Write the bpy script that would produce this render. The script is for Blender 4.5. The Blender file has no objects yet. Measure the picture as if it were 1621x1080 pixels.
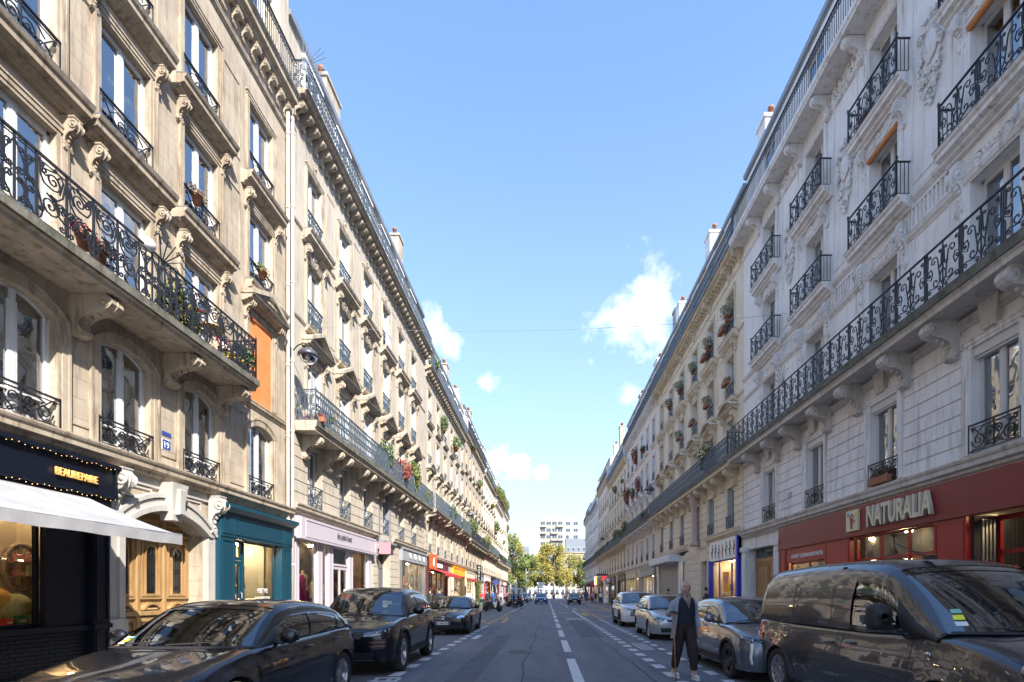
import bpy, bmesh, math, random
from math import sin, cos, pi, radians, sqrt, atan2
from mathutils import Vector, Matrix, bvhtree
random.seed(7)
S = bpy.context.scene
COL = S.collection
# ------------------------------------------------------------------ camera, world, sun, exposure
F = 830.0; VX, VY = 865.0, 940.0            # focal length and vanishing point, in photo pixels
cd = bpy.data.cameras.new('camera'); cam = bpy.data.objects.new('camera', cd); COL.objects.link(cam)
cam.location = (0, 0, 1.5); cam.rotation_euler = (radians(90), 0, 0)
cd.sensor_width = 36; cd.lens = 36*F/1621
cd.shift_x = -(VX-810.5)/1621; cd.shift_y = (VY-540)/1621
cd.clip_start = .05; cd.clip_end = 3000
S.camera = cam
S.render.resolution_x = 1024; S.render.resolution_y = 682
S.view_settings.view_transform = 'Standard'; S.view_settings.look = 'None'
S.view_settings.gamma = 1; S.view_settings.use_curve_mapping = False
S.view_settings.exposure = 2.58
SUN = Vector((.57, -.82, .81)).normalized()      # towards the sun
sl = bpy.data.lights.new('sun', 'SUN'); so = bpy.data.objects.new('sun', sl); COL.objects.link(so)
sl.energy = 1.98; sl.angle = radians(.5); sl.color = (1, .94, .86)
so.rotation_euler = SUN.to_track_quat('Z', 'Y').to_euler(); so.location = (20, -30, 60)
W = bpy.data.worlds.new('World'); S.world = W; W.use_nodes = True
nt = W.node_tree; nt.nodes.clear()
def N(t, typ, **kw):
    n = t.nodes.new(typ)
    for k, v in kw.items():
        if k == 'inp':
            for a, b in v.items(): n.inputs[a].default_value = b
        else: setattr(n, k, v)
    return n
def Lk(t, a, b): t.links.new(a, b)
def mathn(t, op, a, b=None, clamp=False):
    n = t.nodes.new('ShaderNodeMath'); n.operation = op; n.use_clamp = clamp
    for i, v in enumerate((a, b)):
        if v is None: continue
        if isinstance(v, (int, float)): n.inputs[i].default_value = v
        else: t.links.new(v, n.inputs[i])
    return n.outputs[0]
sky = N(nt, 'ShaderNodeTexSky', sky_type='NISHITA', sun_disc=False, sun_elevation=math.asin(SUN.z), sun_rotation=atan2(SUN.x, SUN.y),
        altitude=50, air_density=1.0, dust_density=0.7, ozone_density=1.6)
hs = N(nt, 'ShaderNodeHueSaturation', inp={'Saturation': 1.3}); Lk(nt, sky.outputs[0], hs.inputs['Color'])
tn = N(nt, 'ShaderNodeMix', data_type='RGBA', blend_type='MULTIPLY'); tn.inputs[0].default_value = 1; Lk(nt, hs.outputs[0], tn.inputs[6]); tn.inputs[7].default_value = (.98, .94, .96, 1)
bg = N(nt, 'ShaderNodeBackground', inp={"Strength": .0715}); Lk(nt, tn.outputs[2], bg.inputs[0])
tc = N(nt, 'ShaderNodeTexCoord')
ns = N(nt, 'ShaderNodeTexNoise', inp={'Scale': 14.0, 'Detail': 9.0, 'Roughness': .62, 'Distortion': .25}); Lk(nt, tc.outputs['Generated'], ns.inputs['Vector'])
ns2 = N(nt, 'ShaderNodeTexNoise', inp={'Scale': 34.0, 'Detail': 5.0, 'Roughness': .6}); Lk(nt, tc.outputs['Generated'], ns2.inputs['Vector'])
def dirpx(x, y): return Vector(((x-VX)/F, 1, (VY-y)/F)).normalized()
blobs = [(1022, 495, .062), (985, 525, .05), (1035, 525, .05), (1010, 550, .03), (998, 622, .018), (936, 572, .014), (688, 522, .024), (712, 545, .018), (770, 606, .018),
         (785, 728, .036), (812, 742, .026), (858, 748, .012), (745, 712, .03)]
dens = None
for bx_, by_, r in blobs:
    c = dirpx(bx_, by_)
    d = N(nt, 'ShaderNodeVectorMath', operation='DISTANCE'); Lk(nt, tc.outputs['Generated'], d.inputs[0]); d.inputs[1].default_value = c
    m = mathn(nt, 'SUBTRACT', 1.0, mathn(nt, 'DIVIDE', d.outputs['Value'], r*1.35))
    dens = m if dens is None else mathn(nt, 'MAXIMUM', dens, m)
# clouds elsewhere round the sky, of the same small scattered kind
for (ax, el, r) in [(40, 30, .1), (95, 24, .12), (130, 40, .09), (200, 22, .14), (240, 35, .1), (290, 20, .12), (325, 33, .08)]:
    c = Vector((sin(radians(ax))*cos(radians(el)), cos(radians(ax))*cos(radians(el)), sin(radians(el))))
    d = N(nt, 'ShaderNodeVectorMath', operation='DISTANCE'); Lk(nt, tc.outputs['Generated'], d.inputs[0]); d.inputs[1].default_value = c
    dens = mathn(nt, 'MAXIMUM', dens, mathn(nt, 'SUBTRACT', 1.0, mathn(nt, 'DIVIDE', d.outputs['Value'], r)))
dens = mathn(nt, 'MAXIMUM', dens, -1.0)
q = mathn(nt, 'ADD', mathn(nt, 'MULTIPLY', dens, 1.0), mathn(nt, 'MULTIPLY', mathn(nt, 'SUBTRACT', ns.outputs['Fac'], .5), 3.4))
q = mathn(nt, 'ADD', q, mathn(nt, 'MULTIPLY', mathn(nt, 'SUBTRACT', ns2.outputs['Fac'], .5), .9))
q = mathn(nt, 'MULTIPLY', mathn(nt, 'SUBTRACT', q, .08), .95, clamp=True)
q = mathn(nt, 'MULTIPLY', mathn(nt, 'POWER', q, 1.15), .93)
bc = N(nt, 'ShaderNodeBackground', inp={'Color': (.97, .98, 1, 1), 'Strength': .30})
sep = N(nt, 'ShaderNodeSeparateXYZ'); Lk(nt, tc.outputs['Generated'], sep.inputs[0])
# thin milky veil towards the horizon
hz = mathn(nt, 'POWER', mathn(nt, 'SUBTRACT', 1.0, mathn(nt, 'MULTIPLY', mathn(nt, 'ABSOLUTE', sep.outputs['Z']), 1.25), clamp=True), 1.6)
bh = N(nt, 'ShaderNodeBackground', inp={'Color': (.64, .78, 1, 1), 'Strength': .235})
mh = N(nt, 'ShaderNodeMixShader'); Lk(nt, mathn(nt, 'ADD', mathn(nt, 'MULTIPLY', hz, .72), .2, True), mh.inputs[0]); Lk(nt, bg.outputs[0], mh.inputs[1]); Lk(nt, bh.outputs[0], mh.inputs[2])
mx = N(nt, 'ShaderNodeMixShader'); Lk(nt, q, mx.inputs[0]); Lk(nt, mh.outputs[0], mx.inputs[1]); Lk(nt, bc.outputs[0], mx.inputs[2])
ow = N(nt, 'ShaderNodeOutputWorld'); Lk(nt, mx.outputs[0], ow.inputs[0])

# ------------------------------------------------------------------ materials
MATS = {}
def M(name, col, rough=.6, metal=0., col2=None, vscale=3., bump=0., bscale=60., spec=.5, coat=0., emit=0., streak=0., joints=None, stretch=(1, 1, 1), thr=None):
    """procedural material: colour varied by noise in world position, optional rain streaks, joints and fine relief"""
    if name in MATS: return MATS[name]
    m = bpy.data.materials.new(name); m.use_nodes = True; t = m.node_tree; b = t.nodes['Principled BSDF']
    b.inputs['Roughness'].default_value = rough; b.inputs['Metallic'].default_value = metal
    b.inputs['Specular IOR Level'].default_value = spec; b.inputs['Coat Weight'].default_value = coat; b.inputs['Coat Roughness'].default_value = .03
    c4 = (*col, 1); b.inputs['Base Color'].default_value = c4
    g = N(t, 'ShaderNodeNewGeometry'); pos = g.outputs['Position']; out = None
    if col2 is not None:
        mp = N(t, 'ShaderNodeMapping'); mp.inputs['Scale'].default_value = stretch; Lk(t, pos, mp.inputs[0])
        n = N(t, 'ShaderNodeTexNoise', inp={'Scale': vscale, 'Detail': 6., 'Roughness': .6}); Lk(t, mp.outputs[0], n.inputs['Vector'])
        r = N(t, 'ShaderNodeValToRGB'); a, z = thr or (.35, .65)
        r.color_ramp.elements[0].position = a; r.color_ramp.elements[0].color = c4; r.color_ramp.elements[1].position = z; r.color_ramp.elements[1].color = (*col2, 1)
        Lk(t, n.outputs['Fac'], r.inputs[0]); out = r.outputs[0]
    def mul(o, fac_out, dark):
        mx = N(t, 'ShaderNodeMix', data_type='RGBA', blend_type='MULTIPLY')
        Lk(t, fac_out, mx.inputs[0])
        if o is None: mx.inputs[6].default_value = c4
        else: Lk(t, o, mx.inputs[6])
        mx.inputs[7].default_value = (*dark, 1); return mx.outputs[2]
    if streak:
        mp = N(t, 'ShaderNodeMapping'); mp.inputs['Scale'].default_value = (3, 3, .35); Lk(t, pos, mp.inputs[0])
        n = N(t, 'ShaderNodeTexNoise', inp={'Scale': 2.2, 'Detail': 7., 'Roughness': .7}); Lk(t, mp.outputs[0], n.inputs['Vector'])
        f = mathn(t, 'MULTIPLY', mathn(t, 'SUBTRACT', n.outputs['Fac'], .5, clamp=True), 5*streak, clamp=True)
        out = mul(out, f, (.52, .48, .43))
        n3 = N(t, 'ShaderNodeTexNoise', inp={'Scale': .55, 'Detail': 3.}); Lk(t, pos, n3.inputs['Vector'])
        f3 = mathn(t, 'MULTIPLY', mathn(t, 'SUBTRACT', n3.outputs['Fac'], .45, clamp=True), 2.2*streak, clamp=True)
        out = mul(out, f3, (.80, .77, .72))
    hj = None
    if joints:
        sp = N(t, 'ShaderNodeSeparateXYZ'); Lk(t, pos, sp.inputs[0]); cb = N(t, 'ShaderNodeCombineXYZ'); Lk(t, sp.outputs['Y'], cb.inputs[0]); Lk(t, sp.outputs['Z'], cb.inputs[1])
        br = N(t, 'ShaderNodeTexBrick', inp={'Scale': 1., 'Mortar Size': joints[2], 'Brick Width': joints[0], 'Row Height': joints[1], 'Mortar Smooth': .3, 'Color1': (1, 1, 1, 1), 'Color2': (.86, .86, .86, 1), 'Mortar': (.6, .58, .55, 1)})
        Lk(t, cb.outputs[0], br.inputs['Vector'])
        mx = N(t, 'ShaderNodeMix', data_type='RGBA', blend_type='MULTIPLY'); mx.inputs[0].default_value = joints[3]
        if out is None: mx.inputs[6].default_value = c4
        else: Lk(t, out, mx.inputs[6])
        Lk(t, br.outputs['Color'], mx.inputs[7]); out = mx.outputs[2]; hj = br.outputs['Fac']
    if out is not None: Lk(t, out, b.inputs['Base Color'])
    if bump:
        n = N(t, 'ShaderNodeTexNoise', inp={'Scale': bscale, 'Detail': 4., 'Roughness': .6}); Lk(t, pos, n.inputs['Vector'])
        h = n.outputs['Fac']
        if hj is not None: h = mathn(t, 'SUBTRACT', h, mathn(t, 'MULTIPLY', hj, 1.2))
        bp = N(t, 'ShaderNodeBump', inp={'Strength': min(1, bump), 'Distance': .01*max(1, bump)}); Lk(t, h, bp.inputs['Height']); Lk(t, bp.outputs[0], b.inputs['Normal'])
    if emit:
        b.inputs['Emission Color'].default_value = c4; b.inputs['Emission Strength'].default_value = emit
    MATS[name] = m; return m
def glass(name, tint=(.75, .8, .8), ior=1.6, wav=.0, rough=.0, base=0.):
    if name in MATS: return MATS[name]
    m = bpy.data.materials.new(name); m.use_nodes = True; t = m.node_tree; t.nodes.clear()
    fr = N(t, 'ShaderNodeFresnel', inp={'IOR': ior}); tr = N(t, 'ShaderNodeBsdfTransparent', inp={'Color': (*tint, 1)}); gl = N(t, 'ShaderNodeBsdfGlossy', inp={'Roughness': rough, 'Color': (.95, .97, 1, 1)})
    mx = N(t, 'ShaderNodeMixShader'); o = N(t, 'ShaderNodeOutputMaterial')
    f = mathn(t, 'ADD', fr.outputs[0], base, clamp=True) if base else fr.outputs[0]
    Lk(t, f, mx.inputs[0]); Lk(t, tr.outputs[0], mx.inputs[1]); Lk(t, gl.outputs[0], mx.inputs[2]); Lk(t, mx.outputs[0], o.inputs[0])
    if wav:
        g = N(t, 'ShaderNodeNewGeometry'); n = N(t, 'ShaderNodeTexNoise', inp={'Scale': 1.6, 'Detail': 1.}); Lk(t, g.outputs['Position'], n.inputs['Vector'])
        bp = N(t, 'ShaderNodeBump', inp={'Strength': 1., 'Distance': wav}); Lk(t, n.outputs['Fac'], bp.inputs['Height'])
        Lk(t, bp.outputs[0], gl.inputs['Normal'])
    MATS[name] = m; return m
G_WIN = glass('window_glass', (.62, .67, .68), 1.7, .02, base=.25)
G_SHOP = glass('shop_glass', (.85, .88, .87), 1.45, .0015)
G_CAR = glass('car_glass', (.42, .48, .46), 1.65, 0, base=.12)
STONE_L = M('warm_limestone', (.37, .31, .235), .85, col2=(.47, .40, .31), vscale=1.3, bump=.5, bscale=45, streak=.85, joints=(1.1, .36, .012, .35))
STONE_L2 = M('cream_limestone', (.41, .36, .29), .85, col2=(.48, .43, .355), vscale=1.1, bump=.4, bscale=45, streak=.8)
TRIM_L = M('moulded_limestone', (.34, .28, .21), .85, col2=(.45, .38, .29), vscale=2.5, bump=.6, bscale=60, streak=1.4)
TRIM_L2 = M('moulded_cream_stone', (.37, .32, .25), .85, col2=(.46, .405, .325), vscale=2.5, bump=.6, bscale=60, streak=1.4)
SOOT = M('blackened_stone', (.18, .17, .14), .9, col2=(.07, .075, .055), vscale=3.5, bump=.8, bscale=40, streak=1.)
STONE_R = M('pale_grey_render', (.74, .73, .73), .8, col2=(.80, .79, .79), vscale=.9, bump=.25, bscale=40, streak=.4)
TRIM_R = M('moulded_grey_stone', (.72, .715, .72), .8, col2=(.80, .795, .80), vscale=2.2, bump=.4, bscale=60, streak=.9)
GREY_B = M('dirty_grey_stone', (.50, .47, .44), .85, col2=(.62, .59, .56), vscale=2.0, bump=.5, bscale=60, streak=.9)
STONE_R2 = M('buff_limestone', (.68, .60, .46), .85, col2=(.74, .67, .54), vscale=1.2, bump=.4, bscale=45, streak=.4)
TRIM_R2 = M('moulded_buff_stone', (.64, .56, .43), .85, col2=(.71, .64, .51), vscale=2.2, bump=.4, bscale=60, streak=.6)
STONE_R3 = M('pinkish_limestone', (.65, .58, .50), .85, col2=(.71, .65, .57), vscale=1.2, bump=.4, bscale=45, streak=.5)
IRON = M('black_wrought_iron', (.022, .024, .03), .42, .3, spec=.5)
IRON_B = M('blue_grey_painted_iron', (.085, .115, .15), .5, 0., col2=(.05, .07, .09), vscale=9)
FRAME_W = M('white_painted_wood', (.58, .58, .57), .45, bump=.1)
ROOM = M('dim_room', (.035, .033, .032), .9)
CURT = M('net_curtain', (.68, .67, .63), .9, col2=(.5, .5, .47), vscale=14, stretch=(1, 1, .1))
SHUT = M('grey_shutter_paint', (.42, .47, .47), .6)
SHUT_W = M('pale_shutter_paint', (.70, .72, .72), .55)
LEAD = M('lead_flashing', (.10, .105, .11), .6, col2=(.19, .19, .19), vscale=6)
ZINC = M('zinc_roofing', (.22, .25, .29), .45, .3, col2=(.30, .33, .37), vscale=1.5)
TERRA = M('terracotta', (.26, .10, .055), .8, col2=(.34, .15, .08), vscale=12)
LEAF = M('green_leaves', (.035, .08, .018), .5, col2=(.08, .13, .028), vscale=7)
LEAF_Y = M('yellow_green_leaves', (.12, .14, .02), .5, col2=(.22, .19, .03), vscale=2)
LEAF_R = M('red_maple_leaves', (.19, .035, .03), .5, col2=(.28, .08, .05), vscale=8)
BARK = M('bark', (.10, .08, .06), .9, col2=(.2, .17, .13), vscale=6, bump=1, bscale=25)
BLK = M('black_paint', (.012, .014, .018), .35)
SATIN = M('midnight_blue_black_paint', (.004, .006, .013), .4, spec=.3, bump=.1)
METAL = M('brushed_metal', (.5, .5, .5), .35, 1.)
CHROME = M('chrome', (.75, .76, .78), .12, 1.)
RUB = M('rubber', (.018, .018, .018), .75, col2=(.03, .03, .028), vscale=20)
WHITE = M('white_plastic', (.75, .75, .74), .4)
WARMLAMP = M('lit_lamp', (1, .72, .38), .5, emit=26.)
BULB = M('fairy_light', (1, .55, .2), .5, emit=.25)

# ------------------------------------------------------------------ mesh helpers
class MB:
    def __init__(s): s.v = []; s.f = []; s.m = []; s.mats = []; s.sm = []
    def mi(s, mat):
        if mat not in s.mats: s.mats.append(mat)
        return s.mats.index(mat)
    def add(s, vs, fs, mat, smooth=False):
        b = len(s.v); s.v.extend([tuple(p) for p in vs]); k = s.mi(mat)
        for f in fs: s.f.append(tuple(i+b for i in f)); s.m.append(k); s.sm.append(smooth)
    def box(s, x0, x1, y0, y1, z0, z1, mat):
        s.add([(x0,y0,z0),(x1,y0,z0),(x1,y1,z0),(x0,y1,z0),(x0,y0,z1),(x1,y0,z1),(x1,y1,z1),(x0,y1,z1)],
              [(0,3,2,1),(4,5,6,7),(0,1,5,4),(1,2,6,5),(2,3,7,6),(3,0,4,7)], mat)
    def cbox(s, x0, x1, y0, y1, z0, z1, mat, c=.01):
        """box with the outer (x1) edges chamfered"""
        s.add([(x0,y0,z0),(x0,y1,z0),(x0,y1,z1),(x0,y0,z1),(x1-c,y0,z0),(x1-c,y1,z0),(x1-c,y1,z1),(x1-c,y0,z1),
               (x1,y0+c,z0+c),(x1,y1-c,z0+c),(x1,y1-c,z1-c),(x1,y0+c,z1-c)],
              [(0,1,5,4),(1,2,6,5),(2,3,7,6),(3,0,4,7),(4,5,9,8),(5,6,10,9),(6,7,11,10),(7,4,8,11),(8,9,10,11),(0,3,2,1)], mat)
    def quad(s, a, b, c, d, mat): s.add([a, b, c, d], [(0,1,2,3)], mat)
    def extr(s, prof, y0, y1, mat, smooth=False, caps=True):
        """profile of (x,z) pairs extruded along y"""
        n = len(prof); vs = [(p[0], y0, p[1]) for p in prof]+[(p[0], y1, p[1]) for p in prof]
        s.add(vs, [(i, (i+1) % n, n+(i+1) % n, n+i) for i in range(n)], mat, smooth)
        if caps: s.add(vs, [tuple(range(n))[::-1], tuple(range(n, 2*n))], mat)
    def extx(s, prof, x0, x1, mat):
        """profile of (y,z) pairs extruded along x"""
        n = len(prof); vs = [(x0, p[0], p[1]) for p in prof]+[(x1, p[0], p[1]) for p in prof]
        s.add(vs, [(i, (i+1) % n, n+(i+1) % n, n+i) for i in range(n)]+[tuple(range(n))[::-1], tuple(range(n, 2*n))], mat)
    def extz(s, prof, z0, z1, mat):
        n = len(prof); vs = [(p[0], p[1], z0) for p in prof]+[(p[0], p[1], z1) for p in prof]
        s.add(vs, [(i, (i+1) % n, n+(i+1) % n, n+i) for i in range(n)]+[tuple(range(n))[::-1], tuple(range(n, 2*n))], mat)
    def tube(s, pts, r, mat, n=4, caps=True, smooth=None, flat=None, closed=False):
        """sweep along pts; r a number or list; flat=(a,b) gives a ribbon section (a across local x axis, b other)"""
        P = [Vector(p) for p in pts]; k = len(P)
        if k < 2: return
        rs = r if isinstance(r, (list, tuple)) else [r]*k
        T = []
        for i in range(k):
            if closed: d = P[(i+1) % k]-P[(i-1) % k]
            else: d = P[min(i+1, k-1)]-P[max(i-1, 0)]
            T.append(d.normalized() if d.length > 1e-9 else Vector((0, 0, 1)))
        ref = Vector((1, 0, 0)) if abs(T[0].x) < .9 else Vector((0, 1, 0))
        vs = []; b0 = ref
        for i in range(k):
            a = (b0-T[i]*b0.dot(T[i]));
            a = a.normalized() if a.length > 1e-6 else T[i].orthogonal().normalized()
            b0 = a; c = T[i].cross(a)
            for j in range(n):
                an = 2*pi*j/n+pi/n
                if flat: vs.append(P[i]+a*cos(an)*flat[0]*1.414+c*sin(an)*flat[1]*1.414)
                else: vs.append(P[i]+a*cos(an)*rs[i]+c*sin(an)*rs[i])
        fs = []
        for i in range(k if closed else k-1):
            i2 = (i+1) % k
            for j in range(n): fs.append((i*n+j, i*n+(j+1) % n, i2*n+(j+1) % n, i2*n+j))
        if caps and not closed: fs += [tuple(range(n))[::-1], tuple(range((k-1)*n, k*n))]
        s.add(vs, fs, mat, (n > 5) if smooth is None else smooth)
    def lathe(s, prof, c, mat, n=16, axis='z', smooth=True, caps=True):
        """prof of (r,h) about an axis through c"""
        vs = []
        for r, h in prof:
            for j in range(n):
                a = 2*pi*j/n; p = (r*cos(a), r*sin(a), h)
                if axis == 'x': p = (h, r*cos(a), r*sin(a))
                if axis == 'y': p = (r*sin(a), h, r*cos(a))
                vs.append((p[0]+c[0], p[1]+c[1], p[2]+c[2]))
        k = len(prof); fs = [(i*n+j, i*n+(j+1) % n, (i+1)*n+(j+1) % n, (i+1)*n+j) for i in range(k-1) for j in range(n)]
        if caps and prof[0][0] > 1e-4: fs.append(tuple(range(n))[::-1])
        if caps and prof[-1][0] > 1e-4: fs.append(tuple(range((k-1)*n, k*n)))
        s.add(vs, fs, mat, smooth)
    def ball(s, c, r, mat, n=8, m=6, sc=(1, 1, 1)):
        prof = [(sin(pi*i/m), -cos(pi*i/m)) for i in range(m+1)]; vs = []
        for a, h in prof:
            for j in range(n): t = 2*pi*j/n; vs.append((c[0]+r*sc[0]*a*cos(t), c[1]+r*sc[1]*a*sin(t), c[2]+r*sc[2]*h))
        s.add(vs, [(i*n+j, i*n+(j+1) % n, (i+1)*n+(j+1) % n, (i+1)*n+j) for i in range(m) for j in range(n)], mat, True)
    def mesh(s, name):
        me = bpy.data.meshes.new(name); me.from_pydata(s.v, [], s.f)
        for m in s.mats: me.materials.append(m)
        me.polygons.foreach_set('material_index', s.m); me.polygons.foreach_set('use_smooth', s.sm); me.update()
        return me
def P(name, mesh, parent=None, loc=(0, 0, 0), rot=(0, 0, 0), sc=(1, 1, 1), label=None):
    """a part: one mesh object under its parent"""
    if isinstance(mesh, MB): mesh = mesh.mesh(name)
    o = bpy.data.objects.new(name, mesh); COL.objects.link(o)
    o.location = loc; o.rotation_euler = rot; o.scale = sc
    if parent is not None: o.parent = parent
    if label: o['label'] = label
    return o
def PS(name, mb, parent):
    """link every loose piece of mb as a part of its own"""
    par = list(range(len(mb.v)))
    def find(a):
        while par[a] != a: par[a] = par[par[a]]; a = par[a]
        return a
    for f in mb.f:
        r = find(f[0])
        for i in f[1:]: par[find(i)] = r
    groups = {}
    for k, f in enumerate(mb.f): groups.setdefault(find(f[0]), []).append(k)
    out = []
    for ks in groups.values():
        ids = sorted(set(i for k in ks for i in mb.f[k])); mp = {v: i for i, v in enumerate(ids)}; m = MB()
        m.v = [mb.v[i] for i in ids]; m.f = [tuple(mp[i] for i in mb.f[k]) for k in ks]; m.m = [mb.m[k] for k in ks]; m.mats = mb.mats; m.sm = [mb.sm[k] for k in ks]
        out.append(P(name, m, parent))
    return out
def T(name, label, cat, loc=(0, 0, 0), rotz=0, group=None, mesh=None):
    """a top-level thing"""
    if isinstance(mesh, MB): mesh = mesh.mesh(name)
    o = bpy.data.objects.new(name, mesh); COL.objects.link(o); o.location = loc; o.rotation_euler = (0, 0, rotz)
    o['label'] = label; o['category'] = cat
    if group: o['group'] = group
    return o
def structure(name, mb, loc=(0, 0, 0)):
    o = P(name, mb, None, loc); o['kind'] = 'structure'; return o
def copy_tree(src, parent=None, label=None, loc=None, rotz=None):
    c = src.copy(); COL.objects.link(c)
    if parent is not None: c.parent = parent
    if label: c['label'] = label
    if loc is not None: c.location = loc
    if rotz is not None: c.rotation_euler = (0, 0, rotz)
    for ch in list(src.children): copy_tree(ch, c)
    return c
CACHE = {}
def cached(key, fn):
    if key not in CACHE:
        mb = fn(); CACHE[key] = mb.mesh(key if isinstance(key, str) else str(key[0]))
    return CACHE[key]
def text_mb(txt, size, depth, mat, font_scale_x=1., bold=0.):
    """lettering as real geometry, running along +y, up +z, facing +x; returns mesh and width"""
    cu = bpy.data.curves.new('lettering', 'FONT'); cu.body = txt; cu.size = size; cu.extrude = depth/2; cu.offset = bold; cu.resolution_u = 3
    o = bpy.data.objects.new('lettering', cu); COL.objects.link(o)
    bpy.context.view_layer.update()
    me = bpy.data.meshes.new_from_object(o.evaluated_get(bpy.context.evaluated_depsgraph_get()))
    bpy.data.objects.remove(o)
    R = Matrix(((0, 0, 1, 0), (font_scale_x, 0, 0, 0), (0, 1, 0, 0), (0, 0, 0, 1)))
    me.transform(R); me.materials.clear(); me.materials.append(mat)
    ys = [v.co.y for v in me.vertices] or [0]
    return me, min(ys), max(ys)
def put_text(txt, size, mat, parent, x, yc, z, depth=.02, sx=1., bold=0., name='lettering', align='c'):
    me, a, b = text_mb(txt, size, depth, mat, sx, bold)
    return P(name, me, parent, (x, yc-(a+b)/2 if align == 'c' else yc-a, z))
# ------------------------------------------------------------------ ironwork
def spiral(cy, cz, r, a0, turns, k=12, rin=.12, hand=1):
    n = max(4, int(k*turns)); out = []
    for i in range(n+1):
        t = i/n; rr = r*(1-(1-rin)*t); a = a0+hand*2*pi*turns*t
        out.append((cy+rr*cos(a), cz+rr*sin(a)))
    return out
def scroll_c(p0, p1, r0, r1, side=1, k=9):
    """S or C scroll running between two spiral eyes"""
    a = atan2(p1[1]-p0[1], p1[0]-p0[0])
    s0 = spiral(p0[0], p0[1], r0, a+side*pi/2, 1.1, k, .15, side)[::-1]
    s1 = spiral(p1[0], p1[1], r1, a+side*pi/2, 1.1, k, .15, -side)
    return s0+s1
def iron_panel(kind, w, h, mat):
    """a panel of wrought-iron railing in the y-z plane, y from 0 to w, z from 0 to h"""
    mb = MB(); t = .007
    def line(pts, r=t): mb.tube([(0, y, z) for y, z in pts], r*1.95, mat, 4, flat=None)
    def both(pts, r=t): line(pts, r); line([(w-y, z) for y, z in pts], r)
    if kind == 'simple':      # plain uprights with small ovals
        n = max(3, round(w/.115))
        for i in range(n+1):
            y = w*i/n; line([(y, .03), (y, h-.03)], .006)
        for i in range(n):
            y = w*(i+.5)/n; line(spiral(y, h-.15, .045, 0, 1, 8, 1), .005)
        line([(0, h-.10), (w, h-.10)], .006); line([(0, h-.21), (w, h-.21)], .006); line([(0, .12), (w, .12)], .006)
    elif kind == 'lyre':      # R1 style: heavy scroll composition mirrored about the middle
        s = min(w/2, h*.62); z0 = h*.5
        both(scroll_c((w*.24, h*.72), (w*.30, h*.27), .105, .12, 1))
        both(scroll_c((w*.12, h*.86), (w*.10, h*.50), .05, .05, -1))
        both(scroll_c((w*.12, h*.14), (w*.40, h*.09), .06, .05, 1))
        both(scroll_c((w*.42, h*.84), (w*.40, h*.55), .045, .05, 1))
        line([(w/2, .02), (w/2, h-.02)], .008)
        both([(w*.5, h*.48), (w*.44, h*.40), (w*.40, h*.30), (w*.46, h*.20), (w*.5, h*.12)])
        both([(.0, h*.5), (w*.05, h*.56), (w*.16, h*.6), (w*.2, h*.5), (w*.16, h*.38), (w*.05, h*.44), (0, h*.5)])
        both([(.045, .02), (.045, h*.36), (.02, h*.42)]); both([(.045, h-.02), (.045, h*.64), (.02, h*.58)])
        for q in ((.5, .5), (.5, .9), (.5, .1)): mb.ball((0, w*q[0], h*q[1]), .022, mat, 6, 4)
        mb.tube([(0, 0, 0), (0, 0, h)], .014, mat, 4)
    elif kind == 'scroll':    # L1 style: big open volutes
        both(spiral(w*.22, h*.34, .17*h, pi/2, 1.9, 11, .1, -1)); both(spiral(w*.27, h*.74, .13*h, -pi/2, 1.7, 11, .1, 1))
        both([(w*.22, h*.51), (w*.34, h*.50), (w*.43, h*.60), (w*.46, h*.74), (w*.5, h*.95)])
        both([(w*.27, h*.61), (w*.12, h*.62), (w*.06, h*.72), (w*.05, h*.95)])
        both([(.0, .03), (w*.07, h*.08), (w*.1, h*.2), (w*.05, h*.36), (0, h*.5)])
        both(scroll_c((w*.42, h*.12), (w*.44, h*.36), .055, .045, -1)); both(scroll_c((w*.10, h*.87), (w*.3, h*.93), .04, .03, -1))
        line([(w/2, .02), (w/2, h-.02)], .010); line([(0, .02), (0, h-.02)], .011)
        both(spiral(w*.40, h*.42, .07*h, 0, 1.5, 9, .15, 1)); both([(w*.16, h*.5), (w*.30, h*.44), (w*.36, h*.28), (w*.5, h*.2)]); both(spiral(w*.13, h*.80, .06*h, 0, 1.3, 9, .15, -1)); both([(w*.38, h*.62), (w*.44, h*.84), (w*.40, h*.91), (w*.35, h*.84)]); both(spiral(w*.08, h*.22, .05*h, pi, 1.2, 8, .2, 1))
        mb.ball((0, w/2, h*.5), .02, mat, 6, 4); mb.ball((0, w*.22, h*.34), .015, mat, 6, 4)
        line([(0, h-.085), (w, h-.085)], .006)
    elif kind == 'lace':      # L2 style: dense small scroll lace between uprights
        n = max(1, round(w/.34)); c = w/n
        for i in range(n):
            o = i*c
            for q in (1, -1):
                f = (lambda y: o+c/2+q*(y-c/2))
                for pts in (scroll_c((c*.27, h*.80), (c*.24, h*.52), .055, .065, 1, 7), scroll_c((c*.24, h*.36), (c*.3, h*.12), .06, .05, 1, 7)):
                    line([(f(y), z) for y, z in pts], .0075)
                line([(f(0), h*.92), (f(c*.5), h*.62), (f(c*.12), h*.45), (f(c*.5), h*.25), (f(c*.1), .04)], .006)
            line([(o, .02), (o, h-.02)], .009); line([(o+c/2, .02), (o+c/2, h-.02)], .007)
            mb.ball((0, o+c/2, h*.47), .024, mat, 6, 4)
        line([(0, h-.06), (w, h-.06)], .006)
    elif kind == 'guard':     # low window guard
        both(spiral(w*.2, h*.42, .3*h, pi, 1.8, 11, .12, 1)); both(spiral(w*.40, h*.6, .17*h, 0, 1.6, 10, .12, 1))
        both(scroll_c((w*.36, h*.2), (w*.08, h*.82), .05, .04, -1))
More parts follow.
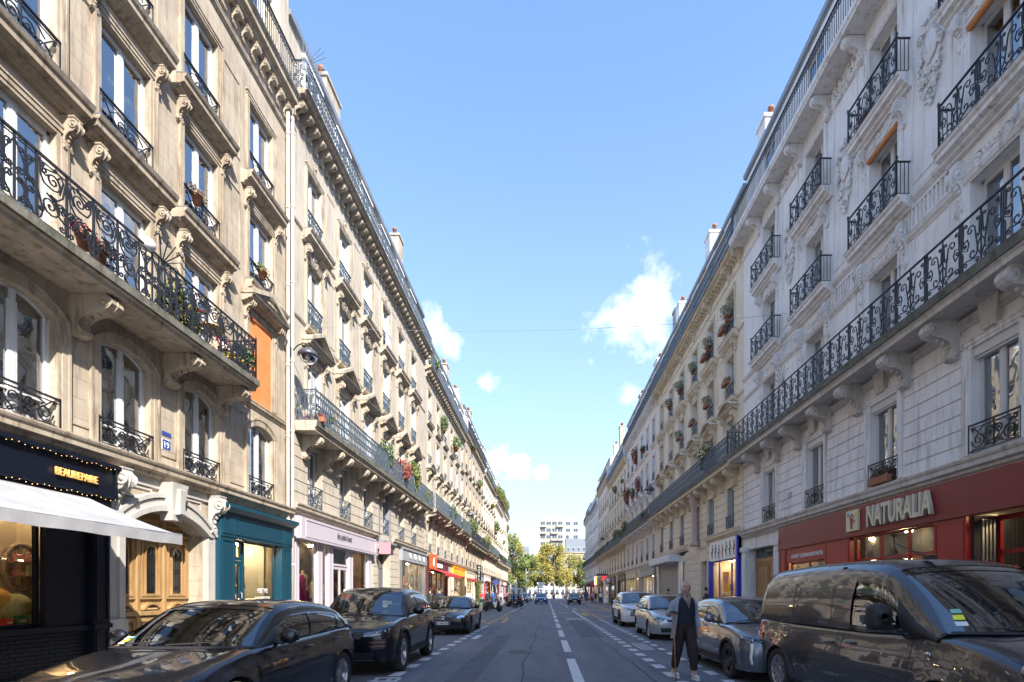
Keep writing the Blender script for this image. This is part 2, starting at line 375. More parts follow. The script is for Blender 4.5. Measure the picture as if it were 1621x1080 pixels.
        both([(w*.2, h*.72), (w*.3, h*.86), (w*.45, h*.85), (w*.5, h*.95)]); both([(0, .02), (w*.08, h*.1), (w*.3, h*.1), (w*.5, h*.3)])
        line([(w/2, .02), (w/2, h-.02)], .009)
        for y in (0, w): line([(y, 0), (y, h+.03)], .011)
        line([(0, h-.07), (w, h-.07)], .006)
    mb.box(-.014, .014, 0, w, .015, .035, mat)
    mb.box(-.024, .024, -.004, w+.004, h-.012, h+.016, mat)
    return mb
def panel(kind, w, h, mat):
    w = round(w, 3); return cached(('railing_panel', kind, w, round(h, 2), mat.name), lambda: iron_panel(kind, w, h, mat))
# ------------------------------------------------------------------ stone pieces
def wall_mb(u0, u1, z0, z1, ops, mat, d=.3, revmat=None):
    """wall face at x=0 with openings (ua,ub,za,zb,rise), reveals of depth d"""
    mb = MB(); revmat = revmat or mat
    us = sorted(set([u0, u1]+[round(v, 4) for o in ops for v in o[:2]])); zs = sorted(set([z0, z1]+[round(v, 4) for o in ops for v in o[2:4]]))
    us = [u for u in us if u0 <= u <= u1]; zs = [z for z in zs if z0 <= z <= z1]
    def solid(u, z): return not any(o[0] < u < o[1] and o[2] < z < o[3] for o in ops)
    for j in range(len(zs)-1):
        i = 0
        while i < len(us)-1:
            if not solid((us[i]+us[i+1])/2, (zs[j]+zs[j+1])/2): i += 1; continue
            k = i
            while k+1 < len(us)-1 and solid((us[k+1]+us[k+2])/2, (zs[j]+zs[j+1])/2): k += 1
            mb.quad((0, us[i], zs[j]), (0, us[k+1], zs[j]), (0, us[k+1], zs[j+1]), (0, us[i], zs[j+1]), mat); i = k+1
    for o in ops:
        a, b, c, e = o[:4]; rise = o[4] if len(o) > 4 else 0
        sp = e-rise
        mb.quad((0, a, c), (-d, a, c), (-d, a, sp), (0, a, sp), revmat); mb.quad((0, b, c), (-d, b, c), (-d, b, sp), (0, b, sp), revmat)
        mb.quad((0, a, c), (0, b, c), (-d, b, c), (-d, a, c), revmat)
        if rise <= 0: mb.quad((0, a, e), (-d, a, e), (-d, b, e), (0, b, e), revmat)
        else:
            pts = arc(a, b, sp, rise, 12)
            for p, q in zip(pts[:-1], pts[1:]):
                mb.quad((0, p[0], p[1]), (0, q[0], q[1]), (0, q[0], e), (0, p[0], e), mat)
                mb.quad((0, p[0], p[1]), (-d, p[0], p[1]), (-d, q[0], q[1]), (0, q[0], q[1]), revmat)
    # closing faces at the ends and the back of the cell row
    mb.quad((0, u0, z0), (-.5, u0, z0), (-.5, u0, z1), (0, u0, z1), mat); mb.quad((0, u1, z0), (-.5, u1, z0), (-.5, u1, z1), (0, u1, z1), mat)
    return mb
def arc(a, b, sp, rise, n):
    w = (b-a)/2; R = (w*w+rise*rise)/(2*rise); cz = sp+rise-R; th = math.asin(min(1, w/R)); c = (a+b)/2
    return [(c+R*sin(-th+2*th*i/n), cz+R*cos(-th+2*th*i/n)) for i in range(n+1)]
def arch_band(mb, a, b, sp, rise, t, x0, x1, mat, n=12, key=None):
    p = arc(a, b, sp, rise, n); q = arc(a-t, b+t, sp, rise+t*.9, n)
    for i in range(n):
        A, B, C, D = p[i], p[i+1], q[i+1], q[i]
        mb.add([(x0, *A), (x0, *B), (x0, *C), (x0, *D), (x1, *A), (x1, *B), (x1, *C), (x1, *D)],
               [(4,5,6,7), (0,1,5,4), (2,3,7,6), (0,4,7,3), (1,2,6,5)], mat)
def ledge_prof(d, h, k=0):
    """stepped cornice profile: wall at x=0, from z=0 to z=h, depth d"""
    return [(0, 0), (d*.25, 0), (d*.28, h*.12), (d*.5, h*.22), (d*.55, h*.36), (d*.82, h*.46), (d*.84, h*.72), (d*.94, h*.80), (d, h*.92), (d, h), (0, h*1.06)]
def ledge_mb(w, d, h, mat):
    mb = MB(); mb.extr(ledge_prof(d, h), -w/2, w/2, mat); mb.box(d*.3, d+.006, -w/2-.004, w/2+.004, h-.012, h+.012, LEAD); return mb
CONS = [(0, 0), (.16, 0), (.27, .05), (.30, .13), (.24, .2), (.2, .3), (.24, .40), (.36, .5), (.52, .57), (.66, .585), (.8, .6), (.92, .66), (1, .76), (.99, .86), (.93, .94), (.86, .96), (.86, 1), (0, 1)]
def console_mb(d, h, w, mat, leaf=True):
    """scrolled stone console; wall at x=0, top at z=0"""
    mb = MB(); mb.extr([(p[0]*d, (p[1]-1)*h) for p in CONS], -w/2, w/2, mat)
    rr = .155*h if h < d*1.4 else .13*h
    for sgn in (-1, 1):
        c = (.80*d, sgn*w/2, (.79-1)*h)
        prof = [(rr, 0), (rr, .012*sgn), (rr*.75, .018*sgn), (rr*.7, .004*sgn), (rr*.42, .004*sgn), (rr*.4, .018*sgn), (0.001, .022*sgn)]
        mb.lathe(prof, c, mat, 12, 'y')
        c2 = (.15*d, sgn*w/2, (.1-1)*h); r2 = .08*h
        mb.lathe([(r2, 0), (r2*.9, .012*sgn), (.001, .018*sgn)], c2, mat, 8, 'y')
        mb.tube([(p[0]*d*.97, sgn*(w/2-.008), (p[1]-1)*h) for p in CONS[4:13]], .012, mat, 5)
    if leaf:
        for i, (px_, pz, r) in enumerate([(.24, .22, .05), (.26, .34, .06), (.38, .47, .07), (.56, .555, .07)]):
            mb.ball((px_*d+.012, 0, (pz-1)*h), r*h*.9, mat, 8, 5, (.5, min(1, w*.38/(r*h)), 1))
        mb.tube([(p[0]*d+.004, 0, (p[1]-1)*h) for p in CONS[9:15]], .014, mat, 5)
    mb.box(0, d*.9, -w/2-.012, w/2+.012, 0, .03, mat)
    return mb
def console(d, h, w, mat): return cached(('console', d, h, w, mat.name), lambda: console_mb(d, h, w, mat))
def surround_mb(w, h, t, d, mat, rise=0, ears=False):
    """moulded architrave around an opening of w x h; bottom at z=0, centred on y"""
    mb = MB(); sp = h-rise
    for s_ in (-1, 1):
        a = s_*w/2
        for k, (t0, t1, dd) in enumerate([(0, t*.35, d*.5), (t*.35, t*.8, d*.75), (t*.8, t, d)]):
            y0, y1 = sorted((a+s_*t0, a+s_*t1)); mb.box(0, dd, y0, y1, 0, sp, mat)
    if rise:
        arch_band(mb, -w/2, w/2, sp, rise, t*.8, 0, d*.75, mat); arch_band(mb, -w/2-t*.8, w/2+t*.8, sp, rise+t*.72, t*.25, 0, d, mat)
    else:
        mb.box(0, d*.5, -w/2-t*.35, w/2+t*.35, sp, sp+t*.35, mat); mb.box(0, d*.75, -w/2-t*.8, w/2+t*.8, sp+t*.35, sp+t*.8, mat); mb.box(0, d, -w/2-t, w/2+t, sp+t*.8, sp+t, mat)
    return mb
def pediment_mb(w, d, h, rise, mat, kind='tri'):
    """frieze-topping ledge with triangular or curved pediment; bottom at z=0"""
    mb = MB(); mb.extr(ledge_prof(d, h*.55), -w/2, w/2, mat)
    mb.box(d*.5, d+.005, -w/2-.003, w/2+.003, h*.55-.01, h*.55+.012, LEAD)
    z = h*.55
    if kind == 'tri':
        pl = [(-w/2, z), (w/2, z), (0, z+rise)]
        mb.extx([(-w/2+.06, z), (w/2-.06, z), (0, z+rise-.03)], 0, d*.35, mat)
        for s_ in (-1, 1):
            a = Vector((0, s_*(w/2+.02), z)); b = Vector((0, 0, z+rise))
            n = Vector((0, s_*rise, w/2)).normalized()*h*.35
            mb.add([(0, a.y, a.z), (d*1.02, a.y, a.z), (d*1.02, b.y, b.z), (0, b.y, b.z), (0, a.y, a.z+h*.38), (d*1.02, a.y, a.z+h*.38), (d*1.02, b.y, b.z+h*.38), (0, b.y, b.z+h*.38)],
                   [(0,1,2,3), (4,7,6,5), (1,5,6,2), (0,4,5,1), (0,3,7,4), (2,6,7,3)], mat)
    else:
        arch_band(mb, -w/2, w/2, z, rise, h*.3, 0, d, mat)
    for i in range(7): mb.ball((d*.35, (i-3)*.07*w/1.4, z+rise*.3*(1-abs(i-3)/3.6)), .045, mat, 6, 4, (.6, 1, 1))
    return mb
def relief_mb(w, h, mat, seed=1, n=60):
    """carved stone cartouche: shield, garlands and leaves, standing proud of the wall; centred"""
    rnd = random.Random(seed); mb = MB()
    mb.ball((0, 0, h*.12), 1, mat, 14, 8, (.05, w*.24, h*.16)); mb.ball((.03, 0, h*.12), 1, mat, 12, 6, (.04, w*.13, h*.1))
    for s_ in (-1, 1):
        for (y, z, r, a0, hd) in [(.30, .30, .12, pi, -1), (.34, .05, .1, pi/2, 1), (.22, -.18, .11, pi, 1), (.16, .42, .07, 0, 1), (.12, -.34, .07, pi, -1)]:
            pts = spiral(y*w, z*h, r*w, a0, 1.4, 9, .2, hd); mb.tube([(.025, s_*p[0], p[1]) for p in pts], [.022*w+.006-.0*i for i in range(len(pts))], mat, 5, smooth=True)
        pts = [(.03, s_*w*(.1+.25*sin(t*pi)), h*(.3-.75*t)) for t in [i/10 for i in range(11)]]
        for k, p in enumerate(pts): mb.ball(p, .028*w+.018, mat, 6, 4, (.8, 1, 1))
    for i in range(n):
        t = rnd.random(); z = (t-.5)*h; wd = w*.42*sin(pi*min(1, t*1.15+.02))
        y = rnd.uniform(-1, 1)*wd
        mb.ball((.015, y, z), rnd.uniform(.018, .04), mat, 5, 4, (.8, rnd.uniform(.6, 1.5), rnd.uniform(.6, 1.8)))
    return mb
# ------------------------------------------------------------------ windows
def win_frame_mb(w, h, rise, mat, mull=.075, transom=0, leaf_bar=.45):
    mb = MB(); t = .055; sp = h-rise
    mb.box(-.06, 0, -w/2, -w/2+t, 0, sp, mat); mb.box(-.06, 0, w/2-t, w/2, 0, sp, mat); mb.box(-.06, .01, -w/2, w/2, 0, t, mat)
    top = sp
    if rise: arch_band(mb, -w/2+t, w/2-t, sp-t*.5, rise, t, -.06, 0, mat)
    else: mb.box(-.06, 0, -w/2, w/2, h-t, h, mat)
    mb.box(-.05, .018, -mull/2, mull/2, t, h-t*.6, mat)
    for s_ in (-1, 1):       # the leaves' own stiles and rails
        a, b = sorted((s_*mull/2, s_*(w/2-t)))
        mb.box(-.045, .008, a, a+.035, t, sp-.02, mat); mb.box(-.045, .008, b-.035, b, t, sp-.02, mat)
        mb.box(-.045, .008, a+.035, b-.035, t, t+.09, mat)
        if not rise: mb.box(-.045, .008, a+.035, b-.035, h-t-.06, h-t, mat)
        if leaf_bar: mb.box(-.04, .004, a+.035, b-.035, leaf_bar, leaf_bar+.035, mat)
    if transom: mb.box(-.05, .02, -w/2+t, w/2-t, h-transom-.03, h-transom+.03, mat)
    return mb
def pane_mb(w, h, rise):
    mb = MB(); sp = h-rise
    if rise:
        p = arc(-w/2, w/2, sp, rise, 10); vs = [(0, -w/2, 0), (0, w/2, 0)]+[(0, q[0], q[1]) for q in p[::-1]]
        mb.add(vs, [tuple(range(len(vs)))], G_WIN)
    else: mb.quad((0, -w/2, 0), (0, w/2, 0), (0, w/2, h), (0, -w/2, h), G_WIN)
    return mb
def curtain_mb(w, h, side, mat):
    mb = MB(); n = 14; vs = []
    for i in range(n+1):
        y = side*(w/2-w*i/n*.36); x = .03*sin(i*2.3)
        vs += [(x, y, 0), (x*.5, y*(.97 if side else 1), h)]
    mb.add(vs, [(2*i, 2*i+2, 2*i+3, 2*i+1) for i in range(n)], mat, True); return mb
def full_curtain_mb(w, h, mat):
    mb = MB(); n = 26; vs = []
    for i in range(n+1): y = -w/2+w*i/n; x = .02*sin(i*1.7)+.008*sin(i*4.1); vs += [(x, y, 0), (x, y, h)]
    mb.add(vs, [(2*i, 2*i+2, 2*i+3, 2*i+1) for i in range(n)], mat, True); return mb
def shutter_mb(w, h, mat, louv=True):
    """folding louvred shutter leaf lying in the reveal; in x-z plane, hinge at x=0"""
    mb = MB(); mb.box(-w, 0, 0, .03, 0, h, mat)
    n = int(h/.09)
    for i in range(1, n): mb.box(-w+.03, -.03, .03, .042, i*h/n, i*h/n+.05, mat)
    return mb
def make_window(b, u, z, w, h, rise=0, rec=.26, guard=None, gh=.0, gmat=IRON, frame=FRAME_W, rnd=random, shutters=None, blind=None, detail=True):
    """window > pane, curtain, railing; placed in the wall of building b"""
    fm = cached(('window', round(w, 2), round(h, 2), rise, frame.name), lambda: win_frame_mb(w, h, rise, frame))
    o = P('window', fm, b, (-rec+.06, u, z))
    P('pane', cached(('pane', round(w, 2), round(h, 2), rise), lambda: pane_mb(w-.06, h-.05, rise)), o, (-.03, 0, .03))
    if detail:
        r = rnd.random()
        if r < .30: P('curtain', cached(('curtain_full', round(w, 2), round(h, 2)), lambda: full_curtain_mb(w-.1, h-rise-.1, CURT)), o, (-.14, 0, .05))
        elif r < .75:
            for s_ in (-1, 1):
                if rnd.random() < .8: P('curtain', cached(('curtain', round(w, 2), round(h, 2), s_), lambda: curtain_mb(w-.1, h-rise-.1, s_, CURT)), o, (-.14, 0, .05))
    if guard:
        P('railing', panel(guard, w+.1, gh, gmat), b, (.03, u-(w+.1)/2, z+.02))
    if shutters:
        for s_ in (-1, 1):
            sw = rec-.07; m = cached(('shutter', round(sw, 2), round(h, 2), shutters.name), lambda: shutter_mb(sw, h-rise-.04, shutters))
            P('shutter', m, o, (rec-.08, -w/2+.01 if s_ < 0 else w/2-.01-.03, .02), sc=(1, 1, 1))
    if blind: P('blind', blind, o, (.05, 0, h-rise))
    return o
def balcony(b, u0, u1, z, d, th, rail, rh, rmat, smat, kinds, pw=.95, inset=.05, ends=(True, True), edge=None):
    """slab + railing panels, as parts of building b; z is the walking level"""
    mb = MB(); h = th
    prof = [(0, -h), (d*.90, -h), (d*.91, -h*.72), (d*.96, -h*.6), (d*.97, -h*.35), (d, -h*.28), (d, 0), (0, 0)]
    mb.extr(prof, u0, u1, smat)
    P('balcony_slab', mb, b, (.0, 0, z))
    if edge:
        mb = MB(); mb.box(d+.001, d+.012, u0, u1, -h*.55, -.005, edge); mb.box(d*.5, d+.012, u0, u1, .0, .012, edge); P('slab_edge', mb, b, (0, 0, z))
    n = max(1, round((u1-u0-2*inset)/pw)); w = (u1-u0-2*inset)/n
    for i in range(n):
        P('railing_panel', panel(kinds[i % len(kinds)], w, rh, rmat), b, (d-inset, u0+inset+i*w, z+.02))
    for e, uu, k in ((0, u0+inset, 0), (1, u1-inset, 1)):
        if ends[e] and d > .45:
            P('railing_end', panel(kinds[0], d-inset-.02, rh, rmat), b, (d-inset, uu, z+.02), (0, 0, pi/2))
            mb = MB(); mb.lathe([(.02, 0), (.02, rh+.04), (.03, rh+.05), (.022, rh+.08), (.001, rh+.12)], (0, 0, 0), rmat, 8); P('railing_post', mb, b, (d-inset, uu, z+.02))
def stone_courses(b, u0, u1, z0, z1, ch, mat, proud=.035, gap=.018, jit=None):
    """one pier of rusticated courses, each stone a part sharing its mesh"""
    n = max(1, round((z1-z0)/ch)); c = (z1-z0)/n; w = round(u1-u0, 3)
    m = cached(('stone', w, round(c, 3), mat.name, proud), lambda: _stone(w, c, gap, proud, mat))
    for i in range(n): P('stone', m, b, (0, u0, z0+i*c))
def _stone(w, c, gap, proud, mat):
    mb = MB(); mb.cbox(-.01, proud, gap/2, w-gap/2, gap/2, c-gap/2, mat, .012); return mb
def dentils(b, u0, u1, z, sp, dz, d, w, mat, name='corbel'):
    m = cached((name, dz, d, w, mat.name), lambda: console_mb(d, dz, w, mat, False))
    n = int((u1-u0)/sp)
    for i in range(n): P(name, m, b, (0, u0+(i+.5)*(u1-u0)/n, z))
def chimney(b, u, x, z, h, w, mat, pots=4):
    mb = MB(); mb.box(x-.35, x+.35, u-w/2, u+w/2, z, z+h, mat); mb.box(x-.42, x+.42, u-w/2-.07, u+w/2+.07, z+h, z+h+.14, mat)
    c = P('chimney', mb, b)
    pm = cached('chimney_pot', lambda: _pot())
    for i in range(pots): P('chimney_pot', pm, c, (x, u-w/2+.2+(w-.4)*i/max(1, pots-1), z+h+.14))
def _pot():
    mb = MB(); mb.lathe([(.13, 0), (.12, .35), (.15, .36), (.14, .48), (.1, .48), (.09, .3)], (0, 0, 0), TERRA, 10); return mb
def roof(b, L, z, rec, mat, dorm=None, slate=ZINC, back=9., h=2.45):
    """attic storey set behind the top balcony, gutter and sloping roof, with dormer windows"""
    mb = MB(); mb.extr([(-rec, z), (-rec, z+h), (-rec-.02, z+h+.02), (-back, z+h+.02), (-back, z)], 0, L, mat); P('attic_wall', mb, b)
    mb = MB(); mb.extr([(-rec+.0, z+h), (-rec+.13, z+h+.05), (-rec+.16, z+h+.2), (-rec+.02, z+h+.22), (-rec-2.6, z+h+1.7), (-back, z+h+2.1), (-back, z+h)], 0, L, slate); P('roof', mb, b)
    dm = cached('dormer', _dormer); dp = cached('dormer_pane', _dpane)
    for u in dorm or []:
        o = P('dormer', dm, b, (-rec, u, z)); P('pane', dp, o, (.02, 0, .25))
def _dormer():
    mb = MB(); mb.box(.0, .09, -.72, -.5, 0, 2.1, TRIM_R); mb.box(.0, .09, .5, .72, 0, 2.1, TRIM_R); mb.box(0, .14, -.78, .78, 2.1, 2.25, TRIM_R)
    for a in ((-.5, -.44, .2, 2.05), (.44, .5, .2, 2.05), (-.04, .04, .2, 2.05), (-.44, -.04, .2, .27), (.04, .44, .2, .27), (-.44, -.04, 1.98, 2.05), (.04, .44, 1.98, 2.05)): mb.box(.0, .06, *a, FRAME_W)
    return mb
def _dpane():
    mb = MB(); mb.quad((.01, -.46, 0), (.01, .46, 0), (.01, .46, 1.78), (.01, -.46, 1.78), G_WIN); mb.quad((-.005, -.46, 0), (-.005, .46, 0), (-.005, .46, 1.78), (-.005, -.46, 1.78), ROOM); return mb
# ------------------------------------------------------------------ a whole building
def building(name, label, side, ya, yb, cols, floors, mats, roofz, **k):
    """side -1: left of the street, +1: right. ya<yb along the street. cols in street coordinates.
    floors: dicts z,w,h and options. Returns the Empty and its u() mapping"""
    X = -8.5 if side < 0 else 9.2
    X += k.get('xoff', 0)
    L = yb-ya
    if side < 0: b = T(name, label, 'building', (X, ya, 0)); u = lambda Y: Y-ya
    else: b = T(name, label, 'building', (X, yb, 0), pi); u = lambda Y: yb-Y
    wallm, trim = mats[0], mats[1]
    rnd = random.Random(k.get('seed', 3)); far = k.get('far', False)
    us = sorted(u(c) for c in cols)
    ops = []
    for f in floors:
        for c in f.get('cols', us):
            ops.append((c-f['w']/2, c+f['w']/2, f['z'], f['z']+f['h'], f.get('rise', 0)))
    gz = k.get('gz', 4.05)
    wt = roofz
    P('wall', wall_mb(0, L, gz, wt, ops, wallm, .34), b)
    # dark rooms behind the windows
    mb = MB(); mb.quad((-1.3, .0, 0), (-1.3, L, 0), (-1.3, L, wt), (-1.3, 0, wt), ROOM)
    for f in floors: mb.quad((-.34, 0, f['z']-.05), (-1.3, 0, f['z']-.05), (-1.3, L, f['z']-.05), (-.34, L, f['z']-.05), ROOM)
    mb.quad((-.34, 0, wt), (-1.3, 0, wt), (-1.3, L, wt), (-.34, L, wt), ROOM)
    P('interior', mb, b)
    for fi, f in enumerate(floors):
        w, h, z, rise = f['w'], f['h'], f['z'], f.get('rise', 0)
        sm = cached(('surround', w, h, rise, trim.name), lambda: surround_mb(w, h, f.get('st', .16), .07, trim, rise))
        for c in f.get('cols', us):
            bl = f.get('blind'); 
            make_window(b, c, z, w, h, rise, f.get('rec', .26), f.get('guard'), f.get('gh', .9), f.get('gmat', IRON), rnd=rnd, shutters=f.get('shutters') if rnd.random() < f.get('shp', 1) else None,
                        detail=not far)
            if f.get('surround', True): P('window_surround', sm, b, (.0, c, z))
            if 'ledge' in f:         # sill ledge under this window: (width, depth, height)
                lw, ld, lh = f['ledge']; P('window_ledge', cached(('ledge', lw, ld, lh, trim.name), lambda: ledge_mb(lw, ld, lh, trim)), b, (.0, c, z-lh))
            if 'ped' in f:
                pw, pd, ph, pr, kd = f['ped']; P('pediment', cached(('pediment', f['ped'], trim.name), lambda: pediment_mb(pw, pd, ph, pr, trim, kd)), b, (.0, c, z+h+f.get('pz', .3)))
            if 'cons' in f:          # consoles flanking the head of this window: (spread, top z above sill, d, h, w)
                cs, ct, cdp, chh, cw = f['cons']
                for s_ in (-1, 1): P('console', console(cdp, chh, cw, trim), b, (.0, c+s_*cs, z+ct))
            if f.get('relief'):
                rw, rh, rz = f['relief']; P('carved_relief', cached(('relief', rw, rh, trim.name), lambda: relief_mb(rw, rh, trim, 5, 26)), b, (.02, c, z+rz))
            if f.get('box'):         # roller-blind box
                P('blind_box', cached(('blind_box', w), lambda: _blindbox(w)), b, (-.12, c, z+h))
    return b, u, L
def _blindbox(w):
    mb = MB(); mb.box(-.14, .10, -w/2+.01, w/2-.01, -.2, -.0, FRAME_W); mb.box(-.1, .06, -w/2+.03, w/2-.03, -.25, -.2, FRAME_W); return mb
def cornice(b, L, z, d, h, mat, soot=None, u0=0):
    mb = MB(); mb.extr(ledge_prof(d, h), u0, L, mat); P('cornice', mb, b, (0, 0, z)); mb = MB(); mb.box(d-.04, d+.012, u0-.002, L+.002, h-.05, h+.012, LEAD); P('gutter_edge', mb, b, (0, 0, z))
def foliage_mb(n, r, mat, size=.05, seed=0, sc=(1, 1, 1), mats=None, shell=.0):
    rnd = random.Random(seed); mb = MB()
    for i in range(n):
        while True:
            p = Vector((rnd.uniform(-1, 1), rnd.uniform(-1, 1), rnd.uniform(-1, 1)))
            if shell < p.length < 1: break
        p = Vector((p.x*r*sc[0], p.y*r*sc[1], p.z*r*sc[2]))
        a = Vector((rnd.gauss(0, 1), rnd.gauss(0, 1), rnd.gauss(0, 1))).normalized(); b_ = a.orthogonal().normalized(); s_ = size*rnd.uniform(.6, 1.4)
        m = mat if not mats else rnd.choice(mats)
        mb.add([p-a*s_, p+b_*s_*.45, p+a*s_, p-b_*s_*.45], [(0,1,2,3)], m)
    return mb
# ------------------------------------------------------------------ ground, road, pavements, markings
ASPH = M('asphalt', (.095, .108, .133), .72, col2=(.145, .158, .183), vscale=1.1, bump=1.4, bscale=150, stretch=(1.6, .22, 1))
t_ = ASPH.node_tree; b_ = t_.nodes['Principled BSDF']; src = b_.inputs['Base Color'].links[0].from_socket; g_ = N(t_, 'ShaderNodeNewGeometry')
for sc_, lo_, hi_, cc in ((260., .30, .62, (1.75, 1.75, 1.75)), (90., .62, .72, (.55, .55, .57)), (5., .60, .72, (.68, .68, .70)), (1.7, .58, .70, (.80, .80, .82))):
    n_ = N(t_, 'ShaderNodeTexNoise', inp={'Scale': sc_, 'Detail': 3.}); Lk(t_, g_.outputs['Position'], n_.inputs['Vector'])
    r_ = N(t_, 'ShaderNodeMapRange', inp={'From Min': lo_, 'From Max': hi_}); Lk(t_, n_.outputs['Fac'], r_.inputs[0])
    if sc_ > 200: r_.inputs['To Max'].default_value = .35
    m_ = N(t_, 'ShaderNodeMix', data_type='RGBA', blend_type='MULTIPLY'); Lk(t_, r_.outputs[0], m_.inputs[0]); Lk(t_, src, m_.inputs[6]); m_.inputs[7].default_value = (*cc, 1); src = m_.outputs[2]
Lk(t_, src, b_.inputs['Base Color'])
PATCH = M('asphalt_patch', (.082, .094, .117), .8, col2=(.115, .126, .15), vscale=2, bump=1.2, bscale=160)
PAVE = M('pavement_asphalt', (.16, .155, .15), .85, col2=(.21, .205, .2), vscale=1.5, bump=.8, bscale=120)
KERB = M('granite_kerb', (.30, .29, .28), .7, col2=(.42, .41, .40), vscale=9, bump=.4, bscale=80)
LINE = M('road_paint', (.60, .61, .63), .7, col2=(.20, .21, .23), vscale=16, thr=(.52, .66), bump=.4, bscale=100)
YLINE = M('yellow_road_paint', (.55, .38, .08), .7, col2=(.33, .25, .09), vscale=9, thr=(.5, .75))
EARTH = M('distant_ground', (.12, .12, .11), .9)
mb = MB(); mb.box(-600, 600, -200, 1500, -.6, -.2, EARTH); structure('ground', mb)
mb = MB(); mb.box(-5.1, 5.4, -45, 150, -.3, 0, ASPH); structure('road', mb)
mb = MB(); mb.box(-60, 60, 150, 168, -.3, 0.0, ASPH); structure('quay_road', mb)
for s_, xk, xf, nm in ((-1, -5.1, -9.4, 'left'), (1, 5.4, 10.0, 'right')):
    mb = MB(); a, b = sorted((xk+s_*.18, xf)); mb.box(a, b, -45, 132, -.3, .12, PAVE); pv = structure('pavement', mb)
    km = MB(); km.cbox(-.09, .09, 0, .985, -.1, .13, KERB, .012); km = km.mesh('kerb_stone')
    for i in range(85): P('kerb_stone', km, pv, (xk+s_*.09, 3+i, 0))
    mb = MB(); a, b = sorted((xk, xk+s_*.18)); mb.box(a, b, 88, 132, -.1, .128, KERB); mb.box(a, b, -45, 3, -.1, .128, KERB); P('kerb_line', mb, pv)
mk = MB()
def stripe(x0, x1, y0, y1, mat=LINE, sk=0): mk.add([(x0+sk*0, y0, .006), (x1, y0, .006), (x1+sk, y1, .006), (x0+sk, y1, .006)], [(0,1,2,3)], mat)
y = 8.75
while y < 120: stripe(.46, .65, y, y+3.3); y += 4.72
y = 3.1
while y < 30:
    stripe(2.20, 2.42, y, y+.55); y += 1.06
y = 3.3
while y < 30: stripe(3.02, 3.2, y, y+.5); y += 1.06
y = 2.9
while y < 24: stripe(-2.88, -2.66, y, y+.55); y += 1.1
stripe(2.22, 2.38, 30.5, 47); stripe(2.22, 2.38, 57, 69); stripe(2.22, 2.38, 74, 86)
stripe(.95, 1.7, 40.5, 40.9); mk.add([(1.1, 31.2, .006), (1.25, 30.6, .006), (1.55, 31, .006), (2.1, 30.4, .006), (2.2, 31.0, .006), (1.5, 31.7, .006)], [(0,1,2,3,4,5)], LINE)
# bicycle box stencil between the dotted lines, small letter-like strokes
stripe(2.55, 2.9, 14.0, 14.1); stripe(2.55, 2.9, 15.7, 15.8); stripe(2.55, 2.6, 14.1, 15.7); stripe(2.85, 2.9, 14.1, 15.7)
for i in range(5): stripe(2.63, 2.82, 14.2+i*.3, 14.32+i*.3)
# T marks of the left parking bays
stripe(-3.05, -2.55, 8.9, 9.02); stripe(-3.05, -2.6, 9.25, 9.37); stripe(-3.0, -2.93, 9.0, 9.3); stripe(-2.78, -2.7, 9.0, 9.2); stripe(-2.62, -2.56, 9.0, 9.3)
stripe(-3.3, -2.95, 8.3, 8.42); stripe(-2.5, -2.3, 17.3, 18.9)
# yellow delivery bays
for x0, x1, y0, y1 in ((3.2, 3.32, 32, 52), (5.1, 5.22, 32, 52)): stripe(x0, x1, y0, y1, YLINE)
for y0 in (32, 45): mk.add([(3.2, y0, .007), (3.36, y0, .007), (5.2, y0+6, .007), (5.04, y0+6, .007)], [(0,1,2,3)], YLINE); mk.add([(5.04, y0, .0075), (5.2, y0, .0075), (3.36, y0+6, .0075), (3.2, y0+6, .0075)], [(0,1,2,3)], YLINE)
stripe(2.6, 2.95, 36, 41, YLINE); stripe(2.6, 2.95, 48, 53, YLINE)
stripe(-2.9, -2.8, 26, 44, YLINE); stripe(-2.55, -2.45, 30, 34, YLINE); mk.add([(-2.9, 26, .007), (-2.75, 26, .007), (-4.6, 33, .007), (-4.75, 33, .007)], [(0,1,2,3)], YLINE); stripe(-2.35, -2.2, 27, 31, YLINE)
stripe(-2.88, -2.76, 44, 75)
structure('road_markings', mk)
mb = MB()      # old trench repair and sealed crack lines
mb.add([(-1.75, 2, .003), (-1.2, 2, .003), (-1.24, 19, .003), (-1.72, 19, .003)], [(0,1,2,3)], PATCH)
mb.add([(1.2, 18, .003), (2.0, 18, .003), (2.0, 29, .003), (1.2, 29, .003)], [(0,1,2,3)], PATCH)
rnd = random.Random(4)
for x0, ys, ye in ((-.35, 4, 30), (1.9, 5, 22), (-2.2, 20, 60)):
    pts = []; x = x0; y = ys
    while y < ye: pts.append((x, y)); x += rnd.uniform(-.04, .04); y += .5
    mb.add([(p[0]-.012, p[1], .0045) for p in pts]+[(p[0]+.012, p[1], .0045) for p in pts[::-1]], [(i, i+1, 2*len(pts)-2-i, 2*len(pts)-1-i) for i in range(len(pts)-1)], RUB)
structure('road_repairs', mb)
mb = MB(); mb.lathe([(.33, 0), (.33, .008), (.27, .008), (.27, .004), (.001, .004)], (0, 0, 0), IRON, 20)
for i in range(5): mb.box(-.22, .22, -.2+i*.09, -.17+i*.09, .004, .008, IRON)
mm = mb.mesh('manhole_cover')
T('manhole_cover', 'round iron manhole cover in the open road lane', 'manhole cover', (-.7, 13.5, .0), mesh=mm)

# ------------------------------------------------------------------ left side of the street
def corbel_row(b, L, z, d, h, mat, sp=.42, u0=0):
    dentils(b, u0, L, z, sp, h*.62, d*.86, .16, mat)
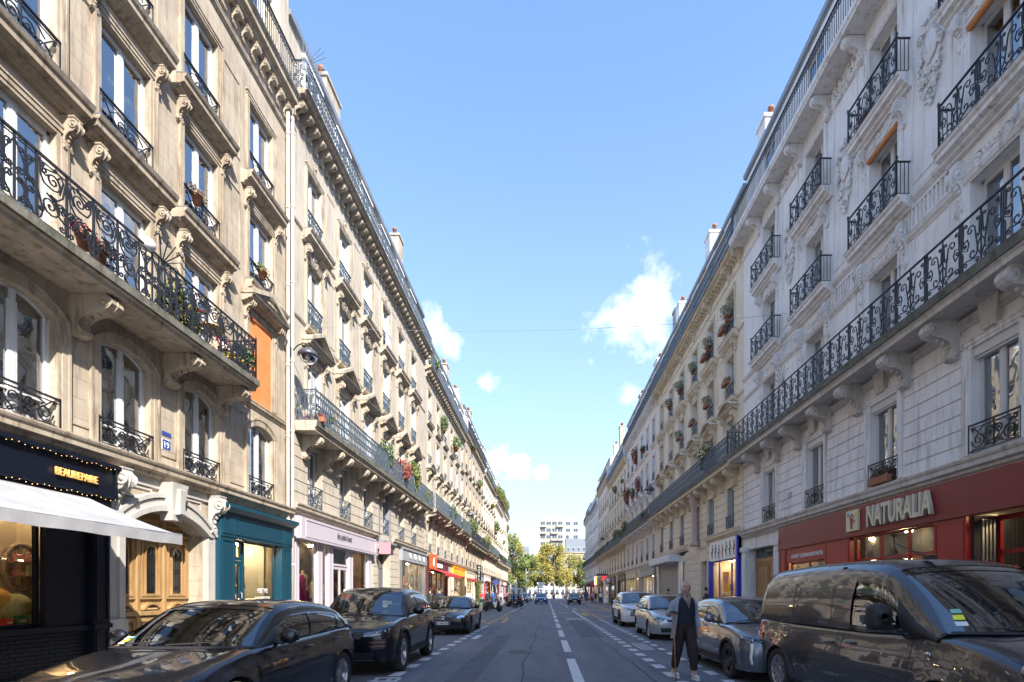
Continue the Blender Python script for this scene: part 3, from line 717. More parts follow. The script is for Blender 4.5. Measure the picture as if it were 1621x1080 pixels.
# L1: the near warm building with the long scrolled balcony
C1 = [-8.4, -6.1, -3.4, -1.1, 1.2, 3.8, 6.1, 8.45, 10.6, 12.9, 15.6]
L1F = [dict(z=4.32, w=1.25, rec=.17, h=2.12, rise=.19, guard='guard', gh=.52, st=.24),
       dict(z=7.12, w=1.25, rec=.17, h=2.35, st=.2, cons=(.80, 2.72, .27, .56, .15)),
       dict(z=10.28, w=1.25, rec=.17, h=2.25, st=.18, guard='guard', gh=.78, ledge=(2.05, .36, .38), cons=(.80, 2.62, .26, .52, .15)),
       dict(z=13.32, w=1.25, rec=.17, h=2.3, st=.18, guard='guard', gh=.78, ledge=(2.05, .36, .36))]
b1, uf, L = building('apartment_building', 'warm limestone apartment house at left front with black scrolled balcony and carved door', -1, -10, 17.2, C1, L1F, (STONE_L, TRIM_L), 18.0)
mb = MB(); mb.extr(ledge_prof(.3, .34), 0, L, TRIM_L); P('string_course', mb, b1, (0, 0, 3.95))
mb = MB(); mb.extr(ledge_prof(.1, .2), uf(14.0), L, TRIM_L); P('string_course', mb, b1, (0, 0, 6.85))
balcony(b1, 0, uf(13.85), 7.1, .92, .26, 'scroll', 1.02, IRON, TRIM_L, ['scroll', 'scroll', 'lace'], .98, .06, (False, True), SOOT)
for Y in (-7.3, -4.8, -2.3, 0.1, 2.5, 4.9, 7.2, 9.45, 11.75, 13.6): P('bracket', console(.78, .72, .26, TRIM_L), b1, (0, uf(Y), 6.84))
for c in C1:
    for z, hh in ((10.0, 2.4), (13.1, 2.4), (7.2, 2.2), (4.5, 1.9)): pass
# recessed wall panels between bays as raised fillets
def fillet_mb(w, h, t=.03, d=.02, mat=TRIM_L):
    mb = MB(); mb.box(0, d, -w/2, w/2, 0, t, mat); mb.box(0, d, -w/2, w/2, h-t, h, mat); mb.box(0, d, -w/2, -w/2+t, t, h-t, mat); mb.box(0, d, w/2-t, w/2, t, h-t, mat); return mb
mids = [(a+b_)/2 for a, b_ in zip(C1[:-1], C1[1:])]
f1 = cached('wall_panel', lambda: fillet_mb(.55, 1.9)); f2 = cached('wall_panel_large', lambda: fillet_mb(.5, 2.3))
for m in mids:
    if m > 14: continue
    P('wall_panel', f1, b1, (0, uf(m), 4.55))
for z in (4.5, 7.6, 10.5, 13.5): P('wall_panel', cached('wall_panel_wide', lambda: fillet_mb(.75, 2.1)), b1, (0, uf(14.15) if z > 8 else uf(14.45), z)) if z != 7.6 else None
P('pediment', pediment_mb(2.0, .36, .34, .42, TRIM_L), b1, (0, uf(15.6), 9.7))
for s_ in (-1, 1): pass
OR_BL = M('orange_canvas_blind', (.62, .19, .05), .85, col2=(.68, .24, .08), vscale=3)
mb = MB(); mb.box(.0, .025, -.56, .56, -2.55, .0, OR_BL); mb.lathe([(.05, -.56), (.05, .56)], (.02, 0, 0), OR_BL, 10, 'y'); P('canvas_blind', mb, b1, (-.02, uf(15.6), 9.45))
dentils(b1, 0, L, 17.3, .46, .42, .24, .19, TRIM_L)
cornice(b1, L, 17.32, .42, .5, TRIM_L)
mb = MB(); mb.extr(ledge_prof(.09, .16), 0, L, TRIM_L); P('string_course', mb, b1, (0, 0, 16.5))
n = 28
for i in range(n): P('railing_panel', panel('simple', round((L-.1)/n, 3), .98, IRON), b1, (.34, .05+i*(L-.1)/n, 17.85))
roof(b1, L, 17.8, .35, STONE_L2, [uf(c) for c in C1])
chimney(b1, uf(1.0), -2.2, 20.0, 5.3, 2.6, STONE_L2, 5)
mb = MB(); mb.box(-.6, .05, L-.55, L-.02, 17.8, 22.4, STONE_L2); mb.box(-.7, .14, L-.65, L-.003, 22.4, 22.55, TRIM_L); P('party_wall', mb, b1)
PLATE = M('blue_enamel', (.035, .07, .26), .3); 
def house_number(b, x, u, z, txt, w=.32, h=.24):
    mb = MB(); mb.box(x, x+.012, u-w/2, u+w/2, z, z+h, PLATE); mb.box(x-.002, x+.006, u-w/2-.015, u+w/2+.015, z-.015, z+h+.015, WHITE); o = P('number_plate', mb, b)
    put_text(txt, h*.95, WHITE, o, x+.016, u, z+h*.14, .006, .95, name='number')
house_number(b1, .0, uf(11.72), 4.72, '19', .24, .21)
mb = MB(); mb.box(0, .012, -.14, .14, 0, .09, PLATE); P('small_blue_plate', mb, b1, (0, uf(11.72), 5.02))
# corner clutter: fan of anti-climb spikes between L1 and L2
mb = MB()
for i in range(15):
    a = pi*i/14-.3; mb.tube([(.5, 0, 0), (.5+.75*sin(a), .05, .85*cos(a)+.1)], .009, METAL, 4)
mb.box(.44, .56, -.02, .02, -.1, .1, METAL); P('spike_fan', mb, b1, (.0, L+.1, 18.9))
PIPE = M('cream_painted_pipe', (.56, .52, .45), .5, col2=(.5, .45, .38), vscale=3)
for i, Y in enumerate((16.98, 17.28)):
    mb = MB(); mb.tube([(.13, 0, z_) for z_ in (.2, 6, 12, 17.2)], .055, PIPE, 10)
    for z_ in (2.2, 3.9, 6.6, 8.9, 11.5, 14.0, 16.4): mb.lathe([(.055, -.04), (.072, -.03), (.072, .03), (.055, .04)], (.13, 0, z_+i*.25), PIPE, 10)
    P('drainpipe', mb, b1, (0, uf(Y), 0))
# L2: cream building, blue-grey ironwork, pediments
C2 = [19.2, 22.05, 24.9, 27.75, 30.6, 33.45, ]
L2F = [dict(z=4.62, w=1.05, h=2.15, guard='guard', gh=.75, gmat=IRON_B, st=.1, surround=False),
       dict(z=7.38, w=1.15, rec=.2, h=2.45, st=.2, ped=(2.0, .38, .34, .55, 'tri'), pz=.32, cons=(.74, 2.76, .28, .72, .16), shutters=SHUT_W, shp=.5),
       dict(z=11.0, w=1.15, rec=.2, h=2.35, st=.18, guard='lace', gh=.92, gmat=IRON_B, ledge=(1.5, .2, .22), cons=(.74, 2.74, .24, .52, .15), shutters=SHUT_W, shp=.8, relief=(.5, .5, 2.62)),
       dict(z=14.22, w=1.15, rec=.2, h=2.35, st=.18, guard='lace', gh=.92, gmat=IRON_B, ledge=(2.0, .38, .4), shutters=SHUT_W, shp=.8, relief=(.36, .5, 2.75))]
b2, uf, L = building('apartment_building', 'cream stone apartment house at left with blue-grey lace balcony above a pink shop', -1, 17.4, 36.6, C2, L2F, (STONE_L2, TRIM_L2), 18.3, seed=8, gz=4.2)
mb = MB(); mb.extr(ledge_prof(.28, .32), 0, uf(26.1), TRIM_L2); P('string_course', mb, b2, (0, 0, 4.22))
mb = MB(); mb.extr(ledge_prof(.28, .32), uf(28.6), L, TRIM_L2); P('string_course', mb, b2, (0, 0, 4.22))
balcony(b2, .15, uf(35.7), 7.32, .82, .34, 'lace', 1.02, IRON_B, TRIM_L2, ['lace'], 1.03, .06, (True, True), SOOT)
e = [17.4]+[(a+b_)/2 for a, b_ in zip(C2[:-1], C2[1:])]+[36.6]
piers = [(uf(17.45), uf(C2[0]-.58))]+[(uf(a+.58), uf(b_-.58)) for a, b_ in zip(C2[:-1], C2[1:])]+[(uf(C2[-1]+.58), uf(36.55))]
for a, b_ in piers: stone_courses(b2, a, b_, 4.56, 6.95, .4, STONE_L2, .035, .022)
for c in C2:
    for s_ in (-1, 1): P('bracket', console(.7, .8, .24, TRIM_L2), b2, (.03, uf(c)+s_*.95, 6.98))
for z in (10.9, 14.1):
    mb = MB(); mb.extr(ledge_prof(.06, .12), 0, L, TRIM_L2); P('string_course', mb, b2, (0, 0, z-.02))
wp = cached('wall_panel_cream', lambda: fillet_mb(.8, 2.5, .03, .018, TRIM_L2))
for a, b_ in zip(C2[:-1], C2[1:]):
    for z in (11.2, 14.5, 7.8): P('wall_panel', wp, b2, (0, uf((a+b_)/2), z))
dentils(b2, 0, L, 18.0, .50, .5, .42, .2, TRIM_L2)
cornice(b2, L, 18.0, .58, .3, TRIM_L2)
n = 19
for i in range(n): P('railing_panel', panel('lace', round((L-.1)/n, 3), .98, IRON_B), b2, (.5, .05+i*(L-.1)/n, 18.28))
P('railing_end', panel('lace', .5, .98, IRON_B), b2, (.5, .05, 18.28), (0, 0, pi/2))
roof(b2, L, 18.25, .12, STONE_L2, [uf(c) for c in C2])
chimney(b2, uf(25.0), -2.0, 20, 5.4, 1.6, TRIM_L2, 3); chimney(b2, uf(36.2), -1.9, 20, 5.9, 1.0, TRIM_L2, 2); chimney(b2, uf(36.4), -3.6, 20, 5.0, 1.0, TRIM_L2, 2)
# the rest of the left side
def generic(name, label, side, ya, yb, n, mats, seed, top=17.9, bal=7.3, rail='lace', gmat=IRON_B, style=0, floors=None, roofm=None, xoff=0, chim=True, far=False, sh=None):
    cols = [ya+(yb-ya)*(i+.5)/n for i in range(n)]; tr = mats[1]; rn = random.Random(seed)
    k = (top-bal)/10.6
    gd = 'guard'
    fl = [dict(z=4.5, w=1.0, h=2.05, guard=gd, gh=.6, gmat=gmat, st=.12),
          dict(z=bal+.05, w=1.1, h=2.4, st=.18, shutters=sh, shp=.4, **(dict(ped=(1.9, .34, .3, .42, 'tri' if style != 1 else 'arc'), pz=.3, cons=(.7, 2.7, .3, .7, .2)) if style != 2 else {})),
          dict(z=bal+3.5*k, w=1.05, h=2.3, st=.16, guard='guard', gh=.8, gmat=gmat, ledge=(1.8, .3, .28), shutters=sh, shp=.5, **(dict(cons=(.7, -.28, .26, .5, .18)) if style == 0 else {})),
          dict(z=bal+6.9*k, w=1.05, h=2.25, st=.14, guard='guard', gh=.8, gmat=gmat, ledge=(1.7, .24, .24), shutters=sh, shp=.5)]
    b, uf, L = building(name, label, side, ya, yb, cols, fl, mats, top+.3, seed=seed, gz=4.0, xoff=xoff, far=far)
    mb = MB(); mb.extr(ledge_prof(.26, .3), 0, L, tr); P('string_course', mb, b, (0, 0, 4.0))
    us = sorted(uf(c) for c in cols); sp = L/n
    if style == 1:       # one short balcony per pair of bays
        i = 0
        while i < n:
            a = us[i]-sp*.42; c = us[min(i+1, n-1)]+sp*.42
            balcony(b, a, c, bal, .8, .26, rail, 1., gmat, tr, [rail], 1.0, .05, (True, True), SOOT)
            for q in (a+.25, (2*a+c)/3, (a+2*c)/3, c-.25): P('bracket', console(.68, .6, .22, tr), b, (0, q, bal-.26))
            i += 2
    else:
        balcony(b, .1, L-.1, bal, .8, .26, rail, 1., gmat, tr, [rail], 1.0, .05, (True, True), SOOT)
        for c in us:
            for s_ in (-1, 1): P('bracket', console(.68, .7, .22, tr), b, (0, c+s_*.85, bal-.26))
    edges = [.05]+[v for c in us for v in (c-.6, c+.6)]+[L-.05]
    for i in range(0, len(edges), 2): stone_courses(b, edges[i], edges[i+1], 4.34, bal-.3, .42, mats[0], .03, .025)
    dentils(b, 0, L, top, .6, .42, .4, .22, tr); cornice(b, L, top, .52, .3, tr)
    m = max(1, round((L-.1)/1.0))
    for i in range(m): P('railing_panel', panel(rail, round((L-.1)/m, 3), .95, gmat), b, (.44, .05+i*(L-.1)/m, top+.28))
    roof(b, L, top+.25, .12, mats[0] if style != 2 else ZINC, us)
    if chim:
        chimney(b, L-.6, -1.9, top+2, 5.4, 1.1, TRIM_L2, 3); chimney(b, L*.45, -2.1, top+2, 4.9, 1.6, TRIM_R, 4)
    return b, uf, L
L_FAR = [('pale stone house with paired bracketed balconies beyond the cream one on the left', 36.6, 54.0, 6, (STONE_L2, TRIM_L2), 21, 17.2, 7.5, 1),
         ('fourth house on the left with a drainpipe and tall shuttered windows', 54.0, 70.5, 6, (STONE_L, TRIM_L2), 22, 18.2, 7.2, 0),
         ('fifth house on the left above the red restaurant awning', 70.5, 86.5, 6, (STONE_R2, TRIM_L2), 23, 17.7, 7.4, 1),
         ('sixth house on the left with plants trailing off its roof balcony', 86.5, 101.5, 5, (STONE_L2, TRIM_R2), 24, 16.6, 7.2, 2),
         ('last house on the left, its rounded-off corner beside the yellow trees', 101.5, 115, 5, (STONE_R2, TRIM_R2), 25, 17.5, 7.3, 0)]
LB = []
for lab, ya, yb, n, mats, sd, tp, bl, st in L_FAR:
    LB.append(generic('apartment_building', lab, -1, ya, yb, n, mats, sd, tp, bl, 'lace', IRON_B if sd % 2 else IRON, st, far=True, sh=SHUT_W))
def _side():
    mb = MB(); mb.box(-.34, 0, -.012, .012, .86, .9, IRON); mb.box(-.34, 0, -.01, .01, .02, .05, IRON)
    for i in range(3): mb.box(-.3+i*.1, -.285+i*.1, -.007, .007, .05, .86, IRON)
    mb.lathe([(.018, 0), (.018, .95), (.03, .97), (.03, 1.0), (.001, 1.06)], (0, 0, 0), IRON, 8); return mb
# ------------------------------------------------------------------ right side
C3 = [-29.6+3.6*i for i in range(9)]+[2.8, 7.1, 10.75, 14.3, 17.95, 21.6]
C3 = [c for c in C3 if c > -12]
R1F = [dict(z=4.5, w=1.15, h=2.3, guard='guard', gh=.6, st=.2, rec=.22, box=True),
       dict(z=7.95, w=1.2, h=2.45, st=.26, rec=.3, cons=(.86, 3.0, .22, 1.1, .2), relief=(1.2, .34, 2.72)),
       dict(z=11.5, w=1.2, h=2.3, st=.2, rec=.3, ledge=(2.4, .42, .36), cons=(.8, 2.66, .26, .7, .18), relief=(1.1, .26, 2.52)),
       dict(z=14.62, w=1.2, h=2.35, st=.2, rec=.3, ledge=(2.3, .4, .36))]
b3, uf, L = building('apartment_building', 'white-grey apartment house at right front with carved cartouches above a red shop', 1, -12, 24.4, C3, R1F, (STONE_R, TRIM_R), 18.0, seed=5)
mb = MB(); mb.extr(ledge_prof(.28, .38), 0, L, GREY_B); P('string_course', mb, b3, (0, 0, 4.02))
balcony(b3, .02, L-.02, 7.9, .86, .34, 'lyre', 1.05, IRON, GREY_B, ['lyre'], .98, .05, (True, False), SOOT)
us = sorted(uf(c) for c in C3)
edges = [.05]+[v for c in us for v in (c-.82, c+.82)]+[L-.05]
for i in range(0, len(edges), 2): stone_courses(b3, edges[i], edges[i+1], 4.42, 7.2, .36, TRIM_R, .035, .026)
mb = MB(); mb.extr(ledge_prof(.12, .2), 0, L, GREY_B); P('string_course', mb, b3, (0, 0, 7.28))
for c in us:
    for s_ in (-1, 1): P('bracket', console(.74, .85, .26, GREY_B), b3, (0.03, c+s_*1.0, 7.55))
    P('keystone', cached('keystone', lambda: (lambda m_: (m_.add([(0, -.16, 0), (0, .16, 0), (0, .26, .62), (0, -.26, .62), (.14, -.16, 0), (.14, .16, 0), (.16, .26, .62), (.16, -.26, .62)], [(4,5,6,7), (0,1,5,4), (1,2,6,5), (2,3,7,6), (3,0,4,7)], GREY_B), m_)[1])(MB())), b3, (0, c, 6.98))
    for z in (11.5, 14.62):
        w_ = 2.14
        for e_, pw, px_, rt in ((0, w_, .36, 0),): 
            P('railing', panel('lyre', 1.07, .92, IRON), b3, (.36, c-1.07, z+.02)); P('railing', panel('lyre', 1.07, .92, IRON), b3, (.36, c, z+.02))
        for s_ in (-1, 1):
            mb_ = cached('railing_side', lambda: _side()); P('railing_side', mb_, b3, (.36, c+s_*1.07, z+.02))

def _flutes(w):
    mb = MB(); n = 11; mb.box(0, .05, -w/2, w/2, 0, .05, TRIM_R); mb.box(0, .05, -w/2, w/2, .5, .56, TRIM_R)
    for i in range(n+1): y = -w/2+w*i/n; mb.box(0, .04, y-.03, y+.03, .05, .5, TRIM_R)
    return mb
fl_ = cached('fluted_frieze', lambda: _flutes(1.5))
wr = cached('wall_panel_grey', lambda: fillet_mb(1.15, 2.3, .035, .02, TRIM_R)); wr2 = cached('wall_panel_grey_tall', lambda: fillet_mb(1.3, 5.2, .04, .022, TRIM_R)); wr3 = cached('wall_panel_grey_low', lambda: fillet_mb(1.25, .62, .035, .02, TRIM_R))
ct = cached('carved_cartouche', lambda: relief_mb(1.05, 2.3, TRIM_R, 9, 170)); fz = cached('carved_frieze', lambda: relief_mb(1.7, .5, TRIM_R, 4, 40))
for a, b_ in zip(us[:-1], us[1:]):
    m = (a+b_)/2
    P('wall_panel', wr, b3, (0, m, 8.1)); P('fluted_frieze', fl_, b3, (0, m, 10.62)); P('wall_panel', wr2, b3, (0, m, 11.75))
    P('carved_cartouche', ct, b3, (.03, m, 14.35)); P('carved_frieze', fz, b3, (0.02, m, 17.2))
for z, d_, h_ in ((10.4, .1, .14), (11.28, .12, .16), (16.95, .08, .12)):
    mb = MB(); mb.extr(ledge_prof(d_, h_), 0, L, TRIM_R); P('string_course', mb, b3, (0, 0, z))
for c in us:
    for s_ in (-1, 1): P('eave_bracket', console(.62, .72, .2, TRIM_R), b3, (0, c+s_*.92, 17.62))
mb = MB(); mb.extr([(0, 0), (.66, 0), (.68, .06), (.72, .1), (.72, .26), (.66, .3), (0, .3)], 0, L, TRIM_R); P('cornice', mb, b3, (0, 0, 17.62))
n = 38
for i in range(n): P('railing_panel', panel('simple', round((L-.1)/n, 3), 1.05, IRON), b3, (.62, .05+i*(L-.1)/n, 17.92))
roof(b3, L, 17.9, .1, STONE_R, us, h=2.8)
chimney(b3, uf(18.6), -1.6, 20, 2.9, 1.3, STONE_R2, 0); chimney(b3, uf(24.3), -1.1, 20, 3.2, .9, STONE_R, 2)
house_number(b3, .04, uf(19.7), 5.1, '24', .26, .2)
OCB = M('ochre_canvas_roll', (.55, .22, .07), .85)
mb = MB(); mb.lathe([(.001, -.62), (.07, -.62), (.07, .62), (.001, .62)], (.05, 0, 0), OCB, 12, 'y'); ocm = mb.mesh('rolled_blind')
for Y, z in ((10.75, 13.75), (14.3, 13.75), (10.75, 16.85)): P('rolled_blind', ocm, b3, (-.02, uf(Y), z))
# R2: buff house with window plants
C4 = [26.2, 29.3, 32.4, 35.5, 38.6, 41.7]
R2F = [dict(z=4.62, w=1.0, h=2.2, guard='guard', gh=.75, gmat=IRON_B, surround=False, rec=.26, shutters=SHUT),
       dict(z=7.95, w=1.1, h=2.2, st=.18, rec=.28, ped=(2.1, .36, .3, .36, 'arc'), pz=.28, cons=(.74, 2.46, .3, .62, .2), shutters=SHUT_W, shp=.6),
       dict(z=11.1, w=1.1, h=2.2, st=.18, rec=.28, guard='guard', gh=.8, gmat=IRON_B, ledge=(1.9, .3, .28), cons=(.74, 2.8, .28, .6, .2), shutters=SHUT_W, shp=.6, relief=(.8, .3, 2.5)),
       dict(z=14.2, w=1.1, h=2.3, st=.18, rec=.28, guard='guard', gh=.8, gmat=IRON_B, ledge=(2.3, .34, .36), shutters=SHUT_W, shp=.5)]
b4, uf, L = building('apartment_building', 'buff stone apartment house at right with window plants above a blue-framed shop', 1, 24.4, 43.5, C4, R2F, (STONE_R2, TRIM_R2), 18.0, seed=11)
R2U = uf
mb = MB(); mb.extr(ledge_prof(.28, .38), 0, uf(34.2), TRIM_R2); P('string_course', mb, b4, (0, 0, 4.3)); mb = MB(); mb.extr(ledge_prof(.28, .38), uf(29.8), L, TRIM_R2); P('string_course', mb, b4, (0, 0, 4.3))
balcony(b4, .1, L-.02, 7.85, .78, .34, 'lace', 1.02, IRON_B, TRIM_R2, ['lace'], 1.0, .05, (True, False), SOOT)
us = sorted(uf(c) for c in C4)
edges = [.05]+[v for c in us for v in (c-.56, c+.56)]+[L-.05]
for i in range(0, len(edges), 2): stone_courses(b4, edges[i], edges[i+1], 4.68, 7.2, .36, STONE_R2, .035, .03)
for c in us:
    for s_ in (-1, 1): P('bracket', console(.68, .8, .24, TRIM_R2), b4, (0.03, c+s_*.95, 7.5))
for z in (10.9, 14.0, 17.0):
    mb = MB(); mb.extr(ledge_prof(.08, .14), 0, L, TRIM_R2); P('string_course', mb, b4, (0, 0, z))
wp = cached('wall_panel_buff', lambda: fillet_mb(.9, 2.3, .03, .018, TRIM_R2))
for a, b_ in zip(us[:-1], us[1:]):
    for z in (8.2, 11.4, 14.5): P('wall_panel', wp, b4, (0, (a+b_)/2, z))
dentils(b4, 0, L, 17.75, .36, .3, .36, .14, TRIM_R2)
for c in us+[0.3, L-.3]: P('eave_bracket', console(.5, .62, .22, TRIM_R2), b4, (0, c+.0, 17.72))
cornice(b4, L, 17.72, .58, .26, TRIM_R2)
n = 19
for i in range(n): P('railing_panel', panel('lace', round((L-.1)/n, 3), 1.0, IRON_B), b4, (.5, .05+i*(L-.1)/n, 17.98))
roof(b4, L, 17.95, .1, STONE_R2, us)
chimney(b4, uf(43.0), -1.9, 20, 5.0, 1.2, WHITE, 3); chimney(b4, uf(34.0), -1.6, 20, 4.6, 1.0, TRIM_R, 2)
for (Y) in (31.6,):      # pinkish column between ground floor and balcony
    PINKM = M('pink_granite', (.38, .28, .25), .4, col2=(.5, .40, .36), vscale=30)
    mb = MB(); mb.lathe([(.3, 4.35), (.3, 4.5), (.22, 4.6), (.2, 4.7), (.19, 6.5), (.22, 6.6), (.3, 6.9), (.34, 7.05), (.34, 7.2)], (.25, 0, 0), PINKM, 16); P('column', mb, b4, (0, uf(Y), 0))
R_FAR = [('third house on the right, pinkish stone with flower boxes past the buff one', 43.5, 60.0, 6, (STONE_R3, TRIM_R), 31, 17.8, 7.7, 0),
         ('fourth house on the right with black railings and a long upper balcony', 60.0, 76.5, 6, (STONE_R2, TRIM_R2), 32, 16.9, 7.5, 2),
         ('fifth house on the right above the red cross-shaped sign', 76.5, 92, 5, (STONE_R3, TRIM_R2), 33, 18.5, 7.6, 0),
         ('sixth house on the right above the lit colourful shop sign', 92, 108, 5, (STONE_R, TRIM_R), 34, 16.8, 7.4, 1),
         ('last house on the right above the dark red corner awning', 108, 124, 5, (STONE_R3, TRIM_R), 35, 17.6, 7.5, 0)]
RB = []
for lab, ya, yb, n, mats, sd, tp, bl, st in R_FAR:
    RB.append(generic('apartment_building', lab, 1, ya, yb, n, mats, sd, tp, bl, 'lace', IRON if sd % 2 else IRON_B, st, far=True, sh=SHUT_W))
# ------------------------------------------------------------------ cars (nose towards -y, local origin at the nose on the ground)
def car_paint(name, col, metal=.35, rough=.22):
    if name in MATS: return MATS[name]
    m = M(name, col, rough, metal, spec=.5 if metal else .15, coat=1.)
    b = m.node_tree.nodes['Principled BSDF']; b.inputs['Coat IOR'].default_value = 1.5
    t = m.node_tree; g = N(t, 'ShaderNodeNewGeometry'); n = N(t, 'ShaderNodeTexNoise', inp={'Scale': 5., 'Detail': 6., 'Roughness': .7}); Lk(t, g.outputs['Position'], n.inputs['Vector'])
    r = N(t, 'ShaderNodeMapRange', inp={'From Min': .4, 'From Max': .8, 'To Min': .01, 'To Max': .06}); Lk(t, n.outputs['Fac'], r.inputs[0]); Lk(t, r.outputs[0], b.inputs['Coat Roughness'])
    return m
TRIMB = M('matt_black_plastic', (.02, .02, .022), .6)
GLOSSB = M('gloss_black_trim', (.008, .008, .009), .12, coat=1.)
RIM = M('silver_alloy', (.45, .46, .48), .3, .9); RIM_D = M('dark_alloy', (.06, .06, .065), .35, .8)
LENS = glass('lamp_lens', (.9, .92, .95), 1.5)
LAMPIN = M('lamp_reflector', (.55, .57, .6), .15, 1.)
REDL = M('red_tail_lens', (.35, .01, .01), .15, coat=1.)
SEAT = M('dark_seat_fabric', (.03, .03, .032), .8)
PLATE_W = M('number_plate_white', (.7, .7, .68), .4); INK = M('black_ink', (.02, .02, .022), .6); INK_R = M('dark_red_ink', (.3, .02, .02), .6)
def lerp(L, t):
    if t <= L[0][0]: return L[0][1]
    for (a, va), (b, vb) in zip(L[:-1], L[1:]):
        if t <= b:
            k = (t-a)/(b-a); return va+(vb-va)*k
    return L[-1][1]
def smooth(L, t, e=.09):
    return (lerp(L, t-e)+2*lerp(L, t)+lerp(L, t+e)+lerp(L, t-e/2)*1.5+lerp(L, t+e/2)*1.5)/7
def wheel(car, x, y, r, side, spokes=5, rimm=RIM, w=.22, steer=0, tw=1.0):
    k = ('wheel', round(r, 3), side, spokes, rimm.name)
    def tyre():
        mb = MB(); s = side; h = w/2; rr = r*.69
        mb.lathe([(rr, -s*h*.85), (r*.80, -s*h), (r*.94, -s*h), (r, -s*h*.72), (r, s*h*.72), (r*.985, s*h*.86), (r*.94, s*h*.98), (r*.82, s*h*1.02), (r*.72, s*h*.92), (rr, s*h*.80)], (0, 0, 0), RUB, 30, 'x', caps=False); return mb
    def rim():
        mb = MB(); s = side; h = w/2; rr = r*.69
        mb.lathe([(rr*1.01, -s*h*.8), (rr*.96, s*h*.5), (rr*1.0, s*h*.82), (rr*1.03, s*h*.88), (rr*.95, s*h*.86), (rr*.93, s*h*.6), (rr*.90, -s*h*.3), (.05, -s*h*.3)], (0, 0, 0), rimm, 30, 'x', caps=False)
        mb.lathe([(rr*.9, -s*h*.35), (.001, -s*h*.35)], (0, 0, 0), TRIMB, 24, 'x')
        mb.lathe([(.001, s*h*.62), (.05, s*h*.62), (.065, s*h*.5), (.07, s*h*.2)], (0, 0, 0), rimm, 14, 'x')
        mb.lathe([(r*.40, s*h*-.1), (r*.40, s*h*-.02), (.06, s*h*-.02)], (0, 0, 0), METAL, 20, 'x')
        for i in range(spokes):
            for dd in ((-.11, .11) if spokes < 7 else (0,)):
                a = 2*pi*i/spokes+.3
                p0 = (cos(a+dd*.7)*.055, sin(a+dd*.7)*.055); p1 = (cos(a+dd*1.3)*rr*.95, sin(a+dd*1.3)*rr*.95)
                ww = .02 if spokes < 7 else .024; ax = Vector((0, p1[0]-p0[0], p1[1]-p0[1])).normalized(); q = Vector((0, -ax.z, ax.y))*ww
                A = Vector((s*h*.60, *p0)); B = Vector((s*h*.80, *p1)); dx = Vector((-s*.03, 0, 0))
                mb.add([A-q, A+q, B+q*1.1, B-q*1.1, A-q*1.3+dx, A+q*1.3+dx, B+q*1.3+dx*2, B-q*1.3+dx*2], [(0,1,2,3), (0,4,5,1), (1,5,6,2), (2,6,7,3), (3,7,4,0)], rimm)
        return mb
    o = P('wheel', cached(k+('t',), tyre), car, (x, y, r), (0, 0, steer)); P('rim', cached(k+('r',), rim), o); return o
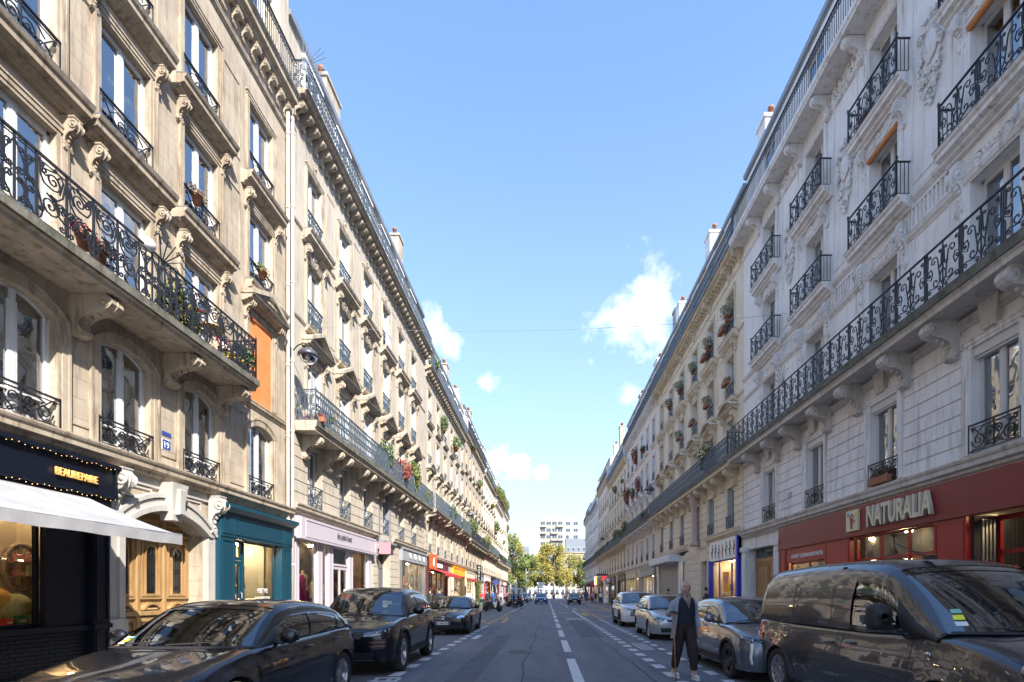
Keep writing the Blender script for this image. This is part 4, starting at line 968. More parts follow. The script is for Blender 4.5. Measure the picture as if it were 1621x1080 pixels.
def build_car(name, label, cat, p, loc, rotz=0, group=None):
    L, Wd, H = p['L'], p['W'], p['H']; hw0 = Wd/2; fo, wb, wr = p['fo'], p['wb'], p['wr']; Ra = wr+p.get('gap', .055)
    paint = p['paint']; yw = (fo, fo+wb)
    car = T(name, label, cat, loc, rotz, group)
    deck, shl = p['deck'], p['shoulder']; zb0 = p.get('sill', .21)
    def plan(y):
        f, r = p.get('rf', .55), p.get('rr', .5); nf, nr = p.get('nf', .74), p.get('nr', .8); w = 1
        if y < f: w = nf+(1-nf)*(1-(1-max(0, y)/f)**2.4)**(1/2.)
        if y > L-r: w = min(w, nr+(1-nr)*(1-(1-max(0, L-y)/r)**2.4)**(1/2.))
        w *= 1-.02*((y-L*.5)/(L*.5))**2
        return hw0*w
    nose = p.get('nose', [(0, .10), (.25, .03), (.45, 0), (.62, .0), (.75, .05), (.9, .14), (1.2, .25)])
    tail = p.get('tail', [(0, .10), (.3, .02), (.5, 0), (.8, .03), (1.1, .1), (1.5, .2)])
    def wz(y): 
        z = zb0
        for c in yw:
            d = abs(y-c)
            if d < Ra: z = max(z, wr+sqrt(Ra*Ra-d*d)*1.0-.01)
        return z
    tops = [0, .10, .22, .36, .55, .78, 1]
    ss = [0, .08, .2, .34, .48, .6, .70, .78, .86, .93, 1]
    crease = p.get('crease', .72)
    def sidef(s): 
        base = .955+.045*(1-abs(s-.5)/.5)**.55 if s < .5 else 1-.085*((s-.5)/.5)**1.8
        return base+(.006 if abs(s-crease) < .02 else 0)
    def pt(y, kind, v):
        zs, zc, hw = smooth(shl, y), smooth(deck, y), plan(y)
        zb = wz(y)
        if kind == 's':
            z = zb+(zs-zb)*v; 
            sv = (z-zb0)/(zs-zb0); x = hw*sidef(max(0, min(1, sv)))
            da = min(abs(math.hypot(y-c, z-wr)-Ra) for c in yw)
            if da < .07 and z > wr*.6: x += .014*(1-da/.07)*p.get('flare', 1)
        else:
            x = hw*sidef(1)*(1-v); z = zs+(max(zc, zs)-zs)*(1-(1-v)**2.3)+.012*sin(pi*min(1, v*3))*(1 if v < .33 else 0)
        yy = y
        if y < .6: yy += lerp(nose, z)*(1-y/.6)**1.3
        if y > L-.6: yy -= lerp(tail, z)*(1-(L-y)/.6)**1.3
        return Vector((x, yy, z))
    ys = set([i*L/46 for i in range(47)]+[.02, .05, .09, .14, .2, .27, L-.02, L-.05, L-.1, L-.17])
    for c in yw:
        for k in range(13): ys.add(c+Ra*cos(pi*k/12))
        ys.add(c-Ra-.003); ys.add(c+Ra+.003)
    ys = sorted(y for y in ys if 0 <= y <= L); yy = [ys[0]]
    for y in ys[1:]:
        if y-yy[-1] > .0028: yy.append(y)
    ys = yy
    mb = MB(); rows = [('s', s) for s in ss]+[('t', t) for t in tops[1:]]; nr = len(rows)
    vs = []
    for y in ys:
        half = [pt(y, k, v) for k, v in rows]
        vs += [Vector((-q.x, q.y, q.z)) for q in half]+[q for q in half[:-1][::-1]]
    n = 2*nr-1
    fs = [(i*n+j, i*n+j+1, (i+1)*n+j+1, (i+1)*n+j) for i in range(len(ys)-1) for j in range(n-1)]
    mb.add(vs, fs, paint, True)
    # front and rear faces, gridded across
    for y, sg in ((0, -1), (L, 1)):
        half = [pt(y, k, v) for k, v in rows]; m = 10; vv = []
        for q in half:
            for j in range(m+1):
                t = -1+2*j/m; vv.append(Vector((q.x*t, q.y+sg*p.get('bulge', .07)*(1-t*t)*1.0, q.z)))
        mb.add(vv, [(i*(m+1)+j, i*(m+1)+j+1, (i+1)*(m+1)+j+1, (i+1)*(m+1)+j) for i in range(nr-1) for j in range(m)], paint, True)
    body = P('body', mb, car)
    bv = bvhtree.BVHTree.FromPolygons([tuple(v) for v in mb.v], mb.f)
    # dark underside and wheel wells
    ub = MB(); vv = []
    for y in ys:
        q = pt(y, 's', 0)
        for sx in (-1, -.62, .62, 1): vv.append((q.x*sx*.995, q.y, q.z+.004))
    ub.add(vv, [(i*4+j, i*4+j+1, (i+1)*4+j+1, (i+1)*4+j) for i in range(len(ys)-1) for j in (0, 1, 2)], TRIMB)
    for sx in (-1, 1):
        for c in yw: ub.box(*sorted((sx*hw0*.55, sx*hw0*.6)), c-Ra, c+Ra, .25, wr+Ra, TRIMB)
    P('underbody', ub, car)
    # ---- canopy
    rc = p['roofc']; y0c, y1c = rc[0][0], rc[-1][0]; yrf, yrr = p['yrf'], p['yrr']; tum = p.get('tum', .32); xbf = p.get('xb', .94)
    def cyx(y):
        zt = smooth(rc, y, .06); zb = min(smooth(shl, y)-.005, zt-.02); 
        xb = plan(min(max(y, .6), L-.5))*xbf
        return zt, zb, xb
    def can(y, s, off=0.):
        zt, zb, xb = cyx(y); hgt = zt-zb; c = min(p.get('corner', .11), hgt*.45); crown = p.get('crown', .055)*min(1, hgt/.3)
        x1 = xb-(hgt-c)*tum; p1 = (x1, zt-c-crown*.6); x2 = max(.05, x1-c*1.15); p2 = (x2, zt-crown*.6)
        if s < .5:
            k = s/.5; x = xb+(p1[0]-xb)*k+.034*sin(pi*k)*min(1, hgt/.3); z = zb+(p1[1]-zb)*k; nrm = Vector((1, 0, .35))
        elif s < .64:
            k = (s-.5)/.14; cx, cz = x1-c*.18, zt-crown*.6-c*.12
            x = (1-k)**2*p1[0]+2*k*(1-k)*cx+k*k*p2[0]; z = (1-k)**2*p1[1]+2*k*(1-k)*cz+k*k*p2[1]; nrm = Vector((1-k, 0, .3+.7*k))
        else:
            k = (s-.64)/.36; x = x2*(1-k); z = p2[1]+crown*.6*(1-(1-k)**2); nrm = Vector((0, 0, 1))
        wf = max(0, min(1, (yrf+.15-y)/(yrf-y0c+.15))); wr_ = max(0, min(1, (y-yrr+.1)/(y1c-yrr+.1)))
        q = (x/xb)**2
        yy = y+p.get('wrap', .2)*q*wf-.12*q*wr_
        if s >= .5:
            if y < yrf: nrm = Vector((nrm.x*.5, -.6, .8))
            elif y > yrr: nrm = Vector((nrm.x*.5, .7, .6))
        return Vector((x, yy, z))+nrm.normalized()*off
    cm = MB(); m = 34; S_ = [0, .12, .25, .38, .46, .5, .53, .57, .61, .64, .72, .82, .92, 1]; yc = [y0c+(y1c-y0c)*i/m for i in range(m+1)]
    vv = []
    for y in yc:
        h_ = [can(y, s) for s in S_]; vv += [Vector((-q.x, q.y, q.z)) for q in h_]+h_[:-1][::-1]
    n = 2*len(S_)-1
    cm.add(vv, [(i*n+j, i*n+j+1, (i+1)*n+j+1, (i+1)*n+j) for i in range(m) for j in range(n-1)], G_CAR, True)
    P('window_glass', cm, car)
    def patch(f, nu, nv, mat, mbx, both=True, th=.0):
        for sg in ((-1, 1) if both else (1,)):
            vv = []
            for i in range(nu+1):
                for j in range(nv+1): q = f(i/nu, j/nv); vv.append((q.x*sg, q.y, q.z))
            mbx.add(vv, [(i*(nv+1)+j, i*(nv+1)+j+1, (i+1)*(nv+1)+j+1, (i+1)*(nv+1)+j) for i in range(nu) for j in range(nv)], mat, True)
    ov = MB(); e = .010
    # roof skin
    patch(lambda a, b: can(yrf+(yrr-yrf)*a, .52+.48*b, e), 22, 10, paint, ov)
    P('roof', ov, car); ov = MB()
    # A pillars, roof rails, C pillars
    ap = p.get('ap', .07)
    patch(lambda a, b: can(y0c+.02+(yrf+.05-y0c)*a, .465+.0*a+(.15-.02*a)*b, e), 14, 6, paint, ov)
    patch(lambda a, b: can(yrf+(yrr-yrf)*a, .455+.08*b, e), 18, 3, paint, ov)
    patch(lambda a, b: can(yrr-.03+(y1c-.01-yrr+.03)*a, .40+.26*b, e), 10, 6, paint, ov)
    fr, rr_ = p['dlo']          # dlo: front y at belt, rear y at (belt, top)
    patch(lambda a, b: can(rr_[0]+(rr_[1]-rr_[0])*b+(y1c-.005-(rr_[0]+(rr_[1]-rr_[0])*b))*a, .54*b, e), 8, 6, paint, ov)
    if fr[0] > y0c+.1: patch(lambda a, b: can(y0c+.01+(fr[0]+(fr[1]-fr[0])*b-y0c)*a, .5*b, e*.8), 6, 5, p.get('quarter', TRIMB), ov)
    if p.get('tailglass'):     # painted metal under the rear window down to the belt is part of the boot
        pass
    PS('pillar', ov, car); ov = MB()
    for yb_, wd, sl in p['pillars']:
        patch(lambda a, b: can(yb_+sl*b-wd/2+wd*a, .5*b, e*.9), 2, 6, p.get('pillm', GLOSSB), ov)
    # black edge round the side glass and the screens, bright belt line
    patch(lambda a, b: can(fr[0]-.05+(rr_[0]-fr[0]+.05)*a, .0+.045*b, e*1.15), 24, 1, p.get('belt', GLOSSB), ov)
    patch(lambda a, b: can(fr[1]-.0+(rr_[1]-fr[1])*a, .435+.025*b, e*.7), 24, 1, GLOSSB, ov)
    patch(lambda a, b: can(yrf-.10+.11*a, .6+.4*b, e*.5), 2, 6, GLOSSB, ov)
    patch(lambda a, b: can(y0c+.0+.05*a, .6+.4*b, e*.5), 2, 6, TRIMB, ov)
    patch(lambda a, b: can(yrr-.02+.08*a, .6+.4*b, e*.5), 2, 6, GLOSSB, ov)
    PS('window_trim', ov, car)
    if p.get('vanside'):
        ov = MB(); y0v, y1v = p['vanside']
        patch(lambda a, b: can(y0v+(y1v-y0v)*a, .5*b, e*1.3), 24, 8, paint, ov)
        PS('side_panel', ov, car); ov = MB()
        for (a0, a1, s0, s1) in p['vanpanels']:
            for (u0_, u1_, v0, v1) in ((a0, a1, s0, s0+.012), (a0, a1, s1-.012, s1), (a0, a0+.015, s0, s1), (a1-.015, a1, s0, s1)):
                patch(lambda a, b: can(u0_+(u1_-u0_)*a, v0+(v1-v0)*b, e*1.9), 8, 4, TRIMB if p.get('darklines') else paint, ov)
            patch(lambda a, b: can(a0+.03+(a1-a0-.06)*a, s0+.02+(s1-s0-.04)*b, e*1.6), 8, 4, p.get('panelm', paint), ov)
        PS('pressed_panel', ov, car)
    # ---- interior
    it = MB(); zf = shl[0][1]-.35; yd = y0c+.25; zbelt = smooth(shl, yrf); it.box(-hw0*.85, hw0*.85, y0c+.1, y1c-.15, .35, .45, SEAT)
    it.extr([(0, 0)]*0 or [(-.1, 0), (.1, 0), (.1, .1), (-.1, .1)], 0, .01, SEAT)
    it.add([(-hw0*.84, y0c+.12, .6), (hw0*.84, y0c+.12, .6), (hw0*.84, y0c+.12, zbelt-.1), (-hw0*.84, y0c+.12, zbelt-.1), (-hw0*.84, y0c+.62, .6), (hw0*.84, y0c+.62, .6), (hw0*.84, y0c+.58, zbelt-.03), (-hw0*.84, y0c+.58, zbelt-.03)],
           [(0,1,2,3), (3,2,6,7), (7,6,5,4)], SEAT)
    zseat = .52+(H-1.42)*.6; yst = yrf+.42
    for sx in (-.37, .37):
        it.cbox(sx-.24, sx+.24, yst-.35, yst+.15, zseat-.15, zseat, SEAT, .04)
        it.extx([(yst+.08, zseat-.05), (yst+.22, zseat-.05), (yst+.36, zseat+.58), (yst+.26, zseat+.6)], sx-.23, sx+.23, SEAT)
        it.extx([(yst+.27, zseat+.62), (yst+.37, zseat+.62), (yst+.40, zseat+.80), (yst+.31, zseat+.82)], sx-.13, sx+.13, SEAT)
    if not p.get('vanside'):
        yr = yst+.85; it.extx([(yr+.05, zseat-.05), (yr+.2, zseat-.05), (yr+.36, zseat+.5), (yr+.24, zseat+.52)], -.58, .58, SEAT); it.box(-.58, .58, yr-.4, yr+.1, zseat-.2, zseat-.02, SEAT)
        for sx in (-.36, .36): it.extx([(yr+.25, zseat+.52), (yr+.35, zseat+.52), (yr+.37, zseat+.68), (yr+.29, zseat+.69)], sx-.12, sx+.12, SEAT)
    else: it.box(-hw0*.8, hw0*.8, yst+.5, yst+.55, .4, H-.1, SEAT)
    P('interior', it, car)
    sw = MB(); c = Vector((p.get('swx', .37), yst-.52, zseat+.36)); sw.tube([c+Vector((.185*cos(a), .06*sin(a), .175*sin(a))) for a in [2*pi*i/20 for i in range(20)]], .016, GLOSSB, 6, closed=True); sw.tube([c-Vector((.17, 0, 0)), c, c+Vector((.17, 0, 0))], .018, GLOSSB, 5); sw.ball(c, .06, GLOSSB, 8, 5, (1, .5, 1))
    P('steering_wheel', sw, car)
    mr = MB(); q = can(yrf-.02, 1); mr.cbox(-.12, .12, q.y-.02, q.y+.03, q.z-.14, q.z-.07, TRIMB, .01); mr.box(-.01, .01, q.y, q.y+.02, q.z-.08, q.z-.02, TRIMB); P('rear_view_mirror', mr, car)
    # ---- drape helpers
    def front(x, z, off=.004):
        h = bv.ray_cast(Vector((x, -2, z)), Vector((0, 1, 0)))
        if h[0] is None: return Vector((x, .1, z))
        return h[0]-Vector((0, 1, 0))*off
    def rear(x, z, off=.004):
        h = bv.ray_cast(Vector((x, L+2, z)), Vector((0, -1, 0)))
        return Vector((x, L, z)) if h[0] is None else h[0]+Vector((0, 1, 0))*off
    def side_(y, z, off=.003):
        h = bv.ray_cast(Vector((2.5, y, z)), Vector((-1, 0, 0)))
        return Vector((hw0, y, z)) if h[0] is None else h[0]+Vector((1, 0, 0))*off
    def band(fn, lo, hi, mat, mbx, rows=4, off=.004, both=True):
        n_ = len(lo)-1
        patch(lambda a, b: fn(*[lo[min(n_, int(round(a*n_)))][k]*(1-b)+hi[min(n_, int(round(a*n_)))][k]*b for k in (0, 1)], off), n_, rows, mat, mbx, both)
    def line(fn, pts, w, mat, mbx, off=.003):
        # resample
        out = []
        for a, b in zip(pts[:-1], pts[1:]):
            k = max(1, int(math.hypot(b[0]-a[0], b[1]-a[1])/.05))
            out += [(a[0]+(b[0]-a[0])*i/k, a[1]+(b[1]-a[1])*i/k) for i in range(k)]
        out.append(pts[-1]); lo, hi = [], []
        for i, q in enumerate(out):
            a = out[max(0, i-1)]; b = out[min(len(out)-1, i+1)]; d = Vector((b[0]-a[0], b[1]-a[1])); d = d.normalized() if d.length else Vector((1, 0)); nn = Vector((-d.y, d.x))*w/2
            lo.append((q[0]-nn.x, q[1]-nn.y)); hi.append((q[0]+nn.x, q[1]+nn.y))
        band(fn, lo, hi, mat, mbx, 1, off)
    ctx = dict(car=car, front=front, rear=rear, side=side_, band=band, line=line, can=can, p=p, patch=patch, ys=ys, pt=pt, L=L, hw0=hw0)
    # seams
    sm = MB()
    for pts in p['seams']: line(side_, pts, .009, TRIMB, sm, .0022)
    sm_h = p.get('hoodseam')
    PS('door_seam', sm, car)
    for (y, z) in p['handles']:
        hm = MB(); q = side_(y, z, 0)
        for sg in (-1, 1):
            pts = [Vector((sg*(side_(y-.1+.2*i/8, z, 0).x+.006+.03*sin(pi*i/8)**.5), y-.1+.2*i/8, z+.005)) for i in range(9)]
            hm.tube(pts, .013, paint, 6)
        PS('door_handle', hm, car)
    # sill moulding
    sl_ = MB(); ya, yb = yw[0]+Ra+.02, yw[1]-Ra-.02
    if p.get('clad'):
        band(side_, [(ya+(yb-ya)*i/14, zb0+.015) for i in range(15)], [(ya+(yb-ya)*i/14, zb0+.15) for i in range(15)], TRIMB, sl_, 3, .012)
        for c in yw:
            lo = [(c+Ra*cos(pi*i/18), wr-.02+Ra*sin(pi*i/18)) for i in range(19)]; hi = [(c+(Ra+.055)*cos(pi*i/18), wr-.02+(Ra+.055)*sin(pi*i/18)) for i in range(19)]
            band(side_, lo, hi, TRIMB, sl_, 2, .012)
    else: band(side_, [(ya+(yb-ya)*i/14, zb0+.01) for i in range(15)], [(ya+(yb-ya)*i/14, zb0+.05) for i in range(15)], TRIMB, sl_, 2, .008)
    PS('sill_moulding', sl_, car)
    # mirrors
    my, mz = p['mirror']; ms = p.get('mirs', 1.)
    for sg in (-1, 1):
        mm_ = MB(); q = can(my, .08); x0 = q.x
        if ms < 1.2: mm_.ball((sg*(x0+.17*ms), my-.02, mz+.03), .1*ms, p.get('mirm', paint), 14, 9, (1.05, .62, .82))
        else:
            cx, cz = sg*(x0+.16), mz+.06
            prof = [(.3, -.09), (.75, -.075), (.97, -.03), (1, .03), (1, .055)]; vv = []
            for sc_, yy_ in prof:
                for j in range(20):
                    a = 2*pi*j/20; cu = abs(cos(a))**.5*(1 if cos(a) > 0 else -1); su = abs(sin(a))**.5*(1 if sin(a) > 0 else -1); vv.append((cx+.115*sc_*cu, my+yy_, cz+.135*sc_*su))
            mm_.add(vv, [(i*20+j, i*20+(j+1) % 20, (i+1)*20+(j+1) % 20, (i+1)*20+j) for i in range(4) for j in range(20)]+[tuple(range(20)), tuple(range(80, 100))], p.get('mirm', paint), True)
        mm_.tube([(sg*(x0-.03), my+.02, mz-.04), (sg*(x0+.1), my, mz-.04)], .025, TRIMB, 8)
        w_ = P('wing_mirror', mm_, car)
        g = MB(); g.add([(sg*(x0+.09*ms), my+.047, mz-.02), (sg*(x0+.25*ms), my+.047, mz-.02), (sg*(x0+.25*ms), my+.047, mz+.08), (sg*(x0+.09*ms), my+.047, mz+.08)], [(0,1,2,3)], CHROME); P('mirror_glass', g, w_)
    # wheels
    xo = hw0-.125+p.get('track', 0)
    for c in yw:
        for sg in (-1, 1): wheel(car, sg*xo, c, wr, sg, p.get('spokes', 5), p.get('rim', RIM), p.get('tw', .21), 0)
    # wipers
    wp_ = MB()
    for x0, x1 in ((-.05, .5), (-.6, -.1)):
        pts = []
        for i in range(6):
            x = x0+(x1-x0)*i/5; q = can(y0c+.05+.02*i/5, 1); s_ = 1-abs(x)/plan(1.5)*.33; q = can(y0c+.06+.012*i, s_, .018); pts.append((x, q.y, q.z))
        wp_.tube(pts, .009, TRIMB, 4)
    PS('wiper', wp_, car)
    # rear lamps
    rl = MB(); zs = smooth(shl, L)
    tl = p.get('tl', (.55, .82, zs-.16, zs-.04)); band(rear, [(tl[0]*hw0+(tl[1]-tl[0])*hw0*i/6, tl[2]) for i in range(7)], [(tl[0]*hw0+(tl[1]-tl[0])*hw0*i/6, tl[3]) for i in range(7)], REDL, rl, 3, .006)
    y2 = L-.02; band(side_, [(L-.30+.26*i/6, tl[2]+.01) for i in range(7)], [(L-.30+.26*i/6, tl[3]) for i in range(7)], REDL, rl, 3, .006)
    PS('tail_light', rl, car)
    return ctx
def headlight(ctx, lo, hi, n=2, name='headlight', dark=True, inner=LAMPIN):
    for sg in (1, -1):
        m = MB(); f = ctx['front']
        def fn(x, z, off): q = f(x*sg, z, off); return q
        N_ = len(lo)-1
        for mat, off, ins in ((GLOSSB if dark else LAMPIN, .003, 0), ):
            vv = []
            for i in range(N_+1):
                for j in range(5):
                    b = j/4; vv.append(fn(lo[i][0]*(1-b)+hi[i][0]*b, lo[i][1]*(1-b)+hi[i][1]*b, off))
            m.add(vv, [(i*5+j, i*5+j+1, (i+1)*5+j+1, (i+1)*5+j) for i in range(N_) for j in range(4)], mat, True)
        for k in range(n):
            t = (k+.5)/n; i = t*N_; a = int(i); fr_ = i-a; a2 = min(N_, a+1)
            c = [((lo[a][q]+hi[a][q])*(1-fr_)+(lo[a2][q]+hi[a2][q])*fr_)/2 for q in (0, 1)]; hh = (hi[a][1]-lo[a][1])*.36
            q = fn(c[0], c[1], .008); m.lathe([(hh, -.008), (hh*.9, 0), (hh*.6, .004), (.001, -.004)], q, inner, 14, 'y')
        # bright running-light strip along the lower edge
        vv = []
        for i in range(N_+1):
            for b in (.06, .2): vv.append(fn(lo[i][0]*(1-b)+hi[i][0]*b, lo[i][1]*(1-b)+hi[i][1]*b, .009))
        m.add(vv, [(i*2, i*2+1, i*2+3, i*2+2) for i in range(N_)], WHITE, True)
        o = P(name, m, ctx['car']); l_ = MB(); vv = []
        for i in range(N_+1):
            for j in range(5):
                b = j/4; vv.append(fn(lo[i][0]*(1-b)+hi[i][0]*b, lo[i][1]*(1-b)+hi[i][1]*b, .016))
        l_.add(vv, [(i*5+j, i*5+j+1, (i+1)*5+j+1, (i+1)*5+j) for i in range(N_) for j in range(4)], LENS, True); P('lens', l_, o)
def fpatch(ctx, name, lo, hi, mat, off=.005, both=True, rows=4, fn='front'):
    m = MB(); ctx['band'](ctx[fn], lo, hi, mat, m, rows, off, both)
    return PS(name, m, ctx['car'])
def rng(x0, z0, x1, z1, n=8): return [(x0+(x1-x0)*i/n, z0+(z1-z0)*i/n) for i in range(n+1)]
def nplate(ctx, z, txt, mat=PLATE_W, ink=INK, blue=True, w=.26, x=0):
    q = ctx['front'](x, z, .02); m = MB(); m.box(-w+x, w+x, q.y-.006, q.y+.03, z-.056, z+.056, mat); o = P('number_plate', m, ctx['car'])
    if blue:
        m = MB(); 
        for s_ in (-1, 1): a, b = sorted((s_*(w-.004), s_*(w-.048))); m.box(a+x, b+x, q.y-.009, q.y-.004, z-.054, z+.054, M('plate_blue', (.02, .08, .4), .4))
        P('plate_band', m, o)
    me, a, b = text_mb(txt, .105, .004, ink, .9, .001)
    t = P('plate_lettering', me, o, (x-(a+b)/2*1, q.y-.009, z-.037)); t.rotation_euler = (0, 0, -pi/2); t.location = (x-(a+b)/2, q.y-.009, z-.037)
    return o
def grille_bars(ctx, x0, x1, z0, z1, n, mat, tilt=0, name='grille_bars'):
    m = MB()
    for i in range(n):
        z = z0+(z1-z0)*(i+.5)/n; pts = [ctx['front'](x, z, .014) for x in [x0+(x1-x0)*k/12 for k in range(13)]]; m.tube(pts, .0075, mat, 4)
    return P(name, m, ctx['car'])
PB = car_paint('black_car_paint', (.003, .004, .008), 0., .4); PGREY = car_paint('dark_grey_metallic_paint', (.06, .063, .07), .6, .3); PG2 = car_paint('mid_grey_metallic_paint', (.16, .18, .21), .6, .3)
PSIL = car_paint('silver_paint', (.42, .44, .46), .6, .3); PWH = car_paint('white_car_paint', (.66, .67, .68), 0., .3); PBLUE = car_paint('blue_car_paint', (.012, .07, .26), .3, .25)
def seams4(y1, y2, y3, z0, zs, yarch):
    """front door, rear door outlines"""
    return [[(y1, zs-.01), (y1+.0, z0+.25), (y1+.06, z0+.06), (y2-.02, z0+.06), (y2, z0+.25), (y2, zs-.01)],
            [(y2+.02, z0+.06), (yarch-.15, z0+.06), (yarch-.06, z0+.25), (y3-.0, zs-.22), (y3+.02, zs-.01)]]
# 1. black hatchback, front left
p = dict(L=4.31, W=1.79, H=1.43, fo=.87, wb=2.6, wr=.325, paint=PB, rim=RIM, spokes=5,
         deck=[(0, .66), (.12, .73), (.35, .80), (.8, .88), (1.2, .945), (1.5, .98), (2, 1.0), (3.6, 1.02), (4.1, 1.0), (4.31, .93)],
         shoulder=[(0, .58), (.15, .66), (.4, .74), (.8, .83), (1.2, .895), (1.6, .925), (2.6, .95), (3.4, .975), (4.0, .985), (4.31, .93)],
         roofc=[(1.12, .925), (1.4, 1.08), (1.7, 1.24), (2.0, 1.365), (2.25, 1.415), (2.6, 1.432), (3.0, 1.42), (3.4, 1.375), (3.75, 1.29), (4.0, 1.15), (4.18, 1.0)],
         yrf=2.0, yrr=3.65, xb=.885, rr=.72, nr=.68, dlo=((1.52, 1.75), (3.9, 3.62)), pillars=[(2.62, .09, .10), (3.42, .06, .14)], belt=GLOSSB, mirror=(1.72, .99), seams=seams4(1.42, 2.62, 3.38, .2, .95, 3.47),
         handles=[(2.42, .84), (3.28, .87)])
c = build_car('parked_car', 'black hatchback nearest the camera on the left, parked below the white awning', 'car', p, (-3.88, 4.22, 0), radians(-.5))
headlight(c, [(.42, .56), (.55, .55), (.68, .57), (.80, .62)], [(.42, .62), (.55, .66), (.68, .70), (.80, .73)]); fpatch(c, 'grille', rng(-.36, .34, .36, .34), rng(-.42, .66, .42, .66), TRIMB, both=False, rows=6); grille_bars(c, -.38, .38, .36, .64, 7, GLOSSB); nplate(c, .45, '')
for (s_, yy_) in ((.80, 1.52), (.76, 1.62), (.73, 1.46)): pass
def stickers(ctx, ylist, side=-1):
    m = MB(); can = ctx['can']
    for (y, s, w, mat) in ylist:
        cs = [can(y-w, s-.02, .002), can(y-w, s+.02, .002), can(y+w, s+.02, .002), can(y+w, s-.02, .002)]
        m.add([(q.x*side, q.y, q.z) for q in cs], [(0,1,2,3)], mat)
    P('windscreen_sticker', m, ctx['car'])
ST_G = M('green_sticker', (.2, .5, .38), .5); ST_Y = M('yellow_sticker', (.75, .8, .04), .5); ST_W = M('pale_sticker', (.6, .7, .66), .5)
stickers(c, [(1.22, .68, .018, ST_W), (1.275, .685, .024, ST_Y), (1.33, .69, .016, ST_G)], -1)
# 2. black compact SUV
p = dict(L=4.37, W=1.90, H=1.65, fo=.87, wb=2.68, wr=.375, gap=.065, paint=PB, rim=RIM, spokes=5, tw=.235, sill=.27, clad=True, rf=.5, nf=.80, flare=1.5,
         nose=[(0, .2), (.3, .08), (.45, .0), (.75, .0), (.9, .06), (1.1, .15)],
         deck=[(0, .88), (.12, .93), (.35, .98), (.8, 1.03), (1.2, 1.08), (1.6, 1.1), (4.0, 1.14), (4.37, 1.06)],
         shoulder=[(0, .83), (.2, .90), (.5, .95), (1.0, 1.0), (1.6, 1.04), (2.6, 1.08), (3.6, 1.13), (4.2, 1.13), (4.37, 1.06)],
         roofc=[(1.08, 1.04), (1.35, 1.22), (1.65, 1.42), (1.9, 1.56), (2.2, 1.62), (2.7, 1.645), (3.2, 1.62), (3.7, 1.57), (4.0, 1.50), (4.15, 1.33), (4.24, 1.14)],
         yrf=1.92, yrr=3.95, dlo=((1.5, 1.7), (4.02, 3.75)), pillars=[(2.6, .10, .06), (3.42, .09, .10)], mirror=(1.66, 1.13), mirs=1.15,
         seams=seams4(1.42, 2.6, 3.35, .27, 1.06, 3.4), handles=[(2.42, .96), (3.22, .99)], xb=.895)
c = build_car('parked_car', 'glossy black compact SUV with hexagon-mesh grille and red-numbered plate, second on the left', 'car', p, (-3.68, 9.32, 0), radians(1.6))
headlight(c, [(.44, .735), (.58, .745), (.72, .77), (.84, .80)], [(.44, .80), (.58, .825), (.72, .85), (.84, .87)], 3)
fpatch(c, 'grille', rng(-.40, .70, .40, .70), rng(-.44, .82, .44, .82), TRIMB, both=False, rows=5)
m = MB()
for r_ in range(3):
    for k in range(-7, 8):
        x = k*.058+(r_ % 2)*.029; z = .715+r_*.037
        if abs(x) > .4: continue
        q = c['front'](x, z, .012); m.tube([(q.x+.03*cos(a), q.y, q.z+.019*sin(a)) for a in [pi*i/3 for i in range(6)]], .0045, METAL, 4, closed=True)
P('grille_mesh', m, c['car'])
fpatch(c, 'bumper_intake', rng(-.55, .33, .55, .33), rng(-.62, .45, .62, .45), TRIMB, both=False)
fpatch(c, 'side_vent', rng(.56, .50, .82, .52, 6), rng(.60, .66, .82, .70, 6), TRIMB)
m = MB()
for z in (.56, .63): c['band'](c['front'], rng(.54, z-.009, .80, z+.001, 6), rng(.54, z+.009, .80, z+.02, 6), M('copper_trim', (.22, .11, .09), .35, .6), m, 1, .014)
c['band'](c['front'], rng(.0, .30, .6, .30, 8), rng(0, .315, .6, .315, 8), METAL, m, 1, .012); PS('vent_blade', m, c['car'])
nplate(c, .57, '196', PLATE_W, INK_R, False, .26, -.0)
def hood_letters(ctx, txt, z, size, mat=CHROME, sp=.11):
    for i, ch in enumerate(txt):
        x = (i-(len(txt)-1)/2)*sp; 
        q = ctx['front'](x, z, .012)
        me, a, b = text_mb(ch, size, .006, mat, 1.2, .001); o = P('bonnet_letter', me, ctx['car'], (x-(a+b)/2, q.y, z-size*.35)); o.rotation_euler = (0, 0, -pi/2)
hood_letters(c, 'ROVER', .862, .055)
# 3. black coupe
p = dict(L=4.69, W=1.81, H=1.41, fo=.85, wb=2.84, wr=.34, paint=PB, rim=RIM_D, spokes=10,
         deck=[(0, .68), (.12, .75), (.4, .83), (1, .92), (1.5, .965), (2, .98), (4.0, 1.0), (4.4, .99), (4.69, .9)],
         shoulder=[(0, .62), (.2, .70), (.6, .78), (1.1, .86), (1.7, .91), (2.6, .94), (3.6, .98), (4.4, .96), (4.69, .9)],
         roofc=[(1.32, .95), (1.65, 1.12), (2.0, 1.28), (2.2, 1.36), (2.5, 1.405), (2.9, 1.40), (3.3, 1.34), (3.7, 1.22), (4.1, 1.06), (4.25, 1.0)],
         yrf=2.15, yrr=3.3, xb=.88, dlo=((1.75, 1.95), (3.72, 3.4)), pillars=[(3.0, .06, .1)], belt=CHROME, mirror=(1.95, .97), seams=[[(1.65, .9), (1.65, .4), (1.75, .27), (3.0, .27), (3.1, .5), (3.15, .92)]], handles=[(2.95, .83)])
c = build_car('parked_car', 'low black coupe with round star emblem in its grille, third on the left', 'car', p, (-3.72, 18.85, 0), radians(.5))
headlight(c, [(.50, .60), (.62, .59), (.74, .62), (.82, .68)], [(.50, .68), (.62, .72), (.74, .75), (.82, .77)], 2)
